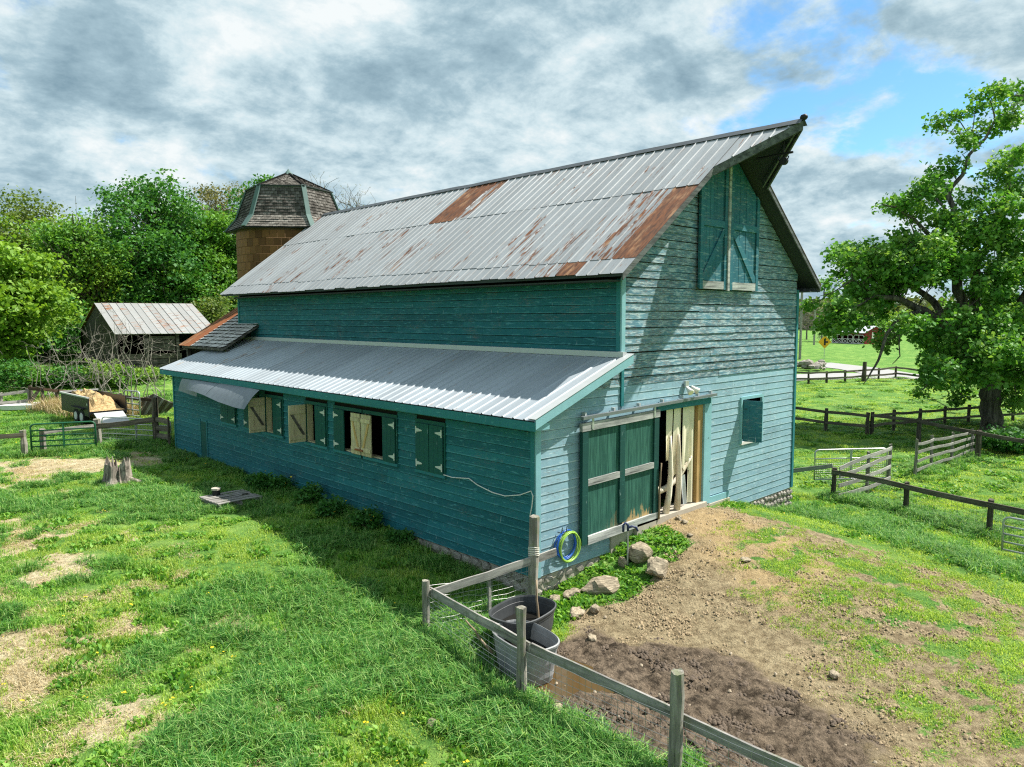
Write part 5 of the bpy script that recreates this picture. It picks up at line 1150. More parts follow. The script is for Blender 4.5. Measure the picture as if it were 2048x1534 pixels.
# rocks in the weedy corner
RK = [rock_mesh('rock', 3, 0.55, M_rock, 200+i) for i in range(6)]
RL_ = [((1280, 1117), (0.30, 0.26, 0.25), 0.3, 0, 'tall pitted tan rock beside the hydrant'), ((1314, 1147), (0.34, 0.24, 0.22), 0.2, 1, 'rounded brown boulder at the edge of the dirt'), ((1207, 1180), (0.44, 0.27, 0.19), -0.5, 2, 'long layered slab of rock tilted toward the tank'),
       ((1143, 1192), (0.22, 0.16, 0.09), 0.1, 3, 'flat grey rock lying in weeds under the hose'), ((1152, 1230), (0.26, 0.15, 0.08), 0.5, 4, 'low pale rock half buried near the black tank'), ((1246, 1130), (0.14, 0.12, 0.12), 0.9, 5, 'small pale rock at the foot of the hydrant'),
       ((1190, 1222), (0.12, 0.10, 0.09), 0.4, 0, 'small knobbly rock below the layered slab'), ((1110, 1205), (0.17, 0.12, 0.10), 0.7, 1, 'grey stone at the barn corner under the siding'), ((1185, 1281), (0.11, 0.08, 0.07), 1.2, 3, 'single grey stone out on the dirt near the black tank'),
       ((1490, 1121), (0.15, 0.11, 0.04), 0.2, 4, 'flat white stone in the middle of the dirt yard'), ((1369, 1046), (0.10, 0.09, 0.05), 0.2, 5, 'pale stone in front of the doorway sill'), ((1357, 1041), (0.10, 0.08, 0.08), 1.1, 2, 'blue-grey stone next to the doorway sill'), ((1668, 1352), (0.11, 0.08, 0.06), 0.4, 0, 'pale stone among sparse grass on the dirt'),
       ((1110, 1432), (0.20, 0.13, 0.08), 0.4, 3, 'grey stone by the grass at the foot of the yard fence'), ((865, 1452), (0.09, 0.08, 0.07), 0.1, 1, 'round pale stone in the foreground grass'), ((1380, 1072), (0.09, 0.07, 0.04), 0.5, 4, 'small flat stone on the tan dirt past the sill')]
for (px, py), s, rz, mi, lb in RL_:
    b = at(px, py); o = bpy.data.objects.new('rock', RK[mi]); link(o, Matrix.Translation(Vector(b)+Vector((0, 0, s[2]*0.55))) @ Matrix.Rotation(rz, 4, 'Z') @ Matrix.Rotation(random.uniform(-.2, .2), 4, 'X') @ Matrix.Diagonal((*s, 1))); tag(o, lb, 'rock')
# curtain strips and peeled logs in the doorway
cur = empty('door_curtain', (5.2, 0.06, 0.5), 'tattered cream strip curtain hanging in the barn doorway', 'curtain')
def strip_curtain(x0, x1, z0, z1, y, mat, ragged=0.0, tw=0.0, x0b=None, x1b=None):
    m_ = MB(); n_, k_ = 14, 5; x0b = x0 if x0b is None else x0b; x1b = x1 if x1b is None else x1b; ph = random.random()*6
    bot = [z0+ragged*random.uniform(-1, 1) for _ in range(k_+1)]
    for i in range(n_+1):
        t = i/n_
        for j in range(k_+1):
            s = j/k_; xa = x0*(1-t)+x0b*t; xb = x1*(1-t)+x1b*t; z = z1+(bot[j]-z1)*t
            m_.v.append((xa+(xb-xa)*s, y+0.025*math.sin(s*7+ph)*(0.4+t)+tw*t, z))
    m_.f = [(i*(k_+1)+j, i*(k_+1)+j+1, (i+1)*(k_+1)+j+1, (i+1)*(k_+1)+j) for i in range(n_) for j in range(k_)]; m_.mi = [0]*len(m_.f); return m_.build('strip', mat, cur, smooth=True)
for x0, x1, z0, rg, mt, xb0, xb1 in ((4.42, 4.70, 1.75, 0.08, M_canvas, 4.40, 4.62), (4.66, 4.72, 1.55, 0.05, M_canvas, 4.62, 4.68), (4.74, 5.02, 1.3, 0.10, M_canvas, 4.72, 4.96), (5.0, 5.10, 1.35, 0.1, M_canvas, 4.98, 5.05), (5.11, 5.38, 1.48, 0.16, M_canvas, 5.10, 5.36), (5.37, 5.50, 1.35, 0.16, M_canvas, 5.38, 5.49), (5.49, 5.71, 0.52, 0.03, M_canvas, 5.46, 5.71), (5.10, 5.28, 0.50, 0.03, M_plastic, 5.20, 5.36)):
    zt_ = 2.93 if mt is M_canvas else 1.25; strip_curtain(x0, x1, z0, zt_, 0.03+random.uniform(-0.02, 0.03), mt, rg, x0b=xb0, x1b=xb1)
def log(label, pts, r):
    m_ = MB(); m_.tube(pts, r, 9); return tag(m_.build('peeled_log', M_log, smooth=True), label, 'log')
log('upright pale peeled log standing left in the barn doorway', [(4.36, -0.05, 0.45), (4.46, -0.07, 0.9), (4.50, -0.08, 1.4), (4.49, -0.07, 1.9), (4.50, -0.06, 2.3)], [0.085, 0.07, 0.065, 0.05, 0.03])
log('upright honey-coloured peeled log standing right in the barn doorway', [(4.82, -0.06, 0.45), (4.85, -0.08, 1.0), (4.84, -0.08, 1.5), (4.83, -0.07, 2.0), (4.84, -0.06, 2.3)], [0.085, 0.07, 0.07, 0.05, 0.03])
log('curved branch log laid across the barn doorway as a bar', [(3.86, -0.05, 1.22), (4.05, -0.02, 1.08), (4.35, 0.12, 0.98), (4.65, 0.14, 1.0), (4.92, 0.10, 1.13), (5.15, 0.06, 1.30), (5.42, 0.05, 1.55), (5.56, 0.05, 1.66)], [0.06, 0.075, 0.075, 0.07, 0.07, 0.065, 0.06, 0.04])
stick('thin crooked stick propped at the sliding door edge', (3.90, -0.17, 0.45), (3.95, -0.19, 1.75), 0.025)
# pallet with a pipe stub
pq = [at(405, 1005), at(432, 1024), at(522, 1006), at(490, 992)]
pcn = sum(pq)/4+np.array([0, 0, 0.03]); pal = empty('pallet', pcn, 'weathered wooden pallet lying in the shaded grass', 'pallet')
pu = (pq[2]-pq[1]); pu = pu/np.linalg.norm(pu); pv = np.array([-pu[1], pu[0], 0])
for k in range(7): c_ = pcn+pv*(-0.5+k*0.17); beam('slat', M_board, c_-pu*0.62+(0, 0, 0.15), c_+pu*(0.62 if k != 3 else 0.3)+(0, 0, 0.14), 0.025, 0.10, pal, 3, 0.006)
for s_ in (-0.58, 0.0, 0.56): c_ = pcn+pu*s_; beam('stringer', M_board, c_-pv*0.58+(0, 0, 0.075), c_+pv*0.58+(0, 0, 0.075), 0.10, 0.05, pal, 3, 0.004)
pp = at(433, 1003); pzt = z_for(pp[0], pp[1], 976); pst = MB(); pst.tube([pp+(0, 0, 0.06), (pp[0], pp[1], pzt-0.05)], 0.105, 14); po = pst.build('well_pipe', M_rust if False else M_iron, label='short dark pipe stub with pale cap on the pallet', cat='pipe')
MB().tube([(pp[0], pp[1], pzt-0.05), (pp[0], pp[1], pzt)], 0.125, 14).build('cap', M_conc, po)
# stump
sb = at(237, 968); m_ = MB(); n_ = 40; V = []; F = []; lev = [(-0.1, 1.25), (0.05, 1.08), (0.18, 0.90), (0.45, 0.82), (0.75, 0.78), (1.0, 0.72)]
prof = [0.55+0.55*max(0, math.cos(t-2.4))**2+0.50*max(0, math.cos(t+0.9))**4+0.42*random.uniform(-1, 1) for t in np.linspace(0, 2*math.pi, n_, endpoint=False)]
for li, (hz1, rr) in enumerate(lev):
    for k in range(n_):
        t = 2*math.pi*k/n_; r_ = 0.40*rr*(1+0.13*math.sin(5*t+1)+0.09*math.sin(11*t+2)+0.05*math.sin(17*t)+0.03*random.uniform(-1, 1)); hh = hz1*(0.35+0.45*prof[k]) if li >= 3 else hz1; V.append((r_*math.cos(t), r_*math.sin(t), hh*0.95))
for li in range(len(lev)-1):
    for k in range(n_): F.append((li*n_+k, li*n_+(k+1) % n_, (li+1)*n_+(k+1) % n_, (li+1)*n_+k))
V += [(0.30*0.42*math.cos(2*math.pi*k/n_), 0.30*0.42*math.sin(2*math.pi*k/n_), 0.22) for k in range(n_)]
li = len(lev)-1
for k in range(n_): F.append((li*n_+k, li*n_+(k+1) % n_, (li+1)*n_+(k+1) % n_, (li+1)*n_+k))
F.append(tuple(range((li+1)*n_, (li+2)*n_))); m_.add(V, F); tag(m_.build('tree_stump', M_stump, mw=Matrix.Translation(Vector(sb))), 'splintered grey tree stump standing in the field grass', 'stump')
for i, (a_, l_) in enumerate(((5.6, 0.9), (3.8, 0.7), (0.4, 0.6))):
    rt_ = MB(); rt_.tube([sb+np.array([math.cos(a_)*d, math.sin(a_)*d, 0.22*(1-d/l_)**1.5]) for d in np.linspace(0.25, l_, 6)], [0.13, 0.11, 0.09, 0.07, 0.05, 0.02], 7); rt_.build('root', M_stump, bpy.data.objects['tree_stump'], smooth=True)

# ------------------------------------------------------------------ right background
# red run-in shed
s0_, s1_, s2_ = at(1664, 686), at(1729, 688.6), at(1755, 684)
d1_ = (s1_-s0_)[:2]; L1 = np.linalg.norm(d1_); d1_ /= L1; d2_ = np.array([-d1_[1], d1_[0]]); 
if d2_ @ (s0_[:2]-CAM[:2]) < 0: d2_ = -d2_
rs = empty('red_shed', s0_, 'small red run-in shed with pale roof and white gates across the road', 'shed'); zb_ = min(Hs(*s0_[:2]), Hs(*s1_[:2])); Hh = z_for(s1_[0], s1_[1], 665)-zb_; D2 = 5.6
def RS(a, b, z): return np.array([*(s0_[:2]+d1_*a+d2_*b), zb_+z])
def rbox(nm, mt, a0, b0_, c0, a1, b1_, c1, par): return MB().hexa([RS(a0, b0_, c0), RS(a1, b0_, c0), RS(a1, b1_, c0), RS(a0, b1_, c0), RS(a0, b0_, c1), RS(a1, b0_, c1), RS(a1, b1_, c1), RS(a0, b1_, c1)]).build(nm, mt, par)
pk = Hh+1.1
MB().prism([RS(L1, 0, -0.2), RS(L1, D2, -0.2), RS(L1, D2, Hh), RS(L1, D2/2, pk), RS(L1, 0, Hh)], np.array([*(-d1_*0.15), 0])).build('end_wall', M_red, rs)
MB().prism([RS(0, 0, -0.2), RS(0, D2, -0.2), RS(0, D2, Hh), RS(0, D2/2, pk), RS(0, 0, Hh)], np.array([*(d1_*0.15), 0])).build('end_wall', M_red, rs)
rbox('back_wall', M_red, 0.15, D2-0.15, -0.2, L1-0.15, D2, Hh, rs); rbox('front_header', M_red, 0.15, 0, Hh-0.45, L1-0.15, 0.12, Hh, rs)
for b0_, b1_ in ((-0.4, D2/2), (D2+0.4, D2/2)):
    zz_ = Hh-0.16; MB().prism([RS(-0.2, b0_, zz_), RS(L1+0.2, b0_, zz_), RS(L1+0.2, b1_, pk), RS(-0.2, b1_, pk)], (0, 0, 0.08)).build('roof_slope', M_shedroof, rs)
wn_ = rbox('window', M_shedwhite, L1+0.005, 1.9, 1.0, L1+0.06, 2.5, 2.2, rs)
gw_ = L1/3
for k in range(3):
    a0, a1 = k*gw_+0.1, (k+1)*gw_-0.1; g_ = MB(); zt_ = Hh-0.5
    fr_pts = [RS(a0, -0.08, 0.1), RS(a0, -0.08, zt_-0.25), RS(a0+0.25, -0.08, zt_), RS(a1-0.25, -0.08, zt_), RS(a1, -0.08, zt_-0.25), RS(a1, -0.08, 0.1), RS(a0, -0.08, 0.1)]; g_.tube(fr_pts, 0.07, 5)
    go = g_.build('stall_gate', M_shedwhite, rs)
    for q in (([RS((a0+a1)/2, -0.08, 0.1), RS((a0+a1)/2, -0.08, zt_)]), ([RS(a0, -0.08, zt_*0.55), RS(a1, -0.08, zt_*0.55)]), ([RS(a0, -0.08, 0.1), RS((a0+a1)/2, -0.08, zt_*0.55)]), ([RS(a0, -0.08, zt_*0.55), RS((a0+a1)/2, -0.08, 0.1)]), ([RS((a0+a1)/2, -0.08, 0.1), RS(a1, -0.08, zt_*0.55)]), ([RS((a0+a1)/2, -0.08, zt_*0.55), RS(a1, -0.08, 0.1)])): t_ = MB(); t_.tube(q, 0.055, 5); t_.build('gate_bar', M_shedwhite, go)
# yellow diamond road sign
sg = at(1648, 719); sgn = empty('road_sign', sg, 'yellow diamond side-road warning sign on a thin post by the road', 'sign'); zc_ = z_for(sg[0], sg[1], 684); dd = np.linalg.norm((sg-CAM)); hs = 12.0/F_PX*dd
post(sgn, M_gal, sg, zc_, 0.04, name='post'); fw2 = np.array([FW[0], FW[1], 0]); fw2 /= np.linalg.norm(fw2); c_ = np.array([sg[0], sg[1], zc_])-fw2*0.06; rt2 = np.array([fw2[1], -fw2[0], 0])
pn = MB().prism([c_+rt2*hs, c_+np.array([0, 0, hs]), c_-rt2*hs, c_-np.array([0, 0, hs])], fw2*0.03).build('sign_face', M_yellow, sgn)
cc_ = c_-fw2*0.012; w_ = hs*0.14
sy = MB(); sy.prism([cc_-rt2*w_-(0, 0, hs*0.5), cc_+rt2*w_-(0, 0, hs*0.5), cc_+rt2*w_+(0, 0, hs*0.5), cc_-rt2*w_+(0, 0, hs*0.5)], fw2*0.008); sy.prism([cc_+rt2*w_*1.01-(0, 0, w_*0.9), cc_+rt2*hs*0.48-(0, 0, w_*0.9), cc_+rt2*hs*0.48+(0, 0, w_*0.9), cc_+rt2*w_*1.01+(0, 0, w_*0.9)], fw2*0.008); sy.build('side_road_symbol', M_signblack, pn)
# utility poles
for px, pyb, pyt, r_, lb in ((1599.5, 719, 566, 0.17, 'tan wooden utility pole rising beside the barn corner'), (1628, 690, 618, 0.16, 'distant thin utility pole among grey trees')):
    b = at(px, pyb); zt_ = z_for(b[0], b[1], pyt); up_ = post(None, M_rail_pale, b, zt_, r_, name='utility_pole', label=lb, cat='pole')
wr = MB(); wa = at(1599.5, 719); wb = at(1628, 690)
for k, zz_ in enumerate((-1.0, -3.6)):
    za = z_for(wa[0], wa[1], 600 if k == 0 else 632); zb2_ = z_for(wb[0], wb[1], 634 if k == 0 else 645)
# roadside pile of rocks and dead brush
for i in range(26):
    px = 1594+random.random()*56; py = 742-random.random()*7; b = at(px, py); s = random.uniform(0.35, 0.75)*(1.2-0.5*abs(px-1620)/30); o = bpy.data.objects.new('boulder', random.choice(ST)); link(o, Matrix.Translation(Vector(b)+Vector((0, 0, s*0.45+random.random()*0.5))) @ Matrix.Rotation(random.random()*6, 4, 'Z') @ Matrix.Diagonal((s, s*0.8, s*0.6, 1)))
bo = [o for o in scene.objects if o.name.startswith('boulder')]
hp = empty('rock_pile', at(1622, 741), 'long pile of grey rocks and brush beside the road', 'rock pile')
for o in bo: o.parent = hp; o.matrix_parent_inverse = WM[hp.name].inverted()
# ------------------------------------------------------------------ foliage tools
def leaf_quads(C, size, up=0.35, rng=RNG, aspect=0.7, droop=0.0):
    """kite-shaped leaves at the given centres, random facing with an upward bias"""
    n = len(C); N = rng.normal(size=(n, 3)); N[:, 2] = np.abs(N[:, 2])+up; N /= np.linalg.norm(N, axis=1)[:, None]
    T = rng.normal(size=(n, 3)); T -= N*(T*N).sum(1)[:, None]; T[:, 2] -= droop; T /= np.linalg.norm(T, axis=1)[:, None]; Bv = np.cross(N, T)
    s = size*rng.uniform(0.6, 1.35, (n, 1)); w = s*aspect
    V = np.stack([C-T*s*0.5, C+Bv*w*0.5-T*s*0.05+N*s*0.08, C+T*s*0.55, C-Bv*w*0.5-T*s*0.05+N*s*0.08], 1).reshape(-1, 3)
    return V, np.arange(n*4).reshape(-1, 4)
def clump_points(blobs, per, sub, spread, rng=RNG, shell=0.55):
    """points gathered in small sprays through each blob (c, (rx, ry, rz))"""
    out = []; tone = []
    for c, r in blobs:
        c = np.asarray(c, float); r = np.asarray(r, float)*np.ones(3); m = max(1, int(sub*(r[0]*r[2])**0.75+0.5))
        d = rng.normal(size=(m, 3)); d /= np.linalg.norm(d, axis=1)[:, None]; rad = rng.uniform(shell, 1.0, (m, 1))**0.6
        sc = c+d*rad*r; k = per
        P = (sc[:, None, :]+rng.normal(size=(m, k, 3))*spread*np.array([1, 1, 0.6])).reshape(-1, 3)
        t = np.repeat(rng.uniform(0.0, 1.0, m)*0.6, k)+rng.uniform(0, 0.4, m*k)
        out.append(P); tone.append(t)
    return np.concatenate(out), np.clip(np.concatenate(tone), 0, 1)
def branch(mb, p0, p1, r0, r1, wob=0.08, n=5, sides=6, sagz=0.0):
    p0, p1 = np.asarray(p0, float), np.asarray(p1, float); L = np.linalg.norm(p1-p0); pts = []; j = RNG.normal(size=(n+1, 3))*wob*L
    for i in range(n+1):
        t = i/n; pts.append(p0+(p1-p0)*t+j[i]*math.sin(math.pi*t)+np.array([0, 0, sagz*L*math.sin(math.pi*t)]))
    mb.tube(pts, [r0+(r1-r0)*i/n for i in range(n+1)], sides, False); return pts
def tree(name, label, base, h, rx, leaf, bark, nblob=14, per=40, sub=9.0, lsize=0.30, spread=0.42, crown_lo=0.28, trunk=0.22, rz=None, group=None, spires=(), cat='tree', wig=0.5, fill=1.0):
    base = np.asarray(base, float); rz = rz or (1-crown_lo)*h/2; cz = base[2]+h-rz; e = empty(name, base, label, cat, group)
    tb_ = MB(); top = base+np.array([RNG.normal()*0.03*h, RNG.normal()*0.03*h, h*0.86]); branch(tb_, base-(0, 0, 0.2), top, trunk, trunk*0.18, 0.015, 8, 8)
    blobs = []
    for i in range(nblob):
        d = RNG.normal(size=3); d /= np.linalg.norm(d); rr = RNG.uniform(0.35, 0.85); c = np.array([base[0], base[1], cz])+d*np.array([rx, rx, rz])*rr
        s = RNG.uniform(0.22, 0.38)*min(rx, rz*1.2); blobs.append((c, np.array([s*RNG.uniform(0.9, 1.5), s*RNG.uniform(0.9, 1.5), s*RNG.uniform(0.6, 0.95)])))
    for px, pz, s in spires: blobs.append((np.array([base[0]+RT[0]*px, base[1]+RT[1]*px, base[2]+pz]), np.array([s*0.7, s*0.7, s])))
    for c, r in blobs:
        t = np.clip((c[2]-base[2])/h-0.22, 0.12, 0.8); p0 = base+(top-base)*t; branch(tb_, p0, c, trunk*0.34*(1-t*0.6), 0.02, 0.06, 4, 5)
        for k in range(3): q = c+RNG.normal(size=3)*r*0.7; branch(tb_, p0+(c-p0)*0.6, q, 0.035, 0.01, 0.08, 3, 4)
    tb_.build('trunk', bark, e, smooth=True)
    P, t = clump_points(blobs, int(per*fill), sub, spread); V, Q = leaf_quads(P, lsize)
    mesh_obj('crown', np_mesh('crown', V, Q, leaf, t), e)
    return e
def bush(name, label, base, r, h, leaf, n=900, lsize=0.10, flowers=0, group=None, cat='shrub'):
    base = np.asarray(base, float); e = empty(name, base, label, cat, group); sb_ = MB(); blobs = []
    for k in range(7):
        a = RNG.uniform(0, 6.28); q = base+np.array([math.cos(a)*r*0.55*RNG.uniform(0.2, 1), math.sin(a)*r*0.55*RNG.uniform(0.2, 1), h*RNG.uniform(0.35, 0.75)]); branch(sb_, base, q, 0.012, 0.005, 0.05, 3, 4); blobs.append((q, np.array([r*0.5, r*0.5, h*0.34])))
    sb_.build('stem', M_stick, e)
    per = 14; sub = n/(7*per)/max(0.02, (r*0.5*h*0.34)**0.75); P, t = clump_points(blobs, per, sub, lsize*0.9); P[:, 2] = np.maximum(P[:, 2], base[2]+0.02)
    V, Q = leaf_quads(P, lsize); mesh_obj('foliage', np_mesh('foliage', V, Q, leaf, t), e)
    if flowers:
        F_ = P[RNG.choice(len(P), flowers)]+np.array([0, 0, 0.05]); V, Q = leaf_quads(F_, 0.055, up=1.5, aspect=1.0); mesh_obj('flowers', np_mesh('flowers', V, Q, L_yellow, RNG.random(len(Q))), e, kind='stuff')
    return e
def bare_tree(name, label, base, h, spread, bark, n1=6, n2=5, n3=5, r0=0.12, leaf=None, lsize=0.15, multi=False, arch=0.0, cat='tree', nl=5, trunkh=0.3, group=None):
    base = np.asarray(base, float); e = empty(name, base, label, cat, group); m_ = MB(); tips = []
    if not multi: st = branch(m_, base-(0, 0, 0.2), base+np.array([0, 0, h*trunkh]), r0, r0*0.75, 0.01, 3, 7); starts = [st[-1]]*n1
    else: starts = [base-(0, 0, 0.1)+np.append(RNG.normal(size=2)*spread*0.22, 0) for _ in range(n1)]
    for s in starts:
        d = np.array([*RNG.normal(size=2)*spread*0.62, h*RNG.uniform(0.55, 1.0)-(s[2]-base[2])]); p1 = branch(m_, s, s+d, r0*0.6 if not multi else r0, r0*0.18, 0.05, 6, 5, -arch)
        for k in range(n2):
            i = RNG.integers(2, 7); q = p1[i]; d2 = np.array([*RNG.normal(size=2)*spread*0.38, min(1.5, abs(RNG.normal()))*h*0.10]); p2 = branch(m_, q, q+d2, r0*0.25, r0*0.08, 0.07, 4, 4)
            for j in range(n3):
                q2 = p2[RNG.integers(1, 5)]; d3 = np.array([*RNG.normal(size=2)*spread*0.2, RNG.normal()*h*0.07+h*0.05]); p3 = branch(m_, q2, q2+d3, r0*0.14, r0*0.06, 0.08, 3, 3); tips.append(p3[-1])
    m_.build('branches', bark, e)
    if leaf is not None:
        T_ = np.array(tips); P = np.repeat(T_, nl, 0)+RNG.normal(size=(len(T_)*nl, 3))*0.22; V, Q = leaf_quads(P, lsize); mesh_obj('buds', np_mesh('buds', V, Q, leaf, RNG.random(len(Q))), e, kind='stuff')
    return e
def gpt(px, depth):
    """ground point in the picture column px at a forward distance"""
    P = CAM+ray(px, 767)*depth; return np.array([P[0], P[1], Hs(P[0], P[1])])
def treeh(base, py): return z_for(base[0], base[1], py)-base[2]

# ------------------------------------------------------------------ the big maple
MD = 38.0; mbase = at(1984, 862); MD = float((mbase-CAM) @ FW)
maple = empty('maple_tree', mbase, 'huge old maple with thick ridged trunk beside the paddock fences', 'tree')
def mp(px, py, off=0.0): return dep(px, py, MD+off)
mt_ = MB()
def limb(pts, rs, off=None):
    P = [mp(x, y, (0 if off is None else off[i])) for i, (x, y) in enumerate(pts)]; Q = []; R_ = []
    for i in range(len(P)-1):
        for k in range(3):
            t = k/3; Q.append(P[i]+(P[i+1]-P[i])*t+RNG.normal(size=3)*rs[i]*0.18*(k > 0)); R_.append((rs[i]+(rs[i+1]-rs[i])*t)*0.82)
    Q.append(P[-1]); R_.append(rs[-1]*0.82); mt_.tube(Q, R_, 9, False); return Q
LIMB = []
LIMB += limb([(1984, 868), (1984, 850), (1983, 800), (1980, 760), (1975, 720)], [0.80, 0.64, 0.58, 0.58, 0.55])
LIMB += limb([(1975, 725), (1945, 670), (1922, 620), (1914, 560), (1906, 490), (1908, 430), (1896, 385)], [0.42, 0.36, 0.33, 0.29, 0.24, 0.18, 0.14], [0, 0, -.3, -.5, -.5, -.4, -.3])
LIMB += limb([(1896, 385), (1925, 350), (1938, 310), (1970, 278), (1990, 240), (1982, 205)], [0.14, 0.12, 0.10, 0.085, 0.06, 0.03], [-.3, -.2, 0, 0, 0.2, 0.4])
LIMB += limb([(1990, 240), (2025, 215), (2060, 190)], [0.05, 0.04, 0.02]); LIMB += limb([(1938, 300), (1945, 260), (1950, 225)], [0.05, 0.035, 0.02]); LIMB += limb([(1940, 275), (1918, 240), (1885, 245)], [0.04, 0.03, 0.02])
LIMB += limb([(1980, 725), (1955, 660), (1948, 590), (1950, 530), (1985, 470), (2008, 410), (2020, 340), (2030, 300)], [0.40, 0.34, 0.31, 0.27, 0.22, 0.18, 0.12, 0.05], [0, .3, .6, .8, .9, 1.0, 1.1, 1.2])
LIMB += limb([(1978, 760), (1930, 690), (1892, 655), (1850, 622), (1800, 598), (1752, 592), (1705, 560)], [0.36, 0.31, 0.27, 0.24, 0.19, 0.12, 0.05], [0, -.6, -1.0, -1.4, -1.8, -2.2, -2.6])
LIMB += limb([(1892, 652), (1868, 605), (1835, 580), (1790, 560), (1745, 530), (1700, 505)], [0.24, 0.21, 0.17, 0.12, 0.08, 0.04], [-1.0, -.4, 0, .4, .8, 1.0])
LIMB += limb([(1850, 622), (1800, 632), (1772, 672), (1757, 720), (1738, 752), (1727, 768)], [0.14, 0.12, 0.10, 0.07, 0.045, 0.02], [-1.4, -2, -2.4, -2.7, -3, -3])
LIMB += limb([(1800, 660), (1798, 690), (1800, 712), (1785, 728)], [0.05, 0.04, 0.035, 0.02], [-2, -2.2, -2.4, -2.4])
LIMB += limb([(1914, 540), (1870, 480), (1830, 440), (1790, 415), (1765, 408)], [0.17, 0.14, 0.10, 0.06, 0.03], [-.5, -1, -1.5, -2, -2.2]); LIMB += limb([(1910, 440), (1870, 395), (1840, 372)], [0.10, 0.07, 0.04], [-.4, 0, .3])
LIMB += limb([(1705, 560), (1665, 585), (1640, 592)], [0.05, 0.03, 0.015], [-2.6, -2.8, -3]); LIMB += limb([(1752, 590), (1700, 620), (1665, 640)], [0.07, 0.045, 0.02], [-2.2, -3, -3.4])
LIMB += limb([(1985, 740), (2040, 690), (2100, 640), (2180, 600), (2280, 580)], [0.36, 0.30, 0.24, 0.16, 0.08], [0, .6, 1.2, 1.5, 2.0]); LIMB += limb([(1985, 700), (2040, 610), (2090, 520), (2140, 430), (2180, 330)], [0.34, 0.28, 0.22, 0.15, 0.06], [0, -.8, -1.6, -2.0, -2.0]); LIMB += limb([(2000, 760), (2035, 745), (2100, 760), (2190, 740)], [0.22, 0.18, 0.13, 0.05], [0, -1.5, -3.0, -4])
LIMB += limb([(1940, 700), (1900, 720), (1870, 750), (1845, 780)], [0.12, 0.09, 0.06, 0.03], [-1, -2.5, -3.5, -4])
CL = [(1882,244,25),(1915,232,14),(1948,220,14),(1981,190,34),(2020,190,42),(2005,247,28),(1960,265,30),(1924,272,14),(1942,289,14),(2035,226,25),(1894,337,32),(2014,316,35),(1990,355,38),(2032,310,25),(1849,376,32),(1810,397,28),(1774,412,22),(1876,364,28),(1825,424,35),(1864,400,42),(1945,394,34),(2026,376,45),(1900,454,48),(1975,436,42),(2020,415,40),(1822,478,38),(1855,505,45),(1915,505,48),(1975,475,42),(2029,475,45),(1699,505,32),(1729,490,20),(1678,520,22),(1750,520,38),(1786,514,35),(1690,544,24),(1744,547,34),(1795,556,40),(1840,544,42),(1885,550,38),(1735,586,38),(1705,586,25),(1768,586,30),(1651,565,12),(1657,592,14),(1620,610,20),(1681,637,40),(1657,649,25),(1711,640,28),(1744,600,34),(1765,691,20),(1775,670,24),(1817,649,28),(1862,673,32),(1920,642,40),(1979,642,46),(2014,619,42),(2038,659,40),(1932,701,46),(1991,701,48),(1873,713,34),(1885,748,40),(1932,736,44),(1979,743,40),(2026,736,44),(1838,783,20),(1862,767,25),(1920,795,22),(1939,785,14),(2014,795,28),(2038,806,22),(2038,771,30),(2005,560,40),(2040,545,40),(1975,590,34),(2012,525,34)]
CL += [(2*2010-x+random.uniform(-20, 20), y+random.uniform(-25, 25), r) for x, y, r in CL if x < 1930 and random.random() < 0.8]
blobs = []; tw = MB(); LA = np.array(LIMB)
for x, y, r in CL:
    low = max(0.0, (y-450)/400); off = RNG.normal()*(1.0+2.2*low) - (0.8 if r > 36 and RNG.random() < 0.4 else 0); c = mp(x, y, off); R_ = r/F_PX*MD
    R_ *= 0.82; blobs.append((c, np.array([R_, R_*1.1, R_*0.8])))
    if r > 30 and y > 440:                                   # fill the crown's depth
        for s in (-1, 1): blobs.append((mp(x+RNG.normal()*8, y+RNG.normal()*10, s*RNG.uniform(2.2, 4.4)*(0.6+0.7*low)), np.array([R_, R_, R_*0.8])))
for c, R_ in blobs:
    j = np.argmin(((LA-c)**2).sum(1)); branch(tw, LA[j], c, 0.035, 0.012, 0.07, 4, 4)
    for k in range(2): branch(tw, LA[j]+(c-LA[j])*0.6, c+RNG.normal(size=3)*R_*0.6, 0.016, 0.006, 0.08, 3, 3)
mt_.build('trunk', M_bark, maple, smooth=True); tw.build('twigs', M_bark, maple, kind='stuff')
P, t = clump_points(blobs, 30, 27.0, 0.24, shell=0.40); V, Q = leaf_quads(P, 0.20, up=0.55, aspect=0.95, droop=0.35); mesh_obj('crown', np_mesh('crown', V, Q, L_maple, t), maple); print('maple leaves', len(Q))
# dark shrub at the maple's foot
bush('maple_suckers', 'dark leafy suckers around the foot of the maple trunk', at(2010, 905)+(0, 0, 0), 1.7, 1.1, L_shrub, 2600, 0.16)

# ------------------------------------------------------------------ woods on the left
def wtree(px, d, py_top, halfpx, label, leaf, nm='forest_tree', **kw):
    b = gpt(px, d); h = treeh(b, py_top)+0.4; kw['nblob'] = int(kw.get('nblob', 14)*2.3); return tree(nm, label, b, h, halfpx/F_PX*d*1.18, leaf, kw.pop('bark', M_bark), **kw)
wtree(15, 62, 366, 95, 'olive half-leafed tree at the left end of the woods', L_olive, nblob=16, per=22, lsize=0.26, sub=8, spread=0.55, crown_lo=0.25)
wtree(-70, 56, 420, 120, 'broad olive tree standing outside the woods corner', L_olive, nblob=16, per=26, crown_lo=0.2)
wtree(100, 62, 428, 85, 'yellow-green tree between the olive tree and the tall dark tree', L_lime, nblob=15, per=36, lsize=0.28, crown_lo=0.15)
wtree(175, 58, 392, 68, 'thin open-crowned light green tree left of the tall dark tree', L_mid, nblob=15, per=30, lsize=0.26, crown_lo=0.2)
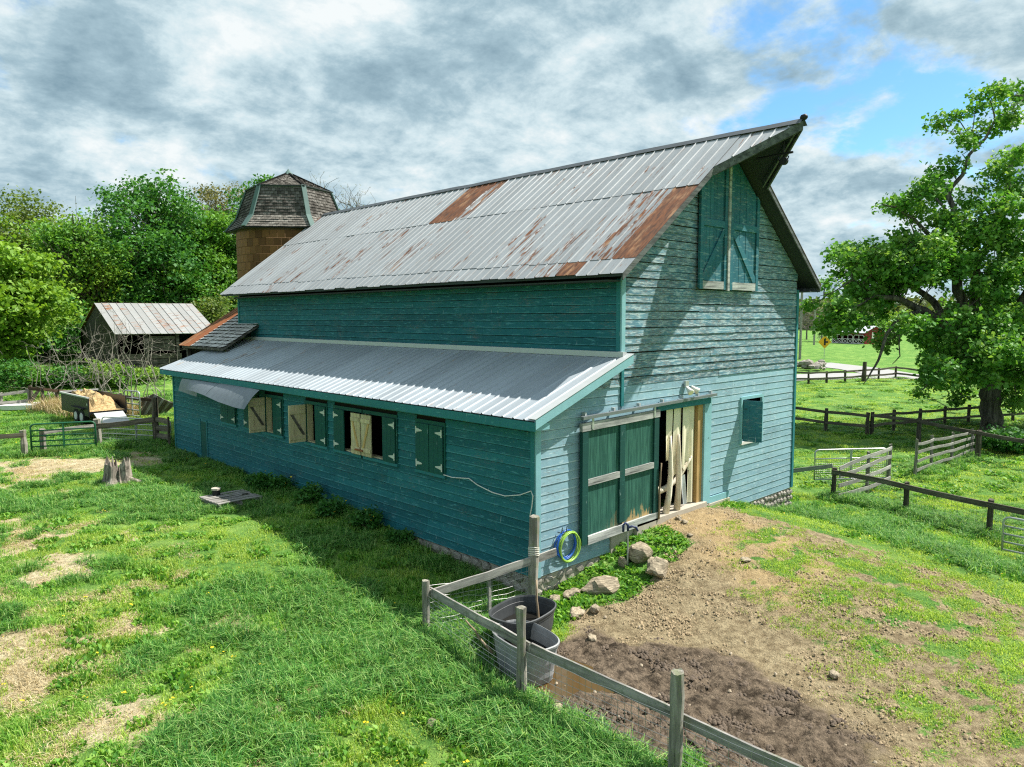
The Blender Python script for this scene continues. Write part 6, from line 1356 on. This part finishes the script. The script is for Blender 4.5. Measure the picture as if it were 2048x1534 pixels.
wtree(312, 64, 356, 112, 'tall dark green tree with feathery spires behind the tin shed', L_dark, nblob=24, per=26, lsize=0.30, crown_lo=0.06, sub=9, spread=0.5, spires=((-4.0, 12.4, 1.2), (-2.6, 13.4, 1.3), (-1.2, 14.2, 1.3), (0.2, 14.0, 1.2), (1.4, 15.2, 1.4), (2.6, 13.8, 1.3), (3.6, 13.0, 1.2)))
wtree(235, 66, 415, 80, 'dark green tree leaning against the tall spired tree', L_dark, nblob=18, per=40, lsize=0.28, crown_lo=0.1)
wtree(405, 68, 392, 80, 'bright mid-green tree right of the tall dark tree', L_mid, nblob=22, per=42, lsize=0.28, crown_lo=0.06)
wtree(455, 76, 338, 58, 'pale budding round-topped tree left of the silo roof', L_pale, nblob=16, per=24, lsize=0.22, crown_lo=0.3, bark=M_bark_grey)
wtree(545, 72, 348, 66, 'dark green tree whose top peeks over the silo cap', L_dark, nblob=14, per=36, crown_lo=0.3)
wtree(20, 46, 505, 100, 'bright yellow-green maple at the left edge below the olive trees', L_lime, nblob=22, per=54, lsize=0.30, crown_lo=0.05)
wtree(-60, 44, 470, 110, 'bright spring-green tree just outside the left edge', L_lime, nblob=16, per=40, crown_lo=0.05)
wtree(188, 58, 500, 52, 'small glowing lime-green tree in front of the dark woods', L_lime, nblob=14, per=40, lsize=0.24, crown_lo=0.10)
wtree(95, 54, 600, 75, 'low dark green tree in the shaded wood edge', L_dark, nblob=14, per=40, crown_lo=0.02)
wtree(265, 62, 560, 80, 'low dark green tree directly behind the tin shed roof', L_dark, nblob=14, per=40, crown_lo=0.02)
wtree(428, 58, 590, 45, 'low olive-brown vine-covered shrub over the tin shed end', L_olive, nblob=14, per=40, lsize=0.2, crown_lo=0.05)
wtree(350, 66, 520, 90, 'broad mid-green tree behind the middle of the tin shed', L_mid, nblob=14, per=40, crown_lo=0.02)
wtree(470, 72, 460, 60, 'mid-green tree hard against the silo wall', L_mid, nblob=14, per=40, crown_lo=0.02)
bt = gpt(695, 68); bare_tree('bare_tree', 'bare spreading grey tree behind the barn ridge beside the silo', bt, treeh(bt, 343)*0.86, 3.4, M_bark_grey, 13, 9, 8, 0.2, L_pale, 0.12, nl=3)
wtree(672, 66, 408, 26, 'narrow yellow-green tree top behind the barn ridge', L_lime, nblob=10, per=36, lsize=0.22, crown_lo=0.4)
# far woods closing the gaps (one mass)
pts = []
for k in range(420):
    px = random.uniform(-160, 620); d = random.uniform(66, 100); b = gpt(px, d); h = RNG.uniform(6.5, 10.5)*(1 if px < 330 else 0.9); pts.append((b+np.array([0, 0, h*RNG.uniform(0.15, 0.95)]), np.array([1.7, 1.7, 1.3])))
P, t = clump_points(pts, 30, 2.2, 0.6); V, Q = leaf_quads(P, 0.55); mesh_obj('woods', np_mesh('woods', V, Q, L_woods, t), kind='stuff')
# bare arching shrubs and brush in front of the shed
for px, d, pyt, n1, lb in ((215, 44, 622, 9, 'pale bare arching shrub tangled in front of the shed gable'), (262, 43, 640, 8, 'pale bare shrub in front of the shed planks'), (165, 43, 655, 8, 'pale bare shrub at the left of the shed'), (95, 42, 690, 7, 'pale bare saplings arching over the back fence'), (310, 44, 650, 6, 'thin bare shrub before the open shed bay')):
    b = gpt(px, d); bare_tree('bare_shrub', lb, b, treeh(b, pyt), 1.9, M_bark_pale, n1, 4, 3, 0.036, None, multi=True, arch=0.05, cat='shrub')
for px, py, r, h, lf, lb in ((208, 775, 1.5, 1.9, L_lime, 'bright green rounded bush in front of the pale bare shrubs'), (240, 775, 1.0, 1.3, L_mid, 'smaller green bush beside the bright rounded bush'), (120, 775, 1.6, 1.2, L_dark, 'dark low bush under the bare saplings'), (30, 778, 2.0, 1.6, L_dark, 'dark low bush at the field edge by the grey fence'), (70, 770, 1.8, 1.4, L_mid, 'green low bush between the grey fence and the woods'), (300, 762, 1.6, 0.8, L_lime, 'low bright weeds in front of the shed planks'), (160, 770, 1.3, 1.0, L_dark, 'dark undergrowth at the foot of the bare shrubs')):
    bush('bush', lb, at(px, py), r, h, lf, 1600, 0.17)
# brown reedy grass along the back fence
# shrubs along the lean-to wall
for i, (px, py, r, h, fl, lb) in enumerate(((518, 982, 0.42, 0.55, 8, 'dark shrub against the wall nearest the small door'), (562, 985, 0.45, 0.5, 10, 'dark flowering shrub second along the lean-to wall'), (618, 1010, 0.42, 0.5, 10, 'dark flowering shrub in the middle of the lean-to wall'), (665, 1030, 0.5, 0.45, 14, 'spreading yellow-flecked shrub below the pine shutters'), (735, 1058, 0.38, 0.45, 14, 'yellow-flecked shrub at the near end of the wall row'), (800, 1085, 0.30, 0.25, 3, 'small dark weed clump by the stone footing'))):
    b = at(px, py); b[0] = min(b[0], -0.35); bush('wall_shrub', lb, b, r, h, L_shrub, 1100, 0.085, fl, 'shrubs along the lean-to wall')
# right background: bare grey trees, hedge, far tree line
for px, d, pyt, lb in ((1640, 150, 612, 'bare grey tree beside the far utility pole'), (1610, 160, 618, 'bare brownish tree close to the barn corner skyline')):
    b = gpt(px, d); bare_tree('bare_tree', lb, b, treeh(b, pyt), 4.5, M_bark_grey, 9, 7, 5, 0.2, L_pale, 0.2, nl=1)
b = gpt(1650, 145); bare_tree('bare_bush', 'grey leafless round bush on the far lawn', b, treeh(b, 648), 3.2, M_bark_grey, 14, 6, 5, 0.06, None, multi=True, cat='bush')
for px, d, pyt, hp_, lf, lb in ((1850, 190, 640, 26, L_dark, 'dark evergreen on the far lawn beyond the maple'), (1840, 210, 628, 22, L_mid, 'green tree next to the far evergreen'), (1745, 185, 632, 20, L_mid, 'green tree behind the red shed'), (1790, 215, 622, 26, L_lime, 'pale green tree right of the red shed'), (1945, 205, 625, 40, L_mid, 'broad green tree far behind the maple trunk'), (2020, 215, 620, 36, L_lime, 'pale tree far beyond the maple')):
    wtree(px, d, pyt, hp_, lb, lf, 'distant_tree', nblob=12, per=26, lsize=0.7, spread=0.9, sub=1.6, crown_lo=0.02)
pts = []
for k in range(520):
    px = random.uniform(1480, 2350); d = random.uniform(260, 420); b = gpt(px, d); h = z_for(b[0], b[1], 612+8*math.sin(px*0.03)+random.uniform(-4, 10))-b[2]; pts.append((b+np.array([0, 0, max(1, h)*RNG.uniform(0.1, 0.95)]), np.array([4.5, 4.5, 3.0])))
P, t = clump_points(pts, 10, 1.0, 1.6); V, Q = leaf_quads(P, 2.2); mesh_obj('distant_woods', np_mesh('distant_woods', V, Q, L_distant, t), kind='stuff')
# far hills
hv = []; hn = 120
for i in range(hn+1):
    px = -1200+4600*i/hn; P0 = CAM+ray(px, 767)*2600; top = 30+18*math.sin(px*0.004)+14*math.sin(px*0.011+1)+42*math.exp(-((px-1785)/70)**2)
    for z, dd_ in ((-10, 0), (top*0.7, 150), (top, 350), (-10, 900)): q = P0+FW*dd_; hv.append((q[0], q[1], z))
hf = [(i*4+j, (i+1)*4+j, (i+1)*4+j+1, i*4+j+1) for i in range(hn) for j in range(3)]; hm = MB(); hm.add(hv, hf); hm.build('hills', flat('forested_hill', (0.045, 0.075, 0.05), 0.95, sc=0.01, var=0.4), smooth=True, kind='structure')

# ------------------------------------------------------------------ grass: tufts scattered by geometry nodes
TUFT = bpy.data.collections.new('tuft_source')
def tuft(i, n, rad, hmin, hmax, width, leaf, lean, flatness=0.0, seed=0, broad=False):
    r = np.random.default_rng(900+i); a = r.uniform(0, 6.283, n); d = rad*np.sqrt(r.random(n)); B0 = np.stack([d*np.cos(a), d*np.sin(a), np.zeros(n)-0.01], 1)
    h = r.uniform(hmin, hmax, n)*(1-0.35*d/rad); th_ = r.uniform(0, 6.283, n); l = r.uniform(0.15, 1.0, n)*lean; D = np.stack([np.cos(th_), np.sin(th_), np.zeros(n)], 1); W = np.stack([-np.sin(th_), np.cos(th_), np.zeros(n)], 1)*width*r.uniform(0.7, 1.3, (n, 1))
    up = np.array([0, 0, 1.0]); k = 1-flatness
    M1 = B0+up*(h*0.55*k)[:, None]+D*(h*l*0.25)[:, None]; T_ = B0+up*(h*k*np.maximum(0.25, 1-0.35*l))[:, None]+D*(h*l*0.85)[:, None]
    if broad: V = np.stack([B0, M1+W*1.0, T_, M1-W*1.0], 1)
    else: V = np.stack([B0-W*0.5, B0+W*0.5, M1+W*0.42, M1-W*0.42, M1-W*0.42, M1+W*0.42, T_+W*0.08, T_-W*0.08], 1)
    V = V.reshape(-1, 3); Q = np.arange(len(V)).reshape(-1, 4); tone = np.repeat(r.random(n), 1 if broad else 2)
    o = bpy.data.objects.new('tuft_%02d' % i, np_mesh('tuft_%02d' % i, V, Q, leaf, tone)); TUFT.objects.link(o); return i
# 0-2 medium, 3-4 long arching, 5-6 short yellow-green, 7 straw, 8-9 broadleaf weeds, 10 sparse short
for i in range(3): tuft(i, 85, 0.20, 0.07, 0.19, 0.010, L_grass, 1.25)
for i in (3, 4): tuft(i, 110, 0.17, 0.15, 0.34, 0.011, L_grasslong, 1.5)
for i in (5, 6): tuft(i, 90, 0.22, 0.04, 0.11, 0.011, L_grassy, 0.9)
tuft(7, 60, 0.24, 0.08, 0.20, 0.008, L_straw, 1.6, 0.75)
for i in (8, 9): tuft(i, 70, 0.18, 0.05, 0.17, 0.026, L_weed, 1.0, broad=True)
tuft(10, 26, 0.16, 0.03, 0.08, 0.011, L_grassy, 1.0)
tuft(11, 90, 0.25, 0.25, 0.60, 0.012, L_straw, 0.7)
tuft(12, 1, 0.01, 0.0, 0.01, 0.01, L_grassy, 0.1)
fo_ = np.random.default_rng(5); C_ = np.stack([fo_.normal(size=2)*0.05, fo_.normal(size=2)*0.05, fo_.uniform(0.09, 0.16, 2)], 1); V, Q = leaf_quads(C_, 0.045, up=2.5, aspect=1.0); o = bpy.data.objects.new('tuft_13', np_mesh('tuft_13', V, Q, L_yellow, fo_.random(2))); TUFT.objects.link(o)
def clods(i, n, rad, smin, smax, mat):
    r = np.random.default_rng(700+i); V = []; Q = []
    for k in range(n):
        a, d = r.uniform(0, 6.283), rad*math.sqrt(r.random()); s = r.uniform(smin, smax); c = np.array([d*math.cos(a), d*math.sin(a), s*0.25]); b = len(V)
        for dx, dy, dz in ((-1, -1, -1), (1, -1, -1), (1, 1, -1), (-1, 1, -1), (-0.6, -0.6, 0.8), (0.6, -0.6, 0.8), (0.6, 0.6, 0.8), (-0.6, 0.6, 0.8)): V.append(c+np.array([dx, dy, dz*0.65])*s*r.uniform(0.55, 1.2, 3)*0.7)
        Q += [(b+4, b+5, b+6, b+7), (b, b+1, b+5, b+4), (b+1, b+2, b+6, b+5), (b+2, b+3, b+7, b+6), (b+3, b, b+4, b+7)]
    o = bpy.data.objects.new('tuft_%02d' % i, np_mesh('tuft_%02d' % i, np.array(V), np.array(Q), mat)); TUFT.objects.link(o)
clods(14, 26, 0.20, 0.014, 0.045, flat('mud_clod', (0.105, 0.078, 0.055), 0.9, var=0.5, sc=5)); clods(15, 24, 0.22, 0.008, 0.026, flat('dirt_clod', (0.31, 0.235, 0.14), 0.95, var=0.45, sc=5))
GN = bpy.data.node_groups.new('scatter_tufts', 'GeometryNodeTree'); GN.interface.new_socket('Geometry', in_out='INPUT', socket_type='NodeSocketGeometry'); GN.interface.new_socket('Geometry', in_out='OUTPUT', socket_type='NodeSocketGeometry')
gi = GN.nodes.new('NodeGroupInput'); go = GN.nodes.new('NodeGroupOutput'); ip = GN.nodes.new('GeometryNodeInstanceOnPoints'); ci = GN.nodes.new('GeometryNodeCollectionInfo')
ci.inputs['Collection'].default_value = TUFT; ci.inputs['Separate Children'].default_value = True; ci.inputs['Reset Children'].default_value = True
def nattr(nm, ty):
    n = GN.nodes.new('GeometryNodeInputNamedAttribute'); n.data_type = ty; n.inputs[0].default_value = nm; return n.outputs[0]
GN.links.new(gi.outputs[0], ip.inputs['Points']); GN.links.new(ci.outputs[0], ip.inputs['Instance']); ip.inputs['Pick Instance'].default_value = True
GN.links.new(nattr('kind_i', 'INT'), ip.inputs['Instance Index']); GN.links.new(nattr('rot', 'FLOAT_VECTOR'), ip.inputs['Rotation']); GN.links.new(nattr('scl', 'FLOAT_VECTOR'), ip.inputs['Scale']); GN.links.new(ip.outputs[0], go.inputs[0])
def scatter(name, P, kind, scl, label=None):
    n = len(P); me = bpy.data.meshes.new(name); me.vertices.add(n); me.vertices.foreach_set('co', np.asarray(P, np.float32).ravel())
    a = me.attributes.new('kind_i', 'INT', 'POINT'); a.data.foreach_set('value', np.asarray(kind, np.int32))
    r = np.zeros((n, 3), np.float32); r[:, 2] = RNG.uniform(0, 6.283, n); r[:, 0] = RNG.normal(size=n)*0.08; r[:, 1] = RNG.normal(size=n)*0.08; a = me.attributes.new('rot', 'FLOAT_VECTOR', 'POINT'); a.data.foreach_set('vector', r.ravel())
    a = me.attributes.new('scl', 'FLOAT_VECTOR', 'POINT'); a.data.foreach_set('vector', np.asarray(scl, np.float32).ravel())
    o = mesh_obj(name, me, kind='stuff'); md = o.modifiers.new('scatter', 'NODES'); md.node_group = GN; return o
def sample(n, x0, x1, y0, y1): return RNG.uniform(x0, x1, n), RNG.uniform(y0, y1, n)
def inview(x, y, z, mar=380):
    d = np.stack([x, y, z], -1)-CAM; zf = d @ FW; ok = zf > 1; px = 1024+F_PX*(d @ RT)/np.where(ok, zf, 1); py = 767-F_PX*(d @ UP)/np.where(ok, zf, 1)
    return ok & (px > -mar) & (px < 2048+mar) & (py < 1534+mar*1.6), zf
from_mesh_z = lambda x, y: H(x, y)
def in_barn(x, y): return (x > -0.12) & (x < 11.1) & (y > -0.02) & (y < 19.2)
bands = [(5, 15, 34, 1.0), (15, 24, 17, 1.15), (24, 42, 5.5, 1.7), (42, 70, 1.3, 2.8)]
GP, GK, GS = [], [], []
for d0, d1, dens, sc_ in bands:
    ext = d1*1.35; x0, x1, y0, y1 = CAM[0]-ext*0.45, CAM[0]+ext, CAM[1]-ext*0.45, CAM[1]+ext
    n = int(dens*(x1-x0)*(y1-y0)); x, y = sample(n, x0, x1, y0, y1); z = H(x, y); ok, zf = inview(x, y, z); ok &= (zf >= d0) & (zf < d1) & ~in_barn(x, y)
    x, y, z = x[ok], y[ok], z[ok]; di, mu, sa, st = masks(x, y); u = RNG.random(len(x)); pn = fbm(x/1.6, y/1.6, 131, 3); pn2 = fbm(x/0.7, y/0.7, 141, 2); yard = np.exp(-np.maximum(sdist(x, y, P_sparse), 0)/2.0)
    weed = (sdist(x, y, P_weed) < 0.05)
    keep = (u > di*1.02) | (weed & (u > 0.2)); 
    kind = np.where(pn > 0.575, RNG.integers(3, 5, len(x)), np.where(pn > 0.46, RNG.integers(0, 3, len(x)), RNG.integers(5, 7, len(x))))
    kind = np.where((RNG.random(len(x)) < 0.14), RNG.integers(8, 10, len(x)), kind)
    right = ss((x-2.0)/3.0)*ss((5-y+x)/4)
    kind = np.where((RNG.random(len(x)) < right*0.62) & (kind < 5), RNG.integers(5, 7, len(x)), kind)
    kind = np.where(st > RNG.uniform(0.3, 1.0, len(x)), np.where(RNG.random(len(x)) < 0.62, 7, np.where(RNG.random(len(x)) < 0.5, 10, 5)), kind)
    dry = (y < 1.0) & (yard > 0.30); kind = np.where(dry & (kind != 7), np.where(RNG.random(len(x)) < 0.5, 10, RNG.integers(5, 7, len(x))), kind); kind = np.where(di > 0.35, 10, kind); kind = np.where(weed, RNG.integers(8, 10, len(x)), kind)
    sh_ = RNG.uniform(0.7, 1.3, len(x))*sc_; shz = sh_*np.where(pn2 > 0.6, 1.25, 0.95)*(1 if d1 < 20 else 0.8 if d1 < 30 else 0.55 if d1 < 50 else 0.35)
    shz = np.where((x > 12) & (kind < 5), shz*0.6, shz); shz = np.where(dry, shz*0.7, shz)
    GP.append(np.stack([x, y, z], 1)[keep]); GK.append(kind[keep]); GS.append(np.stack([sh_, sh_, shz], 1)[keep])
x, y = sample(8000, -3, 13, -12, 1); z = H(x, y); sp_ = ss(0.5-(sdist(x, y, P_sparse))/1.6); gp_ = fbm(x/0.8, y/0.8, 151, 3); ok = inview(x, y, z)[0] & ~in_barn(x, y) & (RNG.random(len(x)) < sp_*ss((gp_-0.33)/0.16)*0.95)
n = int(ok.sum()); s_ = RNG.uniform(0.5, 1.1, n); GP.append(np.stack([x, y, z+0.02], 1)[ok]); GK.append(np.where(RNG.random(n) < 0.75, 10, 5)); GS.append(np.stack([s_, s_, s_*0.8], 1))
x, y = sample(5000, -14, -3, -9, 24); z = H(x, y); gp_ = fbm(x/1.0, y/1.0, 161, 4); ok = inview(x, y, z)[0] & (RNG.random(len(x)) < ss((gp_-0.47-0.02*(x+8))/0.16)*ss((-3.5-x)/3)); n = int(ok.sum()); s_ = RNG.uniform(0.7, 1.2, n)
GP.append(np.stack([x, y, z+0.03], 1)[ok]); GK.append(np.full(n, 7)); GS.append(np.stack([s_, s_, s_*2.2], 1))
# taller fringe along walls, fence feet and under the yard fence
def fringe(pts, n, w, kinds, s=(0.8, 1.3), zs=1.0):
    for (a, b) in zip(pts[:-1], pts[1:]):
        a, b = np.array(a[:2]), np.array(b[:2]); t = RNG.random(n)[:, None]; q = a+(b-a)*t+RNG.normal(size=(n, 2))*w; z = H(q[:, 0], q[:, 1]); k = RNG.choice(kinds, n); sc = RNG.uniform(*s, n); ok = ~in_barn(q[:, 0], q[:, 1])
        GP.append(np.column_stack([q, z])[ok]); GK.append(k[ok]); GS.append(np.stack([sc, sc, sc*zs], 1)[ok])
oA = np.array([0.35*dirBC[1], -0.35*dirBC[0], 0])
fringe([A+oA, B+oA, Cc+oA], 150, 0.20, [3, 4, 8], (0.9, 1.5)); fringe([A+oA*2.2, B+oA*2.2, Cc+oA*2.2], 140, 0.30, [3, 4, 0, 9], (0.9, 1.4))
fringe([(-0.35, 1.0), (-0.35, 18.5)], 420, 0.22, [3, 4, 0, 1], (0.7, 1.3)); fringe([(6.6, -0.3), (11.0, -0.3)], 70, 0.16, [8, 9, 3], (0.7, 1.1))
fringe([at(1670, 996), at(1810, 1026), at(1977, 1072)], 150, 0.35, [3, 4, 8], (0.9, 1.5)); fringe([at(1560, 1020), at(1700, 1050), at(1850, 1100), at(2040, 1150)], 110, 0.5, [3, 8, 4], (0.9, 1.4))
fringe([w0, w1, w2], 170, 0.3, [3, 4, 0], (1.0, 1.7)); fringe([gl0, gl1], 110, 0.25, [3, 4], (0.9, 1.4)); fringe([at(85, 822), at(250, 832)], 170, 0.35, [11, 11, 3], (1.2, 2.2)); fringe([at(1830, 955), at(1945, 910)], 60, 0.3, [3, 4], (1.0, 1.6)); fringe([sb+(-0.6, 0, 0), sb+(0.6, 0, 0)], 60, 0.35, [3, 4, 0], (0.8, 1.3))
fringe([pq[0], pq[1], pq[2]], 26, 0.2, [3, 4], (0.7, 1.1))
# dandelions
x, y = sample(1500, -14, 24, -10, 26); z = H(x, y); ok, zf = inview(x, y, z); di, mu, sa, st = masks(x, y); ok &= ~in_barn(x, y) & (di < 0.2) & (fbm(x/2.5, y/2.5, 171, 2) > 0.54) & (x < 60)
nn_ = int(ok.sum()); GP.append(np.stack([x, y, z], 1)[ok]); GK.append(np.full(nn_, 13)); s_ = RNG.uniform(0.7, 1.2, nn_); GS.append(np.stack([s_, s_, s_], 1))
EXC = [(pcn, 0.75), (sb, 0.42), (T1, 0.62), (T2, 0.60), (tb+ux*0.9+uy*1.3, 1.7)]+[(at(*q[0]), max(q[1][:2])*0.85) for q in RL_]
GP = np.concatenate(GP); free = np.ones(len(GP), bool)
for c_, r_ in EXC: free &= np.hypot(GP[:, 0]-c_[0], GP[:, 1]-c_[1]) > r_
GP = GP[free]; GK = np.concatenate(GK)[free]; GS = np.concatenate(GS)[free]; scatter('grass', GP, GK, GS); print('tufts', len(GP))
M_pebble = flat('yard_pebble', (0.34, 0.28, 0.20), 0.95, var=0.4, sc=3)
# pebbles on the yard
x, y = sample(1500, -4, 12, -11, 0); di, mu, sa, st = masks(x, y); z = H(x, y); ok = (di > 0.6) & inview(x, y, z)[0]; x, y, z = x[ok], y[ok], z[ok]
pv = []; pq_ = []
for i in range(len(x)):
    s = 0.008+0.022*RNG.random()**4; o = np.array([x[i], y[i], z[i]+s*0.6]); b = len(pv)
    a = RNG.uniform(0, 6.28); c_, s_2 = math.cos(a), math.sin(a)
    pv += [tuple(o+np.array([dx*c_-dy*s_2, dx*s_2+dy*c_, dz])) for dx, dy, dz in ((-s, -s*0.7, -s*0.5), (s, -s*0.6, -s*0.5), (s*0.8, s*0.7, -s*0.5), (-s*0.9, s*0.6, -s*0.5), (-s*0.5, -s*0.4, s*0.5), (s*0.6, -s*0.3, s*0.45), (s*0.4, s*0.4, s*0.5), (-s*0.5, s*0.3, s*0.4))]
    pq_ += [(b+4, b+5, b+6, b+7), (b, b+1, b+5, b+4), (b+1, b+2, b+6, b+5), (b+2, b+3, b+7, b+6), (b+3, b, b+4, b+7)]
x, y = sample(9000, -5, 13, -12, 0.0); di, mu, sa, st = masks(x, y); z = H(x, y); u = RNG.random(len(x)); pudd = sdist(x, y, P_pud) < 0.12
ok = (di > 0.35) & inview(x, y, z)[0] & (u < (0.12+0.75*ss((fbm(x/0.9, y/0.9, 191, 3)-0.36)/0.25))*np.where(mu > 0.5, 1.0, 0.55)) & ~pudd & ~((y > -0.35) & (x > 0)); kc = np.where(mu > RNG.uniform(0.3, 0.8, len(x)), 14, 15)[ok]; s_ = RNG.uniform(0.45, 1.45, int(ok.sum()))
scatter('clods', np.stack([x, y, z], 1)[ok], kc, np.stack([s_, s_, s_], 1)); print('clods', int(ok.sum()))
mesh_obj('gravel', np_mesh('gravel', np.array(pv), np.array(pq_), M_pebble), kind='stuff')
